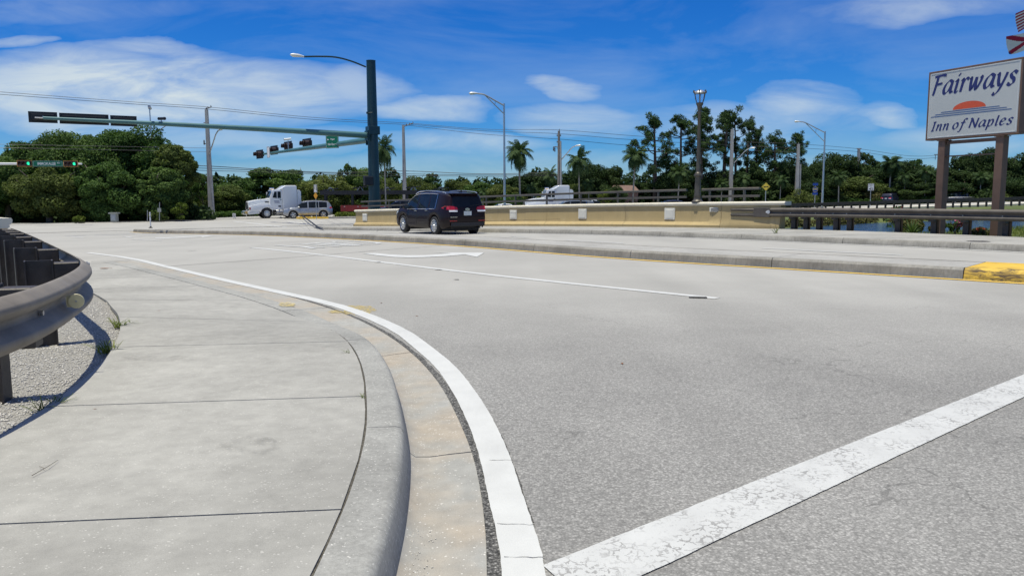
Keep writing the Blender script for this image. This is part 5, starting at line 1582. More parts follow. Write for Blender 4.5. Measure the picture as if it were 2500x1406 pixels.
# detector cameras
def detector(base, h, d, label, mat='lamp_white'):
    r_ = root('detector_camera', base, label, 'camera')
    MB().tube([base, base + Vector((0, 0, h))], 0.03, 8).build('stem', M['aluminium'], r_, world=True)
    d = Vector(d).normalized(); t = base + Vector((0, 0, h + 0.06))
    MB().tube([t - d * 0.22, t + d * 0.22], 0.075, 12).tube([t + d * 0.22, t + d * 0.30], 0.085, 12).build('camera_body', M[mat], r_, world=True)
    MB().tube([t + d * 0.302, t + d * 0.31], 0.06, 12).build('camera_lens', M['black'], r_, world=True)
cpx = a2.lerp(a2t, 0.70); detector(Vector((cpx.x, cpx.y, cpx.z + 0.1)), 0.72, (-0.8, -0.4, -0.12), 'white detector camera on a short stem above the receding mast arm')
k = (332 - 903) / (105 - 903); cp = a1.lerp(a1t, k)
detector(Vector((cp.x, cp.y, cp.z - 0.35)), 1.15, (-0.3, 0.8, -0.1), 'dark detector camera on the tall upright of the near mast arm', 'bolt')
k = (357 - 903) / (105 - 903); cp = a1.lerp(a1t, k)
detector(Vector((cp.x, cp.y, cp.z + 0.08)), 0.16, (0.2, 0.9, 0.1), 'small black sensor on top of the near mast arm', 'black')

far_mast = root('signal_mast', tuple(at_depth(-170, 540, 62).xy) + (-0.85,), 'pale signal mast arm reaching in from the left edge in front of the oaks', 'signal mast')
q0 = at_depth(-170, 400, 62); q1 = at_depth(200, 400.5, 62.4)
MB().tube([Vector((q0.x, q0.y, -1.0)), Vector((q0.x, q0.y, q0.z + 1.2))], [0.2, 0.16], 12).build('pole', M['teal'], far_mast, world=True)
MB().tube([q0, q1], [0.13, 0.07], 10).build('arm', M['lamp_white'], far_mast, world=True, smooth=True)
fdir = (0.22, -0.97)
signal_head(at_depth(60, 399.3, 61.72), fdir, 3, 2, 'lit green traffic light at the left edge before the oaks, left of the street sign', 'traffic lights before the oaks', True, 0.8)
signal_head(at_depth(172.5, 400.2, 61.95), fdir, 3, 2, 'lit green traffic light before the oaks, right of the long street sign', 'traffic lights before the oaks', True, 0.76)
flat_sign('street_sign', at_depth(116.5, 400, 61.85), fdir, 2.2, 0.44, 'sign_green', 'long green street name sign between the two lit green lights', 'street sign', [('IMMOKALEE', -0.08, 0.0, 0.21, 'white', 1.3), ('RD', 0.78, 0.06, 0.11, 'white', 0.2)], ('white', 0.010))

# ------------------------------------------------------------------ utility poles, wires and street lights
def pole_at(name, px_t, py_t, py_b, D, w0, w1, mat, label, square=True):
    top = at_depth(px_t, py_t, D); g = H(top.x, min(D, 110)) if D < 110 else far_level(top.x)
    b_ = Vector((top.x, top.y, g - 0.3))
    r_ = root(name, (top.x, top.y, g), label, 'utility pole')
    mb = MB()
    if square:
        rings = []
        for p, w in ((b_, w0), (top, w1)): rings.append([p + Vector((a * w / 2, c * w / 2, 0)) for a, c in ((-1, -1), (1, -1), (1, 1), (-1, 1))])
        closed_loft(mb, rings)
    else: mb.tube([b_, top], [w0 / 2, w1 / 2], 12)
    mb.build('shaft', M[mat], r_, world=True, smooth=not square)
    return r_, top
def insulators(r_, pts, rad=0.05, h=0.22):
    for p in pts:
        MB().lathe([(rad * 0.5, 0), (rad, h * 0.3), (rad * 0.6, h * 0.5), (rad, h * 0.7), (rad * 0.3, h)], p, 8).build('insulator', M['ceramic'], r_, world=True, smooth=True)
def cross_arm(r_, p, d, L0, L1, th=0.1):
    d = Vector(d).normalized()
    MB().tube([p - d * L0, p + d * L1], th / 2, 6).build('cross_arm', M['ceramic'], r_, world=True)
def side_lamp(r_, base, tip, label_part='lamp_arm'):
    m_ = base.lerp(tip, 0.75) + Vector((0, 0, 0.25 * (tip - base).length * 0.3))
    MB().tube(catmull([base, base.lerp(m_, 0.6), m_, tip], 4), 0.06, 8).build(label_part, M['aluminium'], r_, world=True, smooth=True)
    d = (tip - base); d.z *= 0.15; cobra(r_, tip, d, 0.7)
P = {}
r_, t = pole_at('utility_pole', 504, 268, 532, 80, 0.50, 0.26, 'pole_concrete', 'concrete utility pole with a lamp arm right of the big oaks'); P[1] = t
cross_arm(r_, t + Vector((0, 0, 0.1)), (1, -0.2, 0.25), 0.1, 0.6); insulators(r_, [t + Vector((0.15, 0, 0.1)), t + Vector((0.5, -0.1, 0.2)), t + Vector((0, 0, 0.0))])
cross_arm(r_, t + Vector((0, 0, -1.3)), (-1, 0, 0), 0, 0.35); cross_arm(r_, t + Vector((0, 0, -3.4)), (-1, 0, 0), 0, 0.45); insulators(r_, [t + Vector((-0.4, 0, -3.5))], 0.09, 0.5)
side_lamp(r_, at_depth(511, 377, 79.8), at_depth(533, 319, 78.6))
r_, t = pole_at('utility_pole', 984.5, 306, 470, 88, 0.46, 0.25, 'pole_concrete', 'plain concrete utility pole with a slanted top arm behind the dark plum car'); P[2] = t
cross_arm(r_, t + Vector((0, 0, -0.15)), (1, 0, 0.30), 0, 1.15, 0.12); insulators(r_, [t + Vector((x, 0, -0.15 + 0.3 * x)) for x in (0.35, 0.7, 1.08)])
r_, t = pole_at('utility_pole', 1364.5, 320, 465, 88, 0.36, 0.26, 'wood_pole', 'brownish utility pole with a lamp arm above the second white truck', False); P[3] = t
side_lamp(r_, at_depth(1370, 391, 87.8), at_depth(1404, 357, 87.0))
insulators(r_, [t + Vector((0.05, 0, 0)), t + Vector((-0.2, 0, -0.6)), t + Vector((0.2, 0, -0.6)), t + Vector((-0.2, 0, -1.3)), t + Vector((0.2, 0, -1.3))])
for z in (-0.5, -1.2, -1.9): cross_arm(r_, t + Vector((0, 0, z)), (1, 0, 0), 0.22, 0.22, 0.07)
cross_arm(r_, t + Vector((0, 0, -1.75)), (-1, 0, 0), 0, 0.6); insulators(r_, [t + Vector((-0.45, 0, -2.3)), t + Vector((-0.6, 0, -2.2))], 0.08, 0.5)
MB().tube([at_depth(1368.5, 345, 87.6), at_depth(1370, 475, 87.6)], 0.10, 8).build('conduit', M['pole_concrete'], r_, world=True)
r_, t = pole_at('utility_pole', 1788, 316, 460, 100, 0.48, 0.3, 'pole_concrete', 'pale utility pole among the tall pines with a low lamp arm'); P[4] = t
side_lamp(r_, at_depth(1792, 398, 99.8), at_depth(1830, 363, 99)); insulators(r_, [t, t + Vector((0.2, 0, -0.8))])
r_, t = pole_at('utility_pole', 1949.5, 352, 498, 100, 0.46, 0.28, 'pole_concrete', 'double shafted utility pole right of the yellow diamond sign'); P[5] = t
MB().tube([t + Vector((0.35, 0, -2.5)), Vector((t.x + 0.42, t.y, -0.8))], 0.11, 8).build('conduit', M['pole_concrete'], r_, world=True); insulators(r_, [t, t + Vector((0.2, 0, -0.9)), t + Vector((-0.2, 0, -1.6))])
r_, t = pole_at('utility_pole', 2097, 363, 455, 112, 0.5, 0.3, 'pole_concrete', 'pale utility pole with a flat top bar above the right tree line'); P[6] = t
cross_arm(r_, t, (1, 0, 0), 0.35, 0.35, 0.12); cross_arm(r_, t + Vector((0, 0, -0.55)), (1, 0, 0), 0, 0.55, 0.1)
r_, t = pole_at('utility_pole', 2300, 376, 455, 120, 0.5, 0.3, 'wood_pole', 'distant utility pole half hidden behind the left sign post'); P[7] = t
cross_arm(r_, t + Vector((0, 0, -0.1)), (1, 0, 0), 1.2, 0.6, 0.12); insulators(r_, [t + Vector((x, 0, -0.9)) for x in (-1.0, -0.6)], 0.05, 0.8)

def wire(pxs, label, rad=0.022, mat='cable', per=8):
    pts = [at_depth(a, c, D) for a, c, D in pxs]
    mb = MB(); mb.tube(catmull(pts, per), rad, 5)
    return tag(mb.build('power_line', M[mat], smooth=True), label, 'power line', 'overhead power lines')
wire([(-260, 204, 72), (0, 225, 74), (330, 250, 78), (508, 262, 80), (760, 287, 84), (1008, 302, 88)], 'topmost overhead wire sloping down from the left edge past the oaks')
wire([(-260, 211, 72), (0, 231, 74), (330, 255, 78), (506, 267, 80), (760, 292, 84), (995, 305, 88)], 'second overhead wire just below the topmost one at left')
wire([(1008, 302, 88), (1180, 316, 88), (1364, 318, 88), (1560, 333, 94), (1788, 346, 100), (1949, 352, 100), (2097, 364, 112), (2220, 381, 116), (2300, 379, 120)], 'upper overhead wire between the slanted arm pole and the pines')
wire([(1000, 304, 88), (1180, 320, 88), (1362, 327, 88), (1560, 343, 94), (1788, 355, 100), (1949, 362, 100), (2097, 371, 112), (2220, 388, 116), (2300, 384, 120)], 'middle overhead wire passing the brownish pole')
wire([(992, 306, 88), (1180, 328, 88), (1362, 340, 88), (1560, 357, 94), (1788, 366, 100), (1949, 372, 100)], 'lowest of the three overhead wires passing the brownish pole')
wire([(300, 398, 78), (508, 406, 80), (626, 413, 82), (819, 421.5, 86), (990, 418, 88), (1180, 425, 88), (1364, 421, 88)], 'thick low cable crossing behind the teal mast', 0.035)
wire([(300, 405, 78), (508, 411.5, 80), (626, 416, 82), (819, 424, 86), (990, 425, 88), (1180, 428, 88), (1364, 426, 88)], 'middle low cable crossing behind the teal mast', 0.03)
wire([(300, 411, 78), (508, 417, 80), (623, 420, 82), (901, 430, 86), (990, 429, 88), (1180, 431, 88), (1364, 430, 88)], 'lowest cable crossing behind the teal mast', 0.026)
wire([(-120, 350, 66), (43, 353.5, 68), (230, 357, 72), (507, 362, 80)], 'upper pale wire strung in front of the big oaks', 0.016, 'ceramic')
wire([(-120, 359, 66), (57, 362, 68), (230, 365.5, 72), (507, 371, 80)], 'lower pale wire strung in front of the big oaks', 0.016, 'ceramic')

def street_light(px, pyt, pyb, D, elbow, tip, label, w=0.2):
    top = at_depth(px, pyt, D); g = H(top.x, top.y)
    r_ = root('street_light', (top.x, top.y, g), label, 'street light', 'aluminium street lights')
    MB().tube([Vector((top.x, top.y, g - 0.2)), top], [w / 2, w / 3.2], 12).build('pole', M['aluminium'], r_, world=True, smooth=True)
    e = at_depth(*elbow, D - 0.4); tp = at_depth(*tip, D - 0.5); s0 = top - Vector((0, 0, 0.15))
    MB().tube(catmull([s0, s0.lerp(e, 0.5), e, tp], 5), 0.055, 8).build('lamp_arm', M['aluminium'], r_, world=True, smooth=True)
    low = top - Vector((0, 0, (top.z - at_depth(px, pyt + 26, D).z)))
    MB().tube([low, low.lerp(e, 0.5), e], 0.035, 6).build('brace', M['aluminium'], r_, world=True, smooth=True)
    MB().tube([s0.lerp(e, 0.45), low.lerp(e, 0.47)], 0.022, 6).build('strut', M['aluminium'], r_, world=True)
    d = (tp - e); d.z *= 0.2; cobra(r_, tp, d, 0.62)
    MB().lathe([(w, 0), (w * 0.75, 0.3), (w * 0.5, 0.32)], (top.x, top.y, g), 12).build('base', M['aluminium'], r_, world=True, smooth=True)
street_light(1230.5, 253, 500, 58, (1183, 232), (1166, 229), 'tall aluminium street light with truss arm behind the middle of the parapet')
street_light(2014.5, 321, 507, 84, (1966, 300), (1953, 297.5), 'aluminium street light with truss arm at the canal bank right of the pines', 0.24)
street_light(2459, 358, 490, 90, (2450, 356), (2447, 356), 'distant aluminium street light right of the inn sign post', 0.2)

# ------------------------------------------------------------------ small signs and posts
def sign_post(r_, base, top, rad=0.03, mat='aluminium'):
    MB().tube([base, top], rad, 6).build('post', M[mat], r_, world=True)
c = at_depth(1870, 456, 90); s_ = flat_sign('warning_sign', c, (-0.1, -1), 0.98, 0.98, 'sign_yellow', 'yellow diamond warning sign with a black low truck symbol beyond the parapet', 'sign', (), ('print_black', 0.02), 'diamond')
mb = MB(); mb.prism([(-0.27, -0.05), (-0.2, -0.09), (0.12, -0.03), (0.17, -0.09), (0.27, -0.07), (0.27, 0.03), (0.2, 0.07), (0.14, 0.03), (-0.16, 0.02), (-0.17, 0.06), (-0.27, 0.05)], -0.006, -0.001); mb.build('symbol', M['print_black'], s_)
sign_post(s_, Vector((c.x, c.y + 0.04, -0.6)), c + Vector((0, 0.04, 0)), 0.04)
c = at_depth(1990.5, 462, 86); s_ = flat_sign('route_sign', c, (-0.1, -1), 0.62, 0.66, 'sign_blue', 'blue pentagon county route sign with yellow numerals by the canal bank', 'sign', [('846', 0, 0.0, 0.22, 'print_yellow', 0.42)], ('print_yellow', 0.02), 'penta')
for z, h, t in ((0.52, 0.26, 'WEST'), (-0.50, 0.24, 'COUNTY')):
    MB().box((0, 0.006, z), (0.55, 0.012, h)).build('plaque', M['sign_blue'], s_)
sign_post(s_, Vector((c.x, c.y + 0.03, far_level(c.x) - 0.2)), c + Vector((0, 0.03, 0.4)), 0.03)
c = at_depth(2126.5, 457, 92); s_ = flat_sign('speed_limit_sign', c, (-0.15, -1), 0.66, 0.80, 'white', 'white speed limit 45 sign in front of the hedge', 'sign', [('SPEED', 0, 0.27, 0.12, 'print_black', 0.46), ('LIMIT', 0, 0.09, 0.12, 'print_black', 0.42), ('45', 0, -0.2, 0.30, 'print_black', 0.46)], ('print_black', 0.02))
sign_post(s_, Vector((c.x, c.y + 0.03, far_level(c.x) - 0.2)), c + Vector((0, 0.03, 0.3)), 0.03)
c = at_depth(770, 460.5, 75.3); g = H(c.x, c.y)
s_ = flat_sign('lane_sign', c, (-0.45, -0.9), 0.40, 0.75, 'white', 'white lane arrow sign above an amber diamond on the cross road median', 'sign', [('V', -0.08, 0.05, 0.5, 'print_black', 0.14), ('I', 0.10, 0.05, 0.5, 'print_black', 0.07)], ('print_black', 0.02))
sign_post(s_, Vector((c.x, c.y + 0.04, g - 0.1)), c + Vector((0, 0.04, 0.3)), 0.035)
c2 = Vector((c.x, c.y - 0.03, at_depth(770, 478, 75.3).z)); r2 = bpy.data.objects.new('amber_diamond', None)
mb = MB(); mb.prism([(0, -0.34), (0.20, 0), (0, 0.34), (-0.20, 0)], -0.006, 0.006); mb.xform(Matrix.Translation(c2)); bpy.data.objects.remove(r2)
mb.build('amber_diamond', M['sign_orange'], s_, world=True)
# median of the cross road under that sign
cm = bpy.data.objects.new('median', None); COL.objects.link(cm); tag(cm, kind='structure')
crx = [V2(at_depth(q, 527, 76.2)) for q in (723, 745, 800, 900, 1000)]
crx = [Vector((p.x, 76.2 - 0.12 * (p.x - crx[0].x) * 0 + 0.10 * (p.x - crx[0].x))) for p in crx]
for i, (a, e) in enumerate(zip(crx, crx[1:])):
    d = (e - a).normalized(); n_ = Vector((-d.y, d.x)); rings = []
    for p in (a + d * 0.01, e - d * 0.01):
        g = H(p.x, p.y); rings.append([Vector((p.x, p.y, g + z)) + (n_ * o_).to_3d() for o_, z in ((0, -0.1), (0.03, 0.15), (0.06, 0.18), (1.0, 0.18), (1.06, -0.1))])
    mb = MB(); closed_loft(mb, rings); mb.build('painted_curb_section' if i < 2 else 'curb_section', M['nose_yellow'] if i < 2 else M['curb_old'], cm)
p = ground_at(368, 557, 0.17); r_ = root('delineator_post', p, 'white flexible delineator post standing on the tip of the median', 'post')
MB().lathe([(0.13, 0), (0.13, 0.02), (0.06, 0.05), (0.055, 0.10), (0.04, 0.11)], p, 12).build('rubber_base', M['rubber'], r_, world=True)
MB().lathe([(0.042, 0.10), (0.042, 0.99), (0.03, 1.0)], p, 12).build('tube', M['post_white'], r_, world=True, smooth=True)
for z in (0.70, 0.85):
    MB().lathe([(0.0445, z), (0.0445, z + 0.075)], p, 12).build('reflective_band', M['lamp_white'] if z > 0.8 else M['bolt'], r_, world=True)
def small_sign(px, py0, py1, D, w, label, mat='white'):
    a = at_depth(px, py0, D); g = at_depth(px, py1, D); h = a.z - g.z
    r_ = root('small_sign', g, label, 'sign')
    MB().box(g + Vector((0, 0, h * 0.6)), (w, 0.05, h * 0.78)).build('panel', M[mat], r_, world=True)
    for x in (-w * 0.4, w * 0.4): MB().box(g + Vector((x, 0.045, h * 0.45)), (0.04, 0.03, h * 0.95)).build('leg', M['bolt'], r_, world=True)
    for k in range(3): MB().box(g + Vector((0, -0.028, h * (0.42 + 0.18 * k))), (w * 0.7, 0.004, h * 0.07)).build('print_bar', M['bolt'], r_, world=True)
small_sign(572, 521, 535, 78.5, 0.30, 'small white ground sign left of the white truck')
def thin_post(px, py0, py1, D, label, plate=None):
    a = at_depth(px, py0, D); g = at_depth(px, py1, D); r_ = root('marker_post', g, label, 'post')
    MB().tube([g, a], 0.035, 6).build('post', M['bolt'], r_, world=True)
    if plate: MB().box(g.lerp(a, plate) + Vector((0, -0.05, 0)), (0.32, 0.04, 0.35)).build('box', M['box_beige'], r_, world=True)
thin_post(360, 513, 540, 68, 'bare grey marker post under the oaks left of the boxed post')
thin_post(389.5, 494, 539, 69, 'grey post with a small box under the oaks', 0.58)
thin_post(510, 517, 535, 78, 'short grey stub post at the foot of the concrete utility pole')
q = at_depth(280, 541, 67.5); r_ = root('utility_cabinet', q, 'weathered grey utility cabinet with a wider hood under the oaks', 'cabinet')
MB().box(q + Vector((0, 0, 0.33)), (0.5, 0.4, 0.66)).build('cabinet', M['box_beige'], r_, world=True); MB().box(q + Vector((0, 0, 0.72)), (0.78, 0.5, 0.12)).build('hood', M['box_beige'], r_, world=True)
MB().box(q + Vector((0, -0.21, 0.36)), (0.4, 0.01, 0.5)).build('door', M['bolt'], r_, world=True)
# ------------------------------------------------------------------ vehicles
def make_wheel(parent, x, y, side, R, W, rim_r, spokes, loc_z=None):
    """tyre and rim; side +1 is the left of the car"""
    z = R if loc_z is None else loc_z
    mb = MB(); mb.lathe([(rim_r * 0.85, -W * 0.30), (rim_r * 0.85, W * 0.2)], (x, y, z), 16, 'Y')
    w = mb.build('wheel', M['black'], parent, smooth=True, angle=40)
    mb = MB(); mb.lathe([(rim_r * 0.98, -W / 2 + 0.01), (R * 0.86, -W / 2), (R * 0.97, -W / 2 + 0.025), (R, -W / 2 + 0.06), (R, W / 2 - 0.06), (R * 0.97, W / 2 - 0.025), (R * 0.86, W / 2), (rim_r * 0.98, W / 2 - 0.01)], (x, y, z), 28, 'Y', cap=False)
    mb.build('tyre', M['rubber'], w, smooth=True, angle=50)
    s = side; mb = MB()
    rows = []
    # rim lip and barrel
    for r, o in ((rim_r, 0.5), (rim_r * 0.96, 0.52), (rim_r * 0.90, 0.47), (rim_r * 0.86, 0.2)):
        rows.append([Vector((x + r * math.cos(a), y + s * W * o * 0.98, z + r * math.sin(a))) for a in np.linspace(0, 2 * math.pi, 29)])
    mb.grid(rows)
    for k in range(spokes):
        a = 2 * math.pi * k / spokes; d = Vector((math.cos(a), 0, math.sin(a))); t = Vector((-math.sin(a), 0, math.cos(a)))
        c = Vector((x, y + s * W * 0.44, z)); yv = Vector((0, s, 0))
        w0, w1 = rim_r * 0.15, rim_r * (0.13 if spokes > 6 else 0.17)
        p = [c + d * rim_r * 0.12 + t * w0 + yv * 0.006, c + d * rim_r * 0.12 - t * w0 + yv * 0.006, c + d * rim_r * 0.93 - t * w1, c + d * rim_r * 0.93 + t * w1]
        q = [v - yv * 0.03 for v in p]
        mb.add(p + q, [(0, 1, 2, 3), (4, 5, 6, 7), (0, 1, 5, 4), (1, 2, 6, 5), (2, 3, 7, 6), (3, 0, 4, 7)])
    mb.build('rim', M['alloy'], w)
    mb = MB(); mb.lathe([(rim_r * 0.22, 0.0), (rim_r * 0.18, -s * 0.02)], (x, y + s * W * 0.45, z), 12, 'Y'); mb.build('hub_cap', M['alloy'], w)
    return w

def car(name, label, cat, loc, rz, paint_key, prof, W, wheels, R, belt, extras, group=None, scale=1.0, glass='glass', spokes=10, rear_lean=0.10, rail_mat=None, clad=None):
    """prof: list of (x, z_top) from front to rear; greenhouse where z_top rises above the belt"""
    r_ = root(name, loc, label, cat, group, rz); r_.scale = (scale,) * 3
    L0, L1 = prof[0][0], prof[-1][0]
    xs = sorted(set([round(v, 3) for v in np.linspace(L0, L1, 46)] + [round(p[0], 3) for p in prof] +
                    [round(wx + k * R * 1.16 * 0.999, 3) for wx in wheels for k in (-1, -0.92, -0.7, -0.4, 0, 0.4, 0.7, 0.92, 1)]), reverse=True)
    xs = [v for i, v in enumerate(xs) if i == 0 or xs[i - 1] - v > 0.012]
    px_ = [p[0] for p in reversed(prof)]; pz_ = [p[1] for p in reversed(prof)]
    z0 = 0.26
    def zb(x):
        z = z0 + 0.10 * max(0, (abs(x) - (L0 * 0.86)) / (L0 * 0.14))
        for wx in wheels:
            d = abs(x - wx); a = R * 1.16
            if d < a: z = max(z, R + math.sqrt(a * a - d * d) * 0.98)
        return z
    def half(x):
        t = abs(x) / L0
        return W / 2 * (1 - 0.16 * max(0, (t - 0.72) / 0.28) ** 2.0 - 0.02 * t)
    rings = []
    for x in xs:
        zt = float(np.interp(x, px_, pz_)); w = half(x); b_ = min(belt + 0.03 * (-x / L0), zt - 0.05); zl = zb(x)
        g = max(0.0, zt - b_ - 0.06)
        wr = w * 0.945 - 0.27 * g
        fr = [0, 0.10, 0.42, 0.80, 1.0]; ww = [0.93, 0.985, 1.0, 0.985, 0.95]
        ring = [Vector((x, w * k, zl + (b_ - zl) * f)) for f, k in zip(fr, ww)]
        ring += [Vector((x, wr, zt - 0.065 if g > 0 else zt - 0.03)), Vector((x, wr * 0.86, zt - 0.012)), Vector((x, wr * 0.45, zt)), Vector((x, 0, zt + 0.006))]
        # lean the ends
        if x < L1 + 0.30:
            k = (L1 + 0.30 - x) / 0.30
            for j, v in enumerate(ring):
                h = max(0, (v.z - belt * 0.9) / 0.8); v.x += k * (rear_lean * h * 3.0)
                v.x += k * 0.05 * max(0, (0.55 - v.z)) * 2
        if x > L0 - 0.20:
            k = (x - L0 + 0.20) / 0.20
            for v in ring:
                v.x -= k * 0.10 * max(0, (0.45 - v.z) / 0.2) * 0.5
        rings.append((x, zt, b_, ring))
    body = MB(); win = {}
    n = len(rings)
    def quad(mb, a, b_, c, d): mb.add([a, b_, c, d], [(0, 1, 2, 3)])
    ex = extras
    for i in range(n - 1):
        xa, za, ba, ra = rings[i]; xb, zb_, bb, rb = rings[i + 1]; xm = (xa + xb) / 2
        for j in range(8):
            for s in (1, -1):
                q = [ra[j], rb[j], rb[j + 1], ra[j + 1]]
                q = [Vector((v.x, v.y * s, v.z)) for v in q]
                tgt = body
                if j == 4:
                    for k, (w0, w1) in enumerate(ex['side']):
                        if w1 < xm < w0 and min(za - ba, zb_ - bb) > 0.10:
                            tgt = win.setdefault(('side_window', k, s), MB())
                if j in (5, 6, 7) and ex['wind'][1] < xm < ex['wind'][0]: tgt = win.setdefault(('windscreen', 0, 0), MB())
                if j in (5, 6, 7) and ex.get('back') and ex['back'][1] < xm < ex['back'][0]: tgt = win.setdefault(('rear_window', 0, 0), MB())
                tgt.add(q, [(0, 1, 2, 3)] if s > 0 else [(3, 2, 1, 0)])
    # nose and tail panels
    for idx, nm in ((0, 'nose'), (n - 1, 'tail')):
        ring = rings[idx][3]
        for j in range(8):
            a, b_ = ring[j], ring[j + 1]
            tgt = body
            if nm == 'tail' and j == 4 and rings[idx][1] - rings[idx][2] > 0.25: 
                # tailgate glass inset between belt and roof
                A = [a.lerp(b_, 0.12), a.lerp(b_, 0.95)]
                k0, k1 = 0.90, 0.88
                P0 = [Vector((v.x - 0.006, v.y * k, v.z)) for v, k in ((A[0], k0), (A[1], k1))]
                t2 = win.setdefault(('rear_window', 0, 0), MB())
                t2.add([P0[0], P0[1], Vector((P0[1].x, -P0[1].y, P0[1].z)), Vector((P0[0].x, -P0[0].y, P0[0].z))], [(0, 1, 2, 3)])
            tgt.add([a, b_, Vector((b_.x, -b_.y, b_.z)), Vector((a.x, -a.y, a.z))], [(0, 1, 2, 3)])
    bm_me = body.build('body', M[paint_key], r_, smooth=True, angle=32, fix=False)
    bm = bmesh.new(); bm.from_mesh(bm_me.data); bmesh.ops.remove_doubles(bm, verts=bm.verts, dist=0.0005); bmesh.ops.recalc_face_normals(bm, faces=bm.faces); bm.to_mesh(bm_me.data); bm.free()
    bm_me.data.shade_smooth(); bm_me.data.set_sharp_from_angle(angle=RAD(32))
    for (nm, k, s), mb in win.items():
        o = mb.build(nm, M[ex.get('wg', glass)] if nm == 'windscreen' else M[glass], r_, fix=False)
        bm = bmesh.new(); bm.from_mesh(o.data); bmesh.ops.remove_doubles(bm, verts=bm.verts, dist=0.0005); bmesh.ops.recalc_face_normals(bm, faces=bm.faces); bm.to_mesh(o.data); bm.free()
        o.data.shade_smooth()
    # floor and wheel housings
    MB().box((0, 0, 0.42), (abs(L0 - L1) * 0.90, W * 0.62, 0.26)).build('underbody', M['black'], r_)
    for wx in wheels:
        mb = MB(); mb.box((wx, 0, R * 1.25), (R * 2.3, W * 0.80, R * 1.6)); mb.build('wheel_housing', M['black'], r_)
        for s in (1, -1): make_wheel(r_, wx, s * (W / 2 - 0.135), s, R, 0.235, R * 0.66, spokes)
    def side_pt(x, z, out=0.0):
        i = min(range(n), key=lambda q: abs(rings[q][0] - x)); ring = rings[i][3]
        for a, b_ in zip(ring, ring[1:]):
            if a.z <= z <= b_.z or b_ is ring[-1]:
                t = (z - a.z) / max(1e-6, b_.z - a.z); return Vector((x, a.y + (b_.y - a.y) * t + out, z))
        return Vector((x, W / 2 + out, z))
    def end_pt(nose, y, z, out=0.0):
        ring = rings[0 if nose else n - 1][3]; bx = ring[2].x
        for a, b_ in zip(ring, ring[1:]):
            if a.z <= z <= b_.z: bx = a.x + (b_.x - a.x) * (z - a.z) / max(1e-6, b_.z - a.z); break
        return Vector((bx + (out if nose else -out), y, z))
    for s in (1, -1):
        for hx, hz in ex.get('handles', []):
            p = side_pt(hx, hz, 0.012); MB().box((p.x, s * p.y, p.z), (0.21, 0.03, 0.035)).build('door_handle', M['chrome'], r_, bevel=0.008, bseg=1)
        mx, mz = ex['mirror']; p = side_pt(mx, mz, 0.0)
        o = MB().box((mx, s * (W / 2 + 0.06), mz + 0.09), (0.14, 0.24, 0.17)).build('wing_mirror', M[paint_key], r_, bevel=0.05, bseg=3)
        MB().box((mx - 0.072, s * (W / 2 + 0.06), mz + 0.09), (0.006, 0.19, 0.125)).build('mirror_glass', M['glass_light'], o)
        # door shut lines
        for dx in ex.get('seams', []):
            pts = [side_pt(dx, z, 0.002) for z in np.linspace(0.36, belt - 0.02, 6)]
            mb = MB(); mb.tube([Vector((p.x, s * p.y, p.z)) for p in pts], 0.005, 4); mb.build('door_seam', M['black'], r_)
        # sill cladding
        if clad:
            mb = MB(); q = [side_pt(x, 0.30, 0.006) for x in np.linspace(wheels[0] - R * 1.2, wheels[1] + R * 1.2, 6)]
            mb.tube([Vector((p.x, s * p.y, p.z)) for p in q], 0.05, 6); mb.build('sill', M[clad], r_)
        # window surround
        if ex.get('trim'):
            mb = MB(); w0 = ex['side'][0][0]; w1 = ex['side'][-1][1]
            sel = [rg for rg in rings if w1 - 0.02 < rg[0] < w0 + 0.02]
            up = [rg[3][5].copy() for rg in sel]; lo = [rg[3][4].copy() for rg in sel]
            ring = [Vector((v.x, s * (v.y + 0.008), v.z)) for v in lo + list(reversed(up))]
            mb.tube(ring + [ring[0]], 0.011, 5); mb.build('window_trim', M['chrome'], r_, smooth=True)
        if rail_mat:
            sel = [rg for rg in rings if ex['rail'][1] < rg[0] < ex['rail'][0]]
            q = [Vector((rg[0], s * (rg[3][5].y - 0.05), rg[1] + 0.035)) for rg in sel]
            q = [q[0] + Vector((0.12, 0, -0.06))] + q + [q[-1] + Vector((-0.12, 0, -0.06))]
            mb = MB(); mb.tube(q, 0.018, 6); mb.build('roof_rail', M[rail_mat], r_, smooth=True)
    return r_, side_pt, end_pt

def lamp_patch(r_, name, mat, pts, out):
    """lamp lens: polygon of points already on the body, pushed out as a thin shell"""
    mb = MB(); n = len(pts); o = Vector(out)
    mb.add(list(pts) + [p + o for p in pts], [tuple(range(n, 2 * n))] + [(k, (k + 1) % n, n + (k + 1) % n, n + k) for k in range(n)])
    return mb.build(name, M[mat], r_)

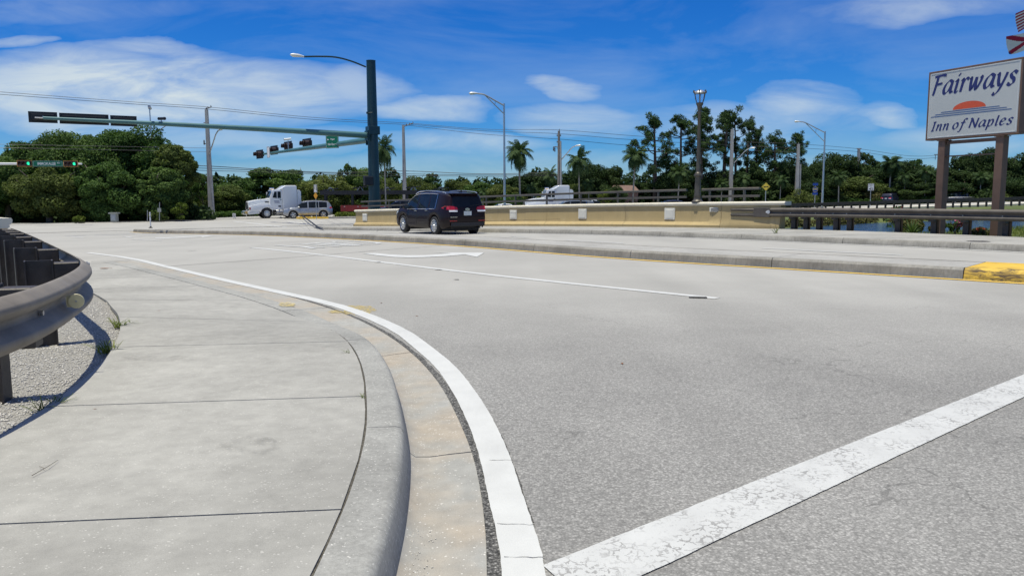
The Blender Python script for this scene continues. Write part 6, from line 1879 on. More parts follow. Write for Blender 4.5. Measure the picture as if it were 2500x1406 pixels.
SUV_EX = {'side': [(1.02, 0.13), (0.09, -0.82), (-0.86, -1.50)], 'wind': (1.30, 0.66), 'handles': [(0.22, 0.92), (-0.72, 0.94)],
          'mirror': (0.92, 0.98), 'seams': [1.12, 0.10, -0.95], 'trim': True, 'rail': (0.55, -1.85)}
SUV_PROF = [(2.36, 0.72), (2.28, 0.86), (2.0, 0.97), (1.6, 1.04), (1.28, 1.08), (0.95, 1.36), (0.62, 1.56), (0.25, 1.64), (-0.4, 1.665), (-1.1, 1.65), (-1.7, 1.61), (-2.05, 1.575), (-2.36, 1.55)]
def suv_rear(r_, W, pt, red='tail_red'):
    for s in (1, -1):
        # wrap-around tail lamp: rear part and side part, and the clear strip below
        y0, y1 = 0.42, W / 2 * 0.80
        e = [pt(False, s * y, z, 0.0) for y, z in ((0.40, 0.97), (0.44, 1.07), (0.60, 1.11), (W / 2 * 0.84, 1.12), (W / 2 * 0.835, 0.97))]
        lamp_patch(r_, 'tail_lamp', red, e, (-0.02, 0, 0))
        e = [pt(False, s * y, z, 0.0) for y, z in ((0.44, 0.90), (0.43, 0.965), (W / 2 * 0.835, 0.965), (W / 2 * 0.83, 0.90))]
        lamp_patch(r_, 'reverse_lamp', 'tail_white', e, (-0.018, 0, 0))
c = ground_at(1111, 570.7); hd = RAD(33)
fw_ = Vector((-math.sin(hd), math.cos(hd), 0)); cc = Vector((c.x, c.y, 0)) + fw_ * 1.36
plum, sp, ep = car('car', 'dark plum seven seat car driving away beside the yellow parapet', 'car', (cc.x, cc.y, H(cc.x, cc.y)), hd + math.pi / 2, 'plum', SUV_PROF, 1.89, (1.42, -1.36), 0.365, 0.99, SUV_EX, rail_mat='chrome', scale=1.0, rear_lean=0.08)
plum.rotation_euler[1] = 0.0
suv_rear(plum, 1.89, ep)
for s in (1, -1):
    q = [sp(x, z, 0.0) for x, z in ((-2.34, 0.98), (-2.10, 0.99), (-1.88, 1.05), (-2.08, 1.12), (-2.33, 1.12))]
    lamp_patch(plum, 'tail_lamp', 'tail_red', [Vector((v.x, s * v.y, v.z)) for v in q], (0, s * 0.012, 0))
    q = [sp(x, z, 0.0) for x, z in ((2.20, 0.74), (1.92, 0.84), (1.86, 0.90), (2.15, 0.86))]
    lamp_patch(plum, 'headlight', 'tail_white', [Vector((v.x, s * v.y, v.z)) for v in q], (0, s * 0.012, 0))
p = ep(False, 0, 0.86, 0.015); MB().box((p.x, 0, 0.84), (0.012, 0.33, 0.16)).build('licence_plate', M['plate'], plum)
v, f, asp = text_mesh('C12 4WT', bold=0.01) if False else (None, None, None)
p = ep(False, 0, 0.98, 0.012); mb = MB(); mb.lathe([(0.075, -0.01), (0.06, 0.01)], (p.x - 0.005, 0, 0.985), 14, 'X'); mb.v = [(a, q * 1.35, 0.985 + (z - 0.985) * 0.75) for a, q, z in mb.v]; mb.build('badge', M['chrome'], plum)
p = ep(False, 0.5, 0.66, 0.01); MB().box((p.x, 0.60, 0.70), (0.01, 0.30, 0.018)).build('model_badge', M['chrome'], plum)
MB().box((p.x - 0.02, 0, 0.42), (0.05, 1.45, 0.13)).build('rear_skid', M['black'], plum, bevel=0.02)
for s in (1, -1): MB().box((p.x - 0.005, s * 0.62, 0.56), (0.012, 0.30, 0.03)).build('rear_reflector', M['tail_red'], plum)
MB().tube([Vector((-2.15, -0.55, 0.31)), Vector((-2.42, -0.55, 0.30))], 0.04, 10).build('exhaust', M['chrome'], plum)
MB().box((-2.18, 0, 1.575), (0.34, 1.26, 0.035)).build('roof_spoiler', M['plum'], plum, bevel=0.012)
MB().prism([(-1.92, 1.615), (-1.72, 1.63), (-1.90, 1.70)], -0.025, 0.025).build('roof_fin', M['black'], plum)
mb = MB(); p = ep(False, -0.15, 1.12, 0.012); mb.tube([p, p + Vector((0, -0.42, 0.05))], 0.010, 5); mb.build('rear_wiper', M['black'], plum)

JEEP_EX = {'side': [(0.95, 0.03), (-0.02, -0.98), (-1.04, -1.80)], 'wind': (1.18, 0.52), 'handles': [(0.18, 0.96), (-0.80, 0.98)], 'mirror': (0.88, 1.02), 'seams': [1.05, 0.0, -1.02], 'rail': (0.4, -1.9), 'trim': False}
JEEP_PROF = [(2.38, 0.80), (2.32, 0.98), (2.0, 1.06), (1.6, 1.10), (1.22, 1.13), (0.85, 1.42), (0.5, 1.62), (0.1, 1.71), (-0.6, 1.735), (-1.4, 1.71), (-1.9, 1.66), (-2.2, 1.56), (-2.36, 1.40)]
def front_of_suv(r_, W, pt, sp_, grille='chrome'):
    for s in (1, -1):
        q = [pt(True, s * y, z, 0.0) for y, z in ((0.50, 0.78), (0.48, 0.93), (W / 2 * 0.80, 0.95), (W / 2 * 0.80, 0.80))]
        lamp_patch(r_, 'headlight', 'tail_white', q, (0.02, 0, 0))
        q = [sp_(x, z, 0.0) for x, z in ((2.30, 0.84), (1.98, 0.90), (1.96, 0.97), (2.28, 0.95))]
        lamp_patch(r_, 'headlight', 'tail_white', [Vector((v.x, s * v.y, v.z)) for v in q], (0, s * 0.012, 0))
        p = pt(True, s * 0.62, 0.52, 0.0); MB().lathe([(0.07, -0.01), (0.06, 0.02)], (p.x, s * 0.66, 0.52), 12, 'X').build('fog_lamp', M['tail_white'], r_)
        q = [sp_(x, z, 0.0) for x, z in ((-2.30, 1.0), (-2.05, 1.02), (-2.10, 1.14), (-2.30, 1.14))]
        lamp_patch(r_, 'tail_lamp', 'tail_red', [Vector((v.x, s * v.y, v.z)) for v in q], (0, s * 0.012, 0))
    for k in range(7):
        y = (k - 3) * 0.115; p = pt(True, y, 0.86, 0.012); MB().box((p.x, y, 0.86), (0.02, 0.085, 0.15)).build('grille_slot', M['black'], r_)
        MB().box((p.x + 0.006, y, 0.945), (0.02, 0.10, 0.02)).build('grille_trim', M['chrome'], r_)
    p = pt(True, 0, 0.58, 0.012); MB().box((p.x, 0, 0.56), (0.02, 1.1, 0.14)).build('air_intake', M['black'], r_)
    MB().box((p.x - 0.01, 0, 0.42), (0.03, 1.30, 0.03)).build('bumper_trim', M['chrome'], r_)
def place_px(px, D, z=None):
    p = at_depth(px, 520, D); return (p.x, p.y, H(p.x, p.y) if z is None else z)
jeep, sp, ep = car('car', 'silver off-road estate car facing left behind the amber diamond sign', 'car', place_px(752, 78.6), math.pi + RAD(17), 'silver', JEEP_PROF, 1.94, (1.45, -1.45), 0.385, 1.04, JEEP_EX, spokes=5, rail_mat='silver', clad='black')
front_of_suv(jeep, 1.94, ep, sp)
car2, sp, ep = car('car', 'grey car mostly hidden between the silver car and the white truck', 'car', place_px(735, 82.6), math.pi + RAD(17), 'grey_car', SUV_PROF, 1.86, (1.40, -1.36), 0.36, 0.98, dict(SUV_EX, wg='glass_light'), spokes=8)
front_of_suv(car2, 1.86, ep, sp)
blk, sp, ep = car('car', 'black car with roof rails behind the left end of the parapet', 'car', place_px(978, 74.5), math.pi + RAD(8), 'black_car', JEEP_PROF, 1.92, (1.45, -1.45), 0.385, 1.02, JEEP_EX, spokes=5, rail_mat='chrome'); blk.scale = (1.0, 1.0, 1.02)
front_of_suv(blk, 1.92, ep, sp)
SEDAN_PROF = [(2.38, 0.62), (2.3, 0.76), (1.9, 0.87), (1.4, 0.94), (1.05, 0.98), (0.65, 1.22), (0.25, 1.40), (-0.2, 1.46), (-0.8, 1.44), (-1.2, 1.33), (-1.6, 1.13), (-1.85, 1.06), (-2.25, 1.03), (-2.38, 0.92)]
SED_EX = {'side': [(0.85, 0.0), (-0.05, -1.12)], 'wind': (1.08, 0.30), 'back': (-0.98, -1.72), 'handles': [(0.12, 0.82), (-0.85, 0.84)], 'mirror': (0.72, 0.88), 'seams': [1.0, -0.02], 'trim': False}
def sedan(px, D, rz, col, label, sc=1.0, z=None, cat='car'):
    s_, sp, ep = car('car', label, cat, place_px(px, D, z), rz, col, SEDAN_PROF, 1.82, (1.40, -1.38), 0.33, 0.88, SED_EX, spokes=8); s_.scale = (sc,) * 3
    front_of_suv(s_, 1.6, ep, sp); return s_
sedan(1222, 71, math.pi + RAD(6), 'white_car', 'white saloon whose bonnet and boot show over the parapet right of the plum car', 0.98)
wj, sp, ep = car('car', 'white off-road car behind the parapet rails in front of the second white truck', 'car', place_px(1442, 77.5), RAD(4), 'white_car', JEEP_PROF, 1.9, (1.45, -1.45), 0.38, 1.05, JEEP_EX, spokes=6, rail_mat='white_car')
front_of_suv(wj, 1.9, ep, sp)
g2, sp, ep = car('car', 'dark grey car behind the parapet, left of the white off-road car', 'car', place_px(1392, 74), math.pi + RAD(5), 'grey_car', SUV_PROF, 1.86, (1.40, -1.36), 0.36, 0.98, dict(SUV_EX, wg='glass_light'), rail_mat='chrome')
sedan(1652, 74, RAD(6), 'navy_car', 'dark blue saloon roof showing over the parapet left of the lamp post', 1.04)
nv, sp, ep = car('car', 'navy people carrier driving on the far road left of the sign post', 'car', place_px(2176, 101, far_level(48) + 0.0), RAD(42), 'navy_car', JEEP_PROF, 1.95, (1.45, -1.45), 0.385, 1.04, JEEP_EX); nv.scale = (0.8, 0.8, 0.85)
suv_rear(nv, 1.95, ep)
p = ep(False, 0, 0.86, 0.015); MB().box((p.x, 0, 0.95), (0.012, 0.33, 0.16)).build('licence_plate', M['plate'], nv)
nb, sp, ep = car('car', 'dark blue car on the far road between the two sign posts', 'car', place_px(2332, 101, far_level(56) + 0.0), math.pi + RAD(25), 'navy_car', SUV_PROF, 1.86, (1.40, -1.36), 0.36, 0.98, dict(SUV_EX, wg='glass_light'), spokes=8)
nb.scale = (0.8,) * 3; front_of_suv(nb, 1.86, ep, sp)

# ------------------------------------------------------------------ lorries
def rounded(poly_xz, y, name, mat, parent, bevel=0.05, seg=3, y0=None):
    mb = MB(); mb.prism(poly_xz, -y if y0 is None else y0, y)
    return mb.build(name, M[mat], parent, bevel=bevel, bseg=seg, smooth=True, angle=35)
def truck(label, loc, rz, sc=1.0, near=True):
    r_ = root('truck', loc, label, 'truck', None, rz); r_.scale = (sc,) * 3
    # x forward; front axle at 0
    rounded([(1.70, 0.95), (1.76, 1.55), (1.70, 1.74), (0.9, 1.90), (-0.35, 2.02), (-0.35, 0.95)], 0.72, 'bonnet', 'white_car', r_, 0.09, 4)
    rounded([(-0.30, 0.95), (-0.30, 2.02), (-0.62, 2.86), (-0.72, 2.92), (-1.75, 2.95), (-1.75, 0.80), (-0.9, 0.80)], 1.06, 'cab', 'white_car', r_, 0.07, 3)
    rounded([(-1.60, 0.95), (-1.60, 2.90), (-1.35, 2.95), (-1.85, 3.30), (-2.05, 3.34), (-2.95, 3.34), (-3.07, 3.24), (-3.10, 0.95)], 1.18, 'sleeper', 'white_car', r_, 0.10, 4)
    rounded([(-0.62, 2.88), (-1.75, 3.0), (-1.75, 2.9)], 0.95, 'roof_lip', 'white_car', r_, 0.01, 1)
    # windscreen in two panes, side windows
    sl = Vector((-0.62 + 0.30, 0, 2.86 - 2.02)); nx = Vector((sl.z, 0, -sl.x)).normalized()
    for y0, y1 in ((-0.96, -0.03), (0.03, 0.96)):
        a = Vector((-0.30, 0, 2.02)) + sl * 0.10; c_ = Vector((-0.30, 0, 2.02)) + sl * 0.93
        mb = MB(); q = [Vector((p.x, y, p.z)) + nx * 0.006 for p, y in ((a, y0), (a, y1), (c_, y1), (c_, y0))]
        mb.add(q + [p + nx * 0.014 for p in q], [(0, 1, 2, 3), (4, 5, 6, 7), (0, 1, 5, 4), (1, 2, 6, 5), (2, 3, 7, 6), (3, 0, 4, 7)]); mb.build('windscreen', M['glass'], r_)
    for s in (1, -1):
        for poly in ([(-0.62, 2.10), (-0.82, 2.70), (-1.05, 2.72), (-1.05, 2.05)], [(-1.12, 2.05), (-1.12, 2.72), (-1.45, 2.72), (-1.45, 2.05)]):
            mb = MB(); mb.prism(poly, s * 1.045, s * 1.072); mb.build('side_window', M['glass'], r_)
        mb = MB(); mb.prism([(-0.52, 0.98), (-0.52, 2.0), (-1.58, 2.0), (-1.58, 0.98), (-1.57, 0.98), (-1.57, 1.99), (-0.53, 1.99), (-0.53, 0.98)], s * 1.058, s * 1.066); mb.build('door_seam', M['bolt'], r_)
        MB().box((-1.42, s * 1.08, 1.88), (0.16, 0.04, 0.05)).build('door_handle', M['black'], r_)
        MB().box((-1.30, s * 1.066, 1.22), (0.26, 0.012, 0.14)).build('door_vent', M['black'], r_)
        MB().box((-0.15, s * 0.735, 1.66), (0.50, 0.02, 0.11)).build('bonnet_vent', M['black'], r_)
        for k in range(2): MB().box((-1.0 - 0.05 * k, s * 1.064, 1.74 - 0.13 * k), (0.50, 0.006, 0.06)).build('door_lettering', M['navy'], r_)
        # swept wing over the front wheel
        arc = [(0.80 * math.cos(a), 0.52 + 0.72 * math.sin(a)) for a in np.linspace(0.15, math.pi * 0.93, 12)]
        out = [(0.62 * math.cos(a), 0.52 + 0.60 * math.sin(a)) for a in np.linspace(math.pi * 0.93, 0.15, 12)]
        poly = [(1.68, 0.75), (1.70, 1.18), (1.50, 1.32), (0.55, 1.50), (-0.25, 1.46), (-0.72, 1.02)] + [(-0.60, 0.95)] + out + [(0.68, 0.72)]
        mb = MB(); mb.prism(poly, s * 0.66, s * 1.16); mb.build('wing', M['white_car'], r_, bevel=0.05, bseg=2, smooth=True, angle=35)
        MB().box((1.695, s * 0.92, 1.02), (0.05, 0.40, 0.24)).build('headlight', M['tail_white'], r_, bevel=0.02)
        MB().box((1.64, s * 1.13, 1.02), (0.12, 0.07, 0.24)).build('turn_signal', M['tail_red'], r_)
        MB().box((-0.52, s * 1.30, 2.36), (0.10, 0.22, 0.62)).build('wing_mirror', M['white_car'], r_, bevel=0.03)
        MB().tube([Vector((-0.60, s * 1.05, 2.60)), Vector((-0.52, s * 1.28, 2.62))], 0.015, 5).tube([Vector((-0.60, s * 1.05, 2.1)), Vector((-0.52, s * 1.28, 2.12))], 0.015, 5).build('mirror_arm', M['chrome'], r_)
        MB().tube([Vector((0.55, s * 0.66, 1.90)), Vector((0.55, s * 0.72, 2.05))], 0.02, 5).box((0.55, s * 0.73, 2.1), (0.05, 0.12, 0.10)).build('bonnet_mirror', M['chrome'], r_)
        MB().lathe([(0.30, -2.0), (0.31, -1.95), (0.31, -1.0), (0.30, -0.95)], (0, s * 0.88, 0.62), 16, 'X').build('fuel_tank', M['bolt'], r_, smooth=True, angle=40)
        MB().box((-1.3, s * 1.02, 0.52), (1.1, 0.28, 0.05)).box((-1.3, s * 1.05, 0.34), (1.0, 0.24, 0.05)).build('step', M['chrome'], r_)
        make_wheel(r_, 0.0, s * 0.98, s, 0.52, 0.28, 0.30, 10)
        for wx in (-4.1, -5.4):
            make_wheel(r_, wx, s * 0.92, s, 0.52, 0.50, 0.29, 10)
        rounded([(-3.10, 1.2), (-3.10, 2.9), (-3.36, 2.85), (-3.48, 2.7), (-3.48, 1.2)], s * 1.17, 'cab_extender', 'white_car', r_, 0.015, 1, y0=s * 1.12)
    MB().box((-2.6, 0, 0.78), (7.0, 0.9, 0.26)).build('chassis', M['trailer'], r_)
    MB().box((-4.75, 0, 1.02), (2.0, 1.9, 0.10)).build('rear_deck', M['trailer'], r_)
    MB().box((1.775, 0, 1.28), (0.05, 0.98, 0.72)).build('grille', M['black'], r_, bevel=0.02)
    for k in range(5): MB().box((1.803, (k - 2) * 0.18, 1.28), (0.012, 0.02, 0.74)).build('grille_bar', M['bolt'], r_)
    rounded([(1.68, 0.42), (1.82, 0.46), (1.82, 0.74), (1.68, 0.78), (0.75, 0.78), (0.72, 0.50)], 1.14, 'bumper', 'lamp_white', r_, 0.03, 2)
    MB().box((1.83, 0.0, 0.60), (0.03, 1.3, 0.26)).build('bumper_guard', M['brass'], r_)
    for s in (1, -1):
        MB().tube(catmull([Vector((1.82, s * 0.42, 0.42)), Vector((2.12, s * 0.42, 0.44)), Vector((2.20, s * 0.42, 0.60)), Vector((2.12, s * 0.42, 0.76)), Vector((1.82, s * 0.42, 0.78))], 5), 0.03, 8).build('guard_hoop', M['chrome'], r_, smooth=True)
    MB().box((1.84, 0, 0.34), (0.02, 0.34, 0.17)).build('licence_plate', M['white'], r_)
    for k in range(5): MB().box((-0.74, (k - 2) * 0.36, 2.965), (0.10, 0.09, 0.05)).build('marker_lamp', M['sign_orange'], r_, bevel=0.01)
    MB().lathe([(0.10, -1.05), (0.09, -0.72), (0.10, -0.60)], (0, -0.35, 3.03), 10, 'X').build('air_horn', M['chrome'], r_)
    return r_
fx = at_depth(647, 525, 79.6)
t1 = truck('white long nosed sleeper truck facing left on the cross road ahead of the silver car', (fx.x, fx.y, H(fx.x, fx.y)), math.pi + RAD(28), 0.99)
fx = at_depth(1318, 500, 84)
t2 = truck('second white sleeper truck, its cab roof showing over the parapet railing', (fx.x, fx.y, H(fx.x, fx.y) - 0.05), math.pi + RAD(8), 0.98)

def hauler(loc, rz, label, L=15.0):
    r_ = root('car_transporter', loc, label, 'trailer', None, rz)
    for s in (1, -1):
        MB().box((-L / 2, s * 1.15, 2.55), (L, 0.12, 0.42)).build('upper_beam', M['trailer'], r_)
        MB().box((-L / 2 - 1.0, s * 1.15, 0.95), (L - 2, 0.12, 0.62)).build('lower_side', M['red_car'], r_)
        for x in (-0.5, -3.2, -6.0, -8.8, -11.6, -14.4):
            MB().box((x, s * 1.13, 1.75), (0.22, 0.10, 1.9)).build('upright', M['trailer'], r_)
        for k in range(9):
            MB().box((-2.4 - k * 1.35, s * 1.22, 1.12), (0.10, 0.03, 0.06)).build('marker_lamp', M['lamp_white'], r_)
        for x in (-11.2, -12.5): make_wheel(r_, x, s * 0.95, s, 0.45, 0.45, 0.25, 10)
        for x, dz in ((-1.0, 0.1), (-4.0, 0.28), (-6.8, 0.12), (-9.5, 0.3), (-12.4, 0.15)):
            MB().box((x, s * 1.0, 2.80 + dz), (1.5, 0.16, 0.09), rot=Matrix.Rotation(0.12, 3, 'Y')).build('wheel_ramp', M['trailer'], r_)
            MB().tube(catmull([Vector((x - 0.3, s * 1.0, 2.75)), Vector((x, s * 1.0, 3.05 + dz * 0.3)), Vector((x + 0.3, s * 1.0, 2.75))], 4), 0.03, 5).build('wheel_chock', M['bolt'], r_)
    MB().box((-L / 2, 0, 2.62), (L, 2.1, 0.08)).build('upper_deck', M['trailer'], r_)
    MB().box((-L / 2 - 1, 0, 0.8), (L - 2, 2.1, 0.10)).build('lower_deck', M['trailer'], r_)
    for x in (-0.6, -14.6): MB().box((x, 0, 2.3), (0.12, 2.3, 0.2)).build('cross_beam', M['trailer'], r_)
    return r_
d = Vector((math.cos(RAD(15)), math.sin(RAD(15)), 0))
hp = Vector((t1.location.x, t1.location.y, t1.location.z)) + d * 5.6
hauler(hp, math.pi + RAD(10), 'empty dark car transporter with red lower side behind the silver car', 15.0)
# ------------------------------------------------------------------ vegetation
def leaf_cloud(clumps, n, size, rng, elong=1.5, shell=0.16, up=0.15, jitter=0.9, tri=False):
    """n leaf faces spread through the clumps; clumps: rows of cx cy cz rx ry rz"""
    cl = np.asarray(clumps, float)
    area = (cl[:, 3] * cl[:, 4] + cl[:, 3] * cl[:, 5] + cl[:, 4] * cl[:, 5])
    idx = rng.choice(len(cl), n, p=area / area.sum())
    d = rng.normal(size=(n, 3)); d[:, 2] += up; d /= np.linalg.norm(d, axis=1, keepdims=True)
    r = 1.0 - np.abs(rng.normal(0, shell, n)) + rng.normal(0, 0.06, n)
    r = np.where(rng.random(n) < 0.18, rng.random(n) ** 0.5, r)
    c = cl[idx]
    p = c[:, :3] + d * c[:, 3:6] * r[:, None]
    nr = d * np.array([1, 1, 1.0]) + rng.normal(0, jitter, (n, 3)); nr[:, 2] += 0.35; nr /= np.linalg.norm(nr, axis=1, keepdims=True)
    a = np.cross(nr, rng.normal(size=(n, 3))); a /= np.linalg.norm(a, axis=1, keepdims=True)
    b_ = np.cross(nr, a)
    s = size * rng.uniform(0.55, 1.3, n)
    la = (a * (s * 0.5 * elong)[:, None]); lb = (b_ * (s * 0.5)[:, None])
    v = np.stack([p - la, p + lb * 0.9 - la * 0.1, p + la, p - lb * 0.9 + la * 0.1], 1).reshape(-1, 3)
    f = np.arange(4 * n).reshape(n, 4)
    return v, f

def dome_clumps(rng, n, W, Hh, z0, r, flat=0.8, bottom=0.15, depth=1.0):
    """clumps over and inside a dome of half width W, from z0 to z0+Hh"""
    out = []
    for i in range(n):
        a = rng.uniform(0, 2 * math.pi); e = math.asin(rng.uniform(-bottom, 1.0))
        k = rng.uniform(0.62, 0.97) if i % 4 else rng.uniform(0.1, 0.6)
        x = W * k * math.cos(e) * math.cos(a); y = W * depth * k * math.cos(e) * math.sin(a)
        z = z0 + Hh * (0.58 + (0.40 if e > 0 else 0.62) * k * math.sin(e))
        s = r * min(2.0, max(0.45, math.exp(rng.normal(-0.05, 0.38))))
        out.append((x, y, z, s * rng.uniform(0.9, 1.3), s * rng.uniform(0.9, 1.3), s * flat * rng.uniform(0.8, 1.2)))
    return out

def trunk_mesh(rng, h, r, limbs, spread, z_split=0.35, wob=0.06):
    mb = MB(); base = [Vector((0, 0, -0.4))]
    for k in range(1, 7):
        t = k / 6; base.append(Vector((rng.normal(0, wob) * h * t * 0.5, rng.normal(0, wob) * h * t * 0.5, h * t)))
    mb.tube(base, [r * 1.25, r, r * 0.85, r * 0.7, r * 0.55, r * 0.4, r * 0.22], 8)
    for i in range(limbs):
        t = rng.uniform(z_split, 0.9); k = min(5, int(t * 6)); p = base[k].lerp(base[k + 1], t * 6 - k)
        a = rng.uniform(0, 6.28); L = spread * rng.uniform(0.5, 0.95)
        d = Vector((math.cos(a), math.sin(a), rng.uniform(0.3, 0.9)))
        q = [p, p + d * L * 0.4 + Vector((0, 0, 0.05 * L)), p + d * L * 0.75 + Vector((rng.normal(0, 0.1) * L, rng.normal(0, 0.1) * L, 0.12 * L)), p + d * L + Vector((0, 0, 0.22 * L))]
        mb.tube(q, [r * 0.45, r * 0.32, r * 0.2, r * 0.07], 6)
    return mb

def proto_tree(name, rng, clumps, n, leaf, mat, trunk, bark='bark', elong=1.5, shell=0.16):
    r_ = bpy.data.objects.new(name, None)
    v, f = leaf_cloud(clumps, n, leaf, rng, elong, shell)
    cm = arr_mesh('crown', v, f, M[mat])
    bm = bpy.data.meshes.new('trunk'); bm.from_pydata(trunk.v, [], trunk.f); bm.update(); bm.shade_smooth(); bm.materials.append(M[bark])
    return {'crown': cm, 'trunk': bm, 'name': name}

def plant(proto, loc, scale, rz, label, cat='tree', group=None, name=None):
    r_ = root(name or proto['name'], loc, label, cat, group, rz)
    r_.scale = scale if isinstance(scale, tuple) else (scale,) * 3
    for k in ('trunk', 'crown', 'boots'):
        if k in proto:
            o = link_mesh(k, proto[k]); o.parent = r_
    for k, (me, M4) in enumerate(proto.get('fronds', [])):
        o = link_mesh('frond', me); o.parent = r_; o.matrix_local = M4
    return r_

def veg_base(px, D):
    p = at_depth(px, 500, D); z = far_level(p.x) if D > 80 else H(p.x, p.y)
    return Vector((p.x, p.y, z - 0.12))
def top_h(px, py, D): return at_depth(px, py, D).z

g1 = np.random.default_rng(5)
# --- the clump of big oaks at left: every tree its own crown
OAKS = [(205, 318, 128, 77, 'widest dark oak in the clump at left behind the near mast arm'),
        (335, 314, 118, 79, 'tall oak in the clump below the near mast arm uprights'),
        (85, 352, 120, 76, 'left oak of the clump behind the lit green lights'),
        (432, 345, 58, 74, 'right oak of the clump leaning towards the concrete utility pole'),
        (20, 396, 95, 73, 'lowest oak at the left edge beside the pale mast arm'),
        (262, 404, 84, 71, 'front oak with low skirts above the utility cabinet'),
        (392, 408, 66, 72, 'lower front oak skirts left of the concrete utility pole'),
        (118, 412, 88, 70, 'low front oak under the lit green lights')]
for i, (px, py, hw, D, lab) in enumerate(OAKS):
    b_ = veg_base(px, D); b_.z = H(b_.x, b_.y) - 0.2
    hh = top_h(px, py, D) - b_.z; W = hw * D / FPX
    rng = np.random.default_rng(100 + i)
    cl = dome_clumps(rng, 150, W * 0.88, hh * 0.93, hh * 0.05, W * 0.17, 0.8, 0.8, 0.8)
    n = int(50000 + 34000 * (hw / 128))
    pr = proto_tree('oak_tree', rng, cl, n, 0.15, ['leaf_oak', 'leaf_mid', 'leaf_oak', 'leaf_olive'][i % 4], trunk_mesh(rng, hh * 0.75, 0.035 * hh + 0.1, 9, W * 0.8, 0.2))
    plant(pr, b_, 1.0, 0, lab, 'tree', 'oaks in the clump at left')

# --- broad-leaved trees beyond the cross road, five prototypes
BP = []
for i in range(5):
    rng = np.random.default_rng(300 + i)
    W, hh = 4.0, 8.0
    cl = dome_clumps(rng, 64, W * 0.9, hh * 0.96, 0.1, W * (0.24 if i % 2 else 0.2), 0.8, 0.9)
    BP.append(proto_tree('broadleaf_tree', rng, cl, 22000, 0.21, ['leaf_mid', 'leaf_olive', 'leaf_mid', 'leaf_oak', 'leaf_olive'][i], trunk_mesh(rng, 6.5, 0.28, 8, 3.2, 0.15)))
LP_ = []
for i in range(2):   # looser, see-through trees
    rng = np.random.default_rng(340 + i)
    cl = dome_clumps(rng, 30, 3.4, 8.2, 0.6, 0.62, 0.8, 0.5)
    LP_.append(proto_tree('loose_tree', rng, cl, 5200, 0.28, 'leaf_mid', trunk_mesh(rng, 7.5, 0.22, 14, 3.4, 0.25)))
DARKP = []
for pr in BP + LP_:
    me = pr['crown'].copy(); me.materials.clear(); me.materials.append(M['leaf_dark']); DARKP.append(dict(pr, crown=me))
def broad(px, py, hw, D, k, lab, loose=False, rz=None):
    b_ = veg_base(px, D); hh = top_h(px, py, D) - b_.z; W = hw * D / FPX
    pr = (LP_ if loose else BP)[k % (2 if loose else 5)]
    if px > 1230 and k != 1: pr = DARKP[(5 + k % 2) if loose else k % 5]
    sx = W / (3.6 if loose else 3.25); sz = hh / (9.0 if loose else 8.3)
    plant(pr, b_, (sx, sx, sz), RNG.uniform(0, 6.28) if rz is None else rz, lab, 'tree', 'trees beyond the cross road')
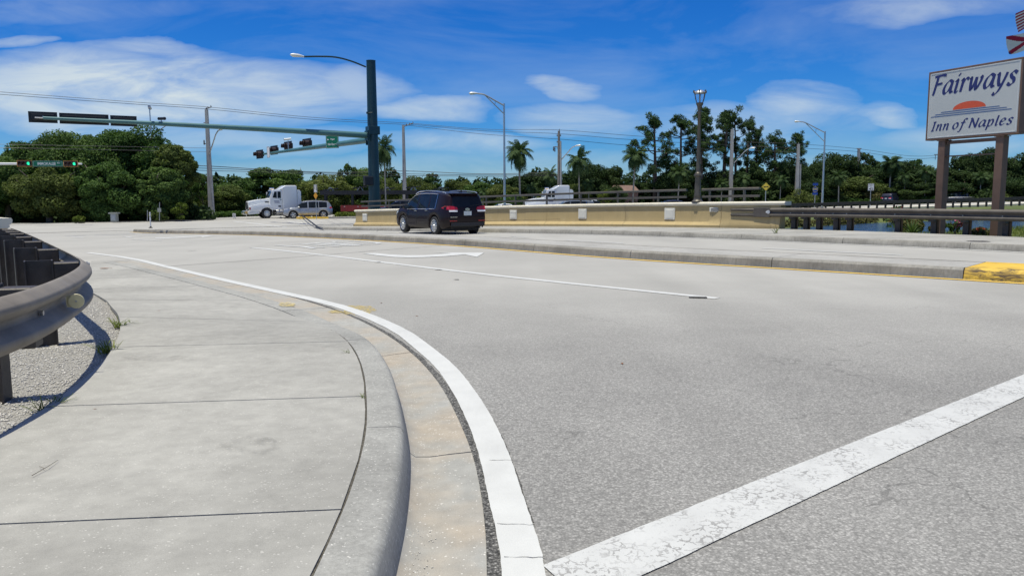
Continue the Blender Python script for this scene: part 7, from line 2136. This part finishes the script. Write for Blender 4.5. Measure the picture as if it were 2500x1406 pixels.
ROWS = [  # px, py top, half width, depth, proto, label, loose
 (496, 418, 30, 88, 0, 'small open tree just left of the concrete utility pole', 1),
 (540, 452, 50, 92, 1, 'low tree right of the concrete utility pole', 0),
 (590, 432, 48, 96, 3, 'ragged tree left of the rounded tree behind the truck', 0),
 (678, 401, 72, 99, 2, 'large rounded dark tree behind the white truck', 0),
 (735, 432, 46, 97, 0, 'tree filling the dip right of the rounded tree', 0),
 (790, 428, 58, 96, 1, 'olive green tree above the car transporter', 0),
 (850, 392, 28, 100, 0, 'tall loose tree top left of the teal mast', 1),
 (884, 412, 42, 101, 3, 'dark tree immediately behind the teal mast', 0),
 (955, 436, 34, 100, 1, 'tree between the teal mast and the plain pole', 0),
 (1012, 430, 34, 98, 1, 'bright leafy tree right of the plain concrete pole', 0),
 (1055, 432, 30, 101, 1, 'pale loose tree over the roof of the plum car', 1),
 (1120, 434, 36, 112, 4, 'distant rounded tree with a knob above the plum car', 0),
 (1172, 438, 38, 108, 2, 'low flat topped tree left of the tall street light', 0),
 (1225, 446, 40, 100, 4, 'dense shrubby tree at the foot of the tall street light', 0),
 (1275, 418, 50, 108, 2, 'dark rounded tree behind the palm by the street light', 0),
 (1335, 424, 42, 106, 0, 'dark tree left of the brownish utility pole', 0),
 (1392, 450, 36, 99, 1, 'bright low tree over the second white truck', 0),
 (1445, 398, 44, 106, 3, 'dark ragged tree right of the palm by the truck', 0),
 (1495, 402, 38, 108, 0, 'dark tree right of centre below the overhead wires', 0),
 (1490, 448, 32, 98, 4, 'low bright bush like tree left of the terracotta house', 0),
 (1560, 438, 40, 106, 2, 'dark tree behind the terracotta house', 0),
 (1620, 428, 46, 104, 3, 'dense tree at the foot of the leftmost pine', 0),
 (1690, 420, 50, 104, 0, 'dense tree behind the ornate lamp pedestal', 0),
 (1750, 418, 48, 106, 3, 'dense dark tree at the feet of the middle pines', 0),
 (1812, 412, 46, 105, 2, 'dense tree left of the yellow diamond sign', 0),
 (1872, 410, 44, 104, 0, 'dark tree behind the yellow diamond sign', 0),
 (1925, 394, 40, 106, 3, 'dark tree left of the double shafted pole', 0),
 (1978, 392, 36, 106, 2, 'conical dark tree right of the double shafted pole', 0),
 (2040, 374, 52, 112, 3, 'tall dark tree right of the canal street light', 0),
 (2105, 366, 40, 114, 0, 'open crowned tree beside the pole with a flat top bar', 1),
 (2150, 402, 48, 108, 4, 'olive tree right of the speed limit sign', 0),
 (2215, 394, 44, 112, 3, 'dark tree left of the left sign post', 0),
 (2235, 388, 40, 114, 1, 'flat topped open tree left of the inn sign', 1),
 (2275, 402, 46, 108, 2, 'dark tree behind the left sign post', 0),
 (2345, 370, 36, 114, 0, 'rounded tree between the two sign posts, left one', 0),
 (2402, 362, 34, 114, 3, 'rounded tree between the two sign posts, right one', 0),
 (2370, 412, 56, 106, 4, 'broad lower tree between the two sign posts', 0),
 (2462, 376, 40, 112, 2, 'dark tree just right of the right sign post', 0),
 (2520, 368, 52, 112, 0, 'dark tree at the right edge of the frame', 0),
 (2440, 430, 50, 104, 3, 'low dark tree behind the right sign post', 0),
 (2080, 432, 56, 104, 1, 'low olive tree behind the speed limit sign', 0),
 (2000, 436, 50, 103, 3, 'low dark tree behind the blue route sign', 0),
 (2200, 440, 54, 103, 0, 'low dark tree above the navy people carrier', 0),
 (2310, 440, 50, 103, 2, 'low tree above the hedge between the sign posts', 0),
 (2580, 410, 70, 105, 4, 'tree beyond the right edge of the frame', 0),
]
for (px, py, hw, D, k, lab, lo) in ROWS: broad(px, py, hw, D, k, lab, bool(lo))

# --- slash pines: long bare trunks with irregular tufted limbs
def pine_proto(seed, hh, crown_from, W, n_limb, lean=0.0):
    rng = np.random.default_rng(seed)
    mb = MB(); base = []
    for k in range(9):
        t = k / 8; base.append(Vector((lean * hh * t + 0.25 * math.sin(3 * t + seed) * t, 0.2 * math.sin(2.3 * t + seed * 2) * t, hh * t * 0.97 - (0.4 if k == 0 else 0))))
    mb.tube(base, [0.26 * (1 - 0.8 * k / 8) + 0.03 for k in range(9)], 8)
    cl = []
    for i in range(n_limb):
        t = crown_from + (1 - crown_from) * (i + 0.5) / n_limb + rng.normal(0, 0.03); t = min(0.98, max(crown_from * 0.9, t))
        k = min(7, int(t * 8)); p = base[k].lerp(base[k + 1], t * 8 - k)
        a = rng.uniform(0, 6.28); u = (t - crown_from) / (1 - crown_from)
        L = W * (0.55 + 0.6 * math.sin(math.pi * min(1, 0.25 + 0.75 * u)) ** 1.0) * rng.uniform(0.55, 1.1) * (1.0 if u < 0.85 else 0.6)
        d = Vector((math.cos(a), math.sin(a), rng.uniform(0.05, 0.55)))
        q = [p, p + d * L * 0.45 + Vector((0, 0, -0.05 * L)), p + d * L * 0.8 + Vector((rng.normal(0, 0.12) * L, 0, 0.06 * L)), p + d * L + Vector((0, 0, 0.18 * L))]
        mb.tube(q, [0.07, 0.055, 0.04, 0.015], 5)
        for _ in range(rng.integers(4, 8)):
            w = rng.uniform(0.5, 1.08); c = q[0].lerp(q[3], w) + Vector(rng.normal(0, 0.28, 3)) * (0.4 + 0.35 * L)
            c.z += 0.12; s = rng.uniform(0.25, 0.47)
            cl.append((c.x, c.y, c.z, s * 1.15, s * 1.15, s * 0.85))
    for _ in range(8):
        c = base[-1] + Vector(rng.normal(0, 0.45, 3)); s = rng.uniform(0.3, 0.55); cl.append((c.x, c.y, c.z, s, s, s))
    v, f = leaf_cloud(cl, 62 * len(cl), 0.085, rng, 5.0, 0.4, 0.1, 1.2)
    me = arr_mesh('crown', v, f, M['leaf_pine'])
    tm = bpy.data.meshes.new('trunk'); tm.from_pydata(mb.v, [], mb.f); tm.update(); tm.shade_smooth(); tm.materials.append(M['pine_bark'])
    return {'crown': me, 'trunk': tm, 'name': 'pine_tree', 'h': hh}
PINES = [pine_proto(21, 11.0, 0.34, 2.3, 17), pine_proto(22, 11.5, 0.22, 2.6, 24), pine_proto(23, 12.0, 0.45, 1.7, 14, 0.01), pine_proto(24, 10.0, 0.5, 1.6, 12, -0.01), pine_proto(25, 8.0, 0.45, 1.9, 13)]
for (px, py, D, k, sw, rz, lab) in [
    (1598, 291, 103, 0, 1.0, 0.6, 'broad crowned pine standing alone left of the ornate lamp'),
    (1660, 292, 106, 1, 0.95, 2.0, 'bushy pine whose crown shows left of the ornate lamp shaft'),
    (1712, 274, 104, 1, 1.12, 0.2, 'large bushy pine right behind the ornate lamp'),
    (1766, 272, 105, 2, 1.05, 1.2, 'tallest slender pine right of the ornate lamp'),
    (1793, 284, 107, 2, 0.8, 3.0, 'slim pine beside the pale utility pole'),
    (1822, 298, 106, 0, 0.75, 4.1, 'pine right of the pale utility pole'),
    (1845, 322, 108, 3, 0.7, 5.0, 'short topped pine at the right end of the tall pines'),
    (1890, 340, 105, 4, 0.95, 1.0, 'round headed pine above the yellow diamond sign'),
    (1943, 330, 108, 3, 1.0, 2.2, 'thin flat topped pine behind the double shafted pole'),
    (1650, 400, 107, 4, 0.6, 2.5, 'short broken pine left of the ornate lamp pedestal')]:
    b_ = veg_base(px, D); hh = top_h(px, py, D) - b_.z; pr = PINES[k]; s = hh / pr['h']
    plant(pr, b_, (s * sw if sw < 1 else s * sw, s * sw, s), rz, lab, 'tree', 'tall pines right of centre')

# --- palms
def frond_mesh(seed, L, droop, leaf, dens=30, mat='leaf_palm'):
    rng = np.random.default_rng(seed); mb = MB()
    rach = []
    for k in range(13):
        t = k / 12; rach.append(Vector((L * (t - 0.10 * droop * t * t), 0, L * (0.55 * t - (0.42 + 0.55 * droop) * t * t))))
    mb.tube(rach, [0.035 * (1 - 0.85 * k / 12) for k in range(13)], 4)
    for i in range(dens):
        t = 0.12 + 0.88 * (i + 0.5) / dens; k = min(11, int(t * 12)); p = rach[k].lerp(rach[k + 1], t * 12 - k)
        tg = (rach[k + 1] - rach[k]).normalized()
        ll = leaf * (math.sin(math.pi * (0.12 + 0.82 * t)) ** 0.6) * rng.uniform(0.85, 1.1)
        for s in (1, -1):
            d = (tg * 0.45 + Vector((0, s, 0)) * 0.85 + Vector((0, 0, rng.uniform(-0.25, 0.25)))).normalized()
            m_ = p + d * ll * 0.5 + Vector((0, 0, -0.06 * ll)); e = p + d * ll * 0.92 + Vector((0, 0, -0.42 * ll))
            w = tg * 0.038 * (ll / 0.6)
            mb.add([p - w * 0.6, p + w * 0.6, m_ + w, m_ - w, e], [(0, 1, 2, 3), (3, 2, 4)])
    me = bpy.data.meshes.new('frond'); me.from_pydata(mb.v, [], mb.f); me.update(); me.materials.append(M[mat])
    return me
FR = [frond_mesh(1, 2.1, 0.7, 0.8, 34), frond_mesh(2, 1.9, 1.2, 0.8, 34), frond_mesh(3, 1.9, 0.15, 0.62, 34)]
def palm_proto(seed, hh, n_fr, r=0.11, boots=True, up=0.4):
    rng = np.random.default_rng(seed); mb = MB()
    pts = [Vector((0.12 * math.sin(t * 2 + seed), 0.10 * math.sin(t * 1.7 + seed * 3), hh * t - (0.3 if t == 0 else 0))) for t in np.linspace(0, 1, 7)]
    mb.tube(pts, [r * 1.3, r, r * 0.95, r * 0.95, r * 0.9, r * 0.85, r * 0.9], 8)
    tm = bpy.data.meshes.new('trunk'); tm.from_pydata(mb.v, [], mb.f); tm.update(); tm.shade_smooth(); tm.materials.append(M['palm_trunk'])
    c = pts[-1]; out = {'trunk': tm, 'name': 'palm_tree', 'h': hh + 1.3, 'fronds': []}
    if boots:
        mb = MB(); mb.tube([c + Vector((0, 0, -0.9)), c + Vector((0, 0, -0.4)), c + Vector((0, 0, 0.1)), c + Vector((0, 0, 0.45))], [r * 1.1, r * 2.4, r * 2.2, r * 0.8], 9)
        for k in range(16):   # old leaf bases and dead skirts
            a = rng.uniform(0, 6.28); d = Vector((math.cos(a), math.sin(a), 0)); p = c + Vector((0, 0, rng.uniform(-0.7, 0)))
            mb.tube([p + d * r, p + d * (r + 0.22) + Vector((0, 0, 0.1)), p + d * (r + 0.32) + Vector((0, 0, -0.35))], [0.04, 0.03, 0.012], 4)
        bm = bpy.data.meshes.new('boots'); bm.from_pydata(mb.v, [], mb.f); bm.update(); bm.materials.append(M['palm_shaft']); out['boots'] = bm
    for i in range(n_fr):
        a = 2.39996 * i + rng.normal(0, 0.12); t = i / n_fr
        pitch = -RAD(62) + RAD(105) * t + rng.normal(0, 0.08)          # young ones upright, old ones hanging
        k = 2 if t < 0.25 else (0 if t < 0.65 else 1); s = rng.uniform(0.85, 1.1)
        R = Matrix.Rotation(a, 4, 'Z') @ Matrix.Rotation(pitch + 0.25, 4, 'Y') @ Matrix.Rotation(rng.normal(0, 0.25), 4, 'X')
        out['fronds'].append((FR[k], Matrix.Translation(c + Vector((0, 0, 0.25))) @ R @ Matrix.Scale(s, 4)))
    return out
PALMS = [palm_proto(1, 6.2, 18), palm_proto(2, 6.2, 24), palm_proto(3, 6.2, 16, boots=False), palm_proto(4, 6.2, 28, 0.13)]
for (px, py, D, k, sw, lab) in [
    (940, 338, 74, 0, 0.9, 'slender palm showing just right of the teal mast'),
    (1269, 350, 96, 3, 1.2, 'full headed palm right of the tall street light'),
    (1415, 370, 96, 2, 1.25, 'upright fronded palm right of the brownish utility pole'),
    (1546, 361, 98, 1, 1.25, 'full palm with skirts left of the broad crowned pine'),
    (1345, 412, 98, 2, 1.1, 'coconut like palm with pale fronds left of the brownish pole'),
    (1300, 448, 97, 2, 0.9, 'low palm with pale arching fronds in front of the dark trees'),
    (1655, 408, 98, 1, 1.1, 'palm with pale stem left of the ornate lamp pedestal'),
    (1180, 462, 96, 2, 0.8, 'short palm behind the right shoulder of the plum car'),
    (1437, 440, 97, 1, 0.85, 'short leafy palm behind the white off-road car'),
    (1815, 428, 99, 1, 1.0, 'palm below the pines right of the short handrail'),
    (1905, 430, 99, 0, 1.0, 'palm between the yellow diamond sign and the double pole'),
    (2045, 420, 100, 3, 1.1, 'shaggy palm left of the speed limit sign'),
    (2172, 384, 103, 3, 1.3, 'palm with a broad head right of the speed limit sign'),
    (2205, 420, 101, 2, 1.0, 'spindly palm above the navy people carrier'),
    (2255, 408, 102, 0, 1.0, 'palm with pale stem left of the left sign post'),
    (2390, 424, 102, 1, 1.0, 'palm between the sign posts over the dark blue car'),
    (1760, 440, 99, 3, 1.0, 'low shaggy palm under the tallest pine')]:
    b_ = veg_base(px, D)
    if D < 80: b_.z = H(b_.x, b_.y) - 0.1
    pr = PALMS[k]; hh = top_h(px, py, D) - b_.z; s = hh / pr['h']
    plant(pr, b_, (s ** 0.5 * sw * 0.74, s ** 0.5 * sw * 0.74, s), RNG.uniform(0, 6.28), lab, 'palm', 'palms beyond the parapet')

# --- hedges, shrubs and the wood that closes the view
def leaf_thing(name, clumps, n, leaf, mat, label, cat, kind=None, seed=1, loc=(0, 0, 0), group=None, stems=None):
    v, f = leaf_cloud(clumps, n, leaf, np.random.default_rng(seed), 1.5, 0.25)
    if stems is None:
        o = link_mesh(name, arr_mesh(name, v, f, M[mat])); o.location = loc
        return tag(o, label, cat, group, kind)
    r_ = root(name, loc, label, cat, group)
    o = link_mesh('foliage', arr_mesh('foliage', v, f, M[mat])); o.parent = r_
    stems.build('stem', M['bark'], r_)
    return r_
def hedge(px0, px1, D0, D1, h, label, seed, mat='leaf_hedge', w=0.7, py0=None):
    a = at_depth(px0, 500, D0); c = at_depth(px1, 500, D1); n = int((c - a).length / 0.5) + 2; cl = []
    for i in range(n):
        t = i / (n - 1); p = a.lerp(c, t); z = (far_level(p.x) if p.x > -20 else H(p.x, p.y)) - 0.05
        for k in range(2): cl.append((p.x + random.uniform(-.2, .2), p.y + random.uniform(-0.3, 0.3), z + h * (0.35 + 0.3 * k), 0.55, w, h * 0.42 * random.uniform(0.85, 1.12)))
    return leaf_thing('hedge', cl, int(n * 330), 0.14, mat, label, 'hedge', seed=seed)
hedge(1935, 2420, 100.5, 101.5, 0.95, 'long clipped hedge along the far road behind the speed limit sign', 41)
hedge(330, 500, 71.5, 79.5, 0.62, 'low clipped hedge at the foot of the oaks', 42)
hedge(520, 640, 84, 92, 0.65, 'low clipped hedge behind the nose of the white truck', 43)
hedge(826, 872, 78.2, 78.6, 0.62, 'short clipped hedge on the cross road median left of the parapet', 44, 'leaf_lime', 0.6)
def shrub(px, py, hw, D, mat, label, seed, n=2600, leaf=0.16, zb=None, cat='shrub', group=None):
    p = at_depth(px, 500, D); z = (zb if zb is not None else (far_level(p.x) if D > 80 else H(p.x, p.y)))
    hh = at_depth(px, py, D).z - z; W = hw * D / FPX; rng = np.random.default_rng(seed)
    cl = dome_clumps(rng, 16, W * 0.85, hh * 0.95, 0.0, W * 0.3, 0.8, 0.8)
    st = MB()
    for k in range(5):
        a = rng.uniform(0, 6.28); st.tube([Vector((0, 0, -0.1)), Vector((math.cos(a) * W * 0.3, math.sin(a) * W * 0.3, hh * 0.4)), Vector((math.cos(a) * W * 0.55, math.sin(a) * W * 0.55, hh * 0.75))], [0.04, 0.03, 0.012], 5)
    return leaf_thing('shrub', cl, n, leaf, mat, label, cat, None, seed, (p.x, p.y, z), group, st)
shrub(440, 490, 16, 70.5, 'leaf_lime', 'bright yellow green columnar shrub before the right oak', 51)
shrub(385, 518, 22, 70, 'leaf_olive', 'low olive shrub at the foot of the boxed post', 52)
shrub(190, 527, 14, 66.8, 'leaf_lime', 'small yellow green shrub left of the utility cabinet', 53, 900)
shrub(1350, 470, 40, 96, 'leaf_olive', 'low shrub behind the parapet railing left of the second truck', 54)
shrub(1250, 472, 36, 95, 'leaf_mid', 'low dark shrub beside the tall street light', 55)
shrub(1975, 474, 40, 99, 'leaf_olive', 'grey green shrub behind the blue route sign', 56)
shrub(1920, 480, 26, 97, 'leaf_olive', 'grey green shrub beyond the parapet end', 57)
shrub(1330, 462, 22, 95, 'leaf_lime', 'lime green bush showing above the railing', 58)
shrub(1475, 455, 16, 96, 'leaf_lime', 'bright lime bush left of the terracotta house', 59)
shrub(1130, 466, 40, 96, 'leaf_mid', 'green shrubs over the tail of the plum car', 60)
shrub(1060, 470, 40, 95, 'leaf_olive', 'olive shrubs over the roof of the plum car', 61)
shrub(2120, 470, 40, 102, 'leaf_bank', 'dry looking shrub left of the hedge gap', 62)
shrub(2420, 474, 40, 102, 'leaf_olive', 'shrub behind the right sign post on the far roadside', 63)
# canal bank growth close behind the right rail
def bank(px, py, hw, D, mat, label, seed, n=2600, leaf=0.10, flower=None):
    p = at_depth(px, 500, D); z = terrain(p.x, p.y); hh = at_depth(px, py, D).z - z; W = hw * D / FPX
    rng = np.random.default_rng(seed); cl = dome_clumps(rng, 14, W * 0.85, hh, 0, W * 0.3, 0.8, 0.8); st = MB()
    for k in range(6):
        a = rng.uniform(0, 6.28); st.tube([Vector((0, 0, -0.1)), Vector((math.cos(a) * W * 0.4, math.sin(a) * W * 0.4, hh * 0.5)), Vector((math.cos(a) * W * 0.8, math.sin(a) * W * 0.8, hh * 0.85))], [0.02, 0.014, 0.006], 5)
    r_ = leaf_thing('shrub', cl, n, leaf, mat, label, 'shrub', None, seed, (p.x, p.y, z), None, st)
    if flower:
        q = np.array(cl); q = q[q[:, 2] > np.quantile(q[:, 2], 0.55)]
        v, f = leaf_cloud(q, 170, 0.085, np.random.default_rng(seed + 9), 1.2, 0.15)
        o = link_mesh('flowers', arr_mesh('flowers', v, f, M[flower])); o.parent = r_
    return r_
bank(2228, 542, 28, 26.0, 'leaf_bank', 'tangled dry shrub behind the rail between two posts', 72, 3600)
bank(2290, 540, 20, 26.0, 'leaf_bank', 'brown green shrub wrapped round the left sign post foot', 73)
bank(2338, 536, 18, 25.5, 'leaf_mid', 'thin shrub with pink flowers behind the rail', 74, 260, 0.09, 'flower_pink')
bank(2400, 558, 20, 24.2, 'leaf_bank', 'small shrub with red flowers at the right sign post foot', 75, 900, 0.08, 'flower_red')
bank(2195, 500, 34, 60.0, 'leaf_mid', 'bougainvillea with red flowers on the lawn beyond the canal', 76, 700, 0.16, 'flower_red')
mb = MB(); p0 = at_depth(2226, 566, 25.2); p0.z = terrain(p0.x, p0.y)
for i in range(46):
    a = random.uniform(0, 6.28); e = random.uniform(0.35, 1.35); L = random.uniform(0.45, 0.75); d = Vector((math.cos(a) * math.cos(e), math.sin(a) * math.cos(e), math.sin(e))); s = Vector((-math.sin(a), math.cos(a), 0)) * 0.018
    q = [Vector((0, 0, 0)), d * L * 0.5, d * L + Vector((0, 0, -0.08))]
    mb.grid([[q[0] - s, q[0] + s], [q[1] - s, q[1] + s], [q[2] - s * 0.1, q[2] + s * 0.1]])
o = mb.build('spiky_plant', M['leaf_palm'], fix=False); o.location = p0; o['kind'] = 'stuff'; del o['kind']
tag(o, 'spiky grey green rosette plant behind the rail above the canal', 'plant')
# reeds and growth along the far shore
cl = []
for i in range(len(FAR_SHORE) - 1):
    a = Vector(FAR_SHORE[i]); c = Vector(FAR_SHORE[i + 1]); n = int((c - a).length / 0.8)
    for k in range(n):
        p = a.lerp(c, (k + random.random()) / n); nn = Vector((-(c - a).y, (c - a).x)).normalized()
        p = p - nn * random.uniform(0.0, 0.9); s = random.uniform(0.3, 0.6); cl.append((p.x, p.y, WATER_Z + 0.2, s * 1.3, s, s * 0.9))
leaf_thing('bank_growth', cl, 26000, 0.16, 'leaf_bank', 'dry green growth along the far shore of the canal', 'bank growth', 'stuff', 81)
# grass blades on the near lawn, seen at the right behind the rail
gv = []; gf = []
n = 9000; k = 0
rng = np.random.default_rng(91)
while k < n:
    x = rng.uniform(9, 21); y = rng.uniform(17, 31)
    ws = (x - WALL_R.x) * 0.7094 + (y - WALL_R.y) * 0.7048
    if poly_dist(CANAL, x, y) < 0.2: continue
    tx, ty = to_px((x, y, 0.1))
    bx = np.interp(y, [p.y for p in reversed(bs_)], [p.x for p in reversed(bs_)])
    if x < bx + 0.15: continue
    z = terrain(x, y); a = rng.uniform(0, 6.28); h = rng.uniform(0.06, 0.16); w = 0.012
    dx, dy = math.cos(a), math.sin(a); lx, ly = rng.normal(0, 0.05, 2)
    gv += [(x - dx * w, y - dy * w, z), (x + dx * w, y + dy * w, z), (x + lx, y + ly, z + h)]; gf.append((3 * k, 3 * k + 1, 3 * k + 2)); k += 1
tag(link_mesh('lawn_grass', arr_mesh('lawn_grass', np.array(gv), np.array(gf), M['weed'])), 'short green lawn grass on the near canal bank', 'grass', kind='stuff')
# wood far behind, one mass closing the view between the trees
cl = []
for x in np.arange(-95, 150, 2.2):
    y = 124 + 6 * math.sin(x * 0.11) + random.uniform(-3, 3); h = random.uniform(4.6, 6.3) + 0.4 * math.sin(x * 0.23)
    if x < -32: y = 96 + random.uniform(-3, 3) - 0.25 * (-32 - x)
    z0 = far_level(x) - 0.4
    for k in range(3):
        z = z0 + h * (0.22 + 0.30 * k); s = 2.0 * (1.1 - 0.18 * k)
        cl.append((x + random.uniform(-.6, .6), y + random.uniform(-1, 1), z, s, s, h * 0.24))
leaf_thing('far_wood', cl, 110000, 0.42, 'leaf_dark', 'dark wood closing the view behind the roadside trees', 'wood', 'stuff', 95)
cl = []
for i in range(170):
    px = random.uniform(480, 2560); D = random.uniform(100.5, 108); p = at_depth(px, 500, D); z = far_level(p.x) - 0.2; s = random.uniform(0.6, 1.2)
    cl.append((p.x, p.y, z + s * random.uniform(0.3, 1.4), s * 1.2, s, s))
for i in range(110):
    px = random.uniform(-60, 500); D = random.uniform(73, 80); p = at_depth(px, 500, D); z = H(p.x, p.y) - 0.2; s = random.uniform(0.6, 1.1)
    cl.append((p.x, p.y, z + s * random.uniform(0.2, 1.1), s * 1.3, s, s))
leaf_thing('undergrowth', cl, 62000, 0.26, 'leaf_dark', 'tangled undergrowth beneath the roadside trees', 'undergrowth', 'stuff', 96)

# --- terracotta house behind the railing
h0 = at_depth(1500, 500, 101); h1 = at_depth(1556, 500, 101); z0 = far_level(h0.x) - 0.2
hs_ = root('house', ((h0.x + h1.x) / 2, 101, z0), 'small terracotta house with a low brown roof among the trees behind the railing', 'house')
wz = h1.x - h0.x
MB().box(((h0.x + h1.x) / 2, 103, z0 + 1.3), (wz, 5, 2.6)).build('wall', M['wall_pink'], hs_, world=True)
mb = MB(); xm0, xm1 = h0.x - 0.3, h1.x + 0.3
mb.add([(xm0, 100.2, z0 + 2.55), (xm1, 100.2, z0 + 2.55), (xm1, 105.8, z0 + 2.55), (xm0, 105.8, z0 + 2.55), (xm0 + 0.4, 103, z0 + 3.5), (xm1 - 0.4, 103, z0 + 3.5)], [(0, 1, 5, 4), (1, 2, 5), (2, 3, 4, 5), (3, 0, 4), (3, 2, 1, 0)])
mb.build('roof', M['roof_brown'], hs_, world=True)
MB().box((h0.x + 0.8, 100.48, z0 + 1.4), (0.9, 0.06, 1.0)).build('window', M['glass'], hs_, world=True)

# --- far road guard rail, riprap, fence, kayak
fr = [Vector(p) for p in FARROAD_N[:5]]; fr = resample(list(reversed(fr)), 0.5)
fr = [p - Vector((0, 0.6)) for p in fr if 20 < p.x < 75]
far_rail = root('guard_rail', (fr[0].x, fr[0].y, far_level(fr[0].x)), 'low dark guard rail along the far road beyond the canal', 'guardrail')
fz = lambda p: far_level(p.x) + 0.52
lsf = []
mb = MB(); closed_loft(mb, [[Vector((p.x, p.y - 0.05 + dy, fz(p) + dz)) for dy, dz in ((0, 0), (0, 0.30), (0.05, 0.31), (0.08, 0.15), (0.05, 0.0))] for p in fr]); mb.build('rail', M['post_steel'], far_rail, world=True)
for i, p in enumerate(resample(fr, 0.95)):
    MB().box((p.x, p.y + 0.12, fz(p) - 0.25), (0.16, 0.16, 1.0)).build('post', M['post_steel'], far_rail, world=True)
walk = [p + Vector((0, 0.55)) for p in fr]
mb = MB(); mb.grid([[Vector((p.x, p.y, far_level(p.x) + 0.10)), Vector((p.x, p.y + 1.7, far_level(p.x) + 0.13))] for p in walk]); mb.grid([[Vector((p.x, p.y, far_level(p.x) - 0.3)), Vector((p.x, p.y, far_level(p.x) + 0.10))] for p in walk])
tag(mb.build('sidewalk', M['cap']), kind='structure')
for i in range(26):
    px = random.uniform(2408, 2520); D = random.uniform(62, 70); p = at_depth(px, 508 - 0.05 * (px - 2408) + random.uniform(-1.5, 2.5), D); s = random.uniform(0.18, 0.42)
    v, f = stones_mesh(1, lambda: (0, 0, 0), (s, s)); bm = bmesh.new()
    for q in v: bm.verts.new(q)
    bm.verts.ensure_lookup_table(); bmesh.ops.convex_hull(bm, input=bm.verts); bmesh.ops.bevel(bm, geom=bm.edges[:], offset=s * 0.25, segments=1, affect='EDGES')
    me = bpy.data.meshes.new('rock'); bm.to_mesh(me); bm.free(); o = link_mesh('rock', me, M['rock'])
    zt = terrain(p.x, p.y); o.location = (p.x, p.y, zt + s * 0.2); tag(o, 'pale riprap rock in the pile on the canal bank by the right sign post', 'rock', 'riprap rocks on the canal bank')
fn = root('wire_fence', at_depth(2405, 505, 58), 'grey wire fence on the canal bank beside the right sign post', 'fence')
pts = [at_depth(x, 505, 58) for x in (2405, 2430, 2455, 2480, 2505, 2530)]
for p in pts:
    z = terrain(p.x, p.y); MB().tube([Vector((p.x, p.y, z - 0.2)), Vector((p.x, p.y, z + 1.15))], 0.03, 6).build('post', M['mesh_fence'], fn, world=True)
for zz in (0.15, 0.65, 1.12):
    MB().tube([Vector((p.x, p.y, terrain(p.x, p.y) + zz)) for p in pts], 0.015, 5).build('rail', M['mesh_fence'], fn, world=True)
kp = at_depth(1937, 559.5, 40.0); kp.z = WATER_Z + 0.02
kk = root('kayak', kp, 'light blue boat on the canal beside the parapet end', 'boat', None, RAD(12))
rings = []
for t in np.linspace(-1, 1, 11):
    w = 0.42 * (1 - abs(t) ** 2.5) + 0.02; x = 2.0 * t; zt = 0.28 + 0.14 * t * t
    rings.append([Vector((x, w * a, z)) for a, z in ((-1, zt), (-0.8, 0.05), (0, -0.08), (0.8, 0.05), (1, zt), (0.5, zt + 0.06), (-0.5, zt + 0.06))])
mb = MB(); closed_loft(mb, rings); mb.build('hull', M['kayak'], kk, smooth=True)
for s in (1, -1): MB().tube([Vector((x, s * (0.42 * (1 - abs(x / 2) ** 2.5) + 0.03), 0.30 + 0.14 * (x / 2) ** 2)) for x in np.linspace(-1.9, 1.9, 9)], 0.025, 5).build('gunwale', M['white'], kk)
MB().box((0.2, 0, 0.36), (0.9, 0.5, 0.04)).build('seat', M['black'], kk)
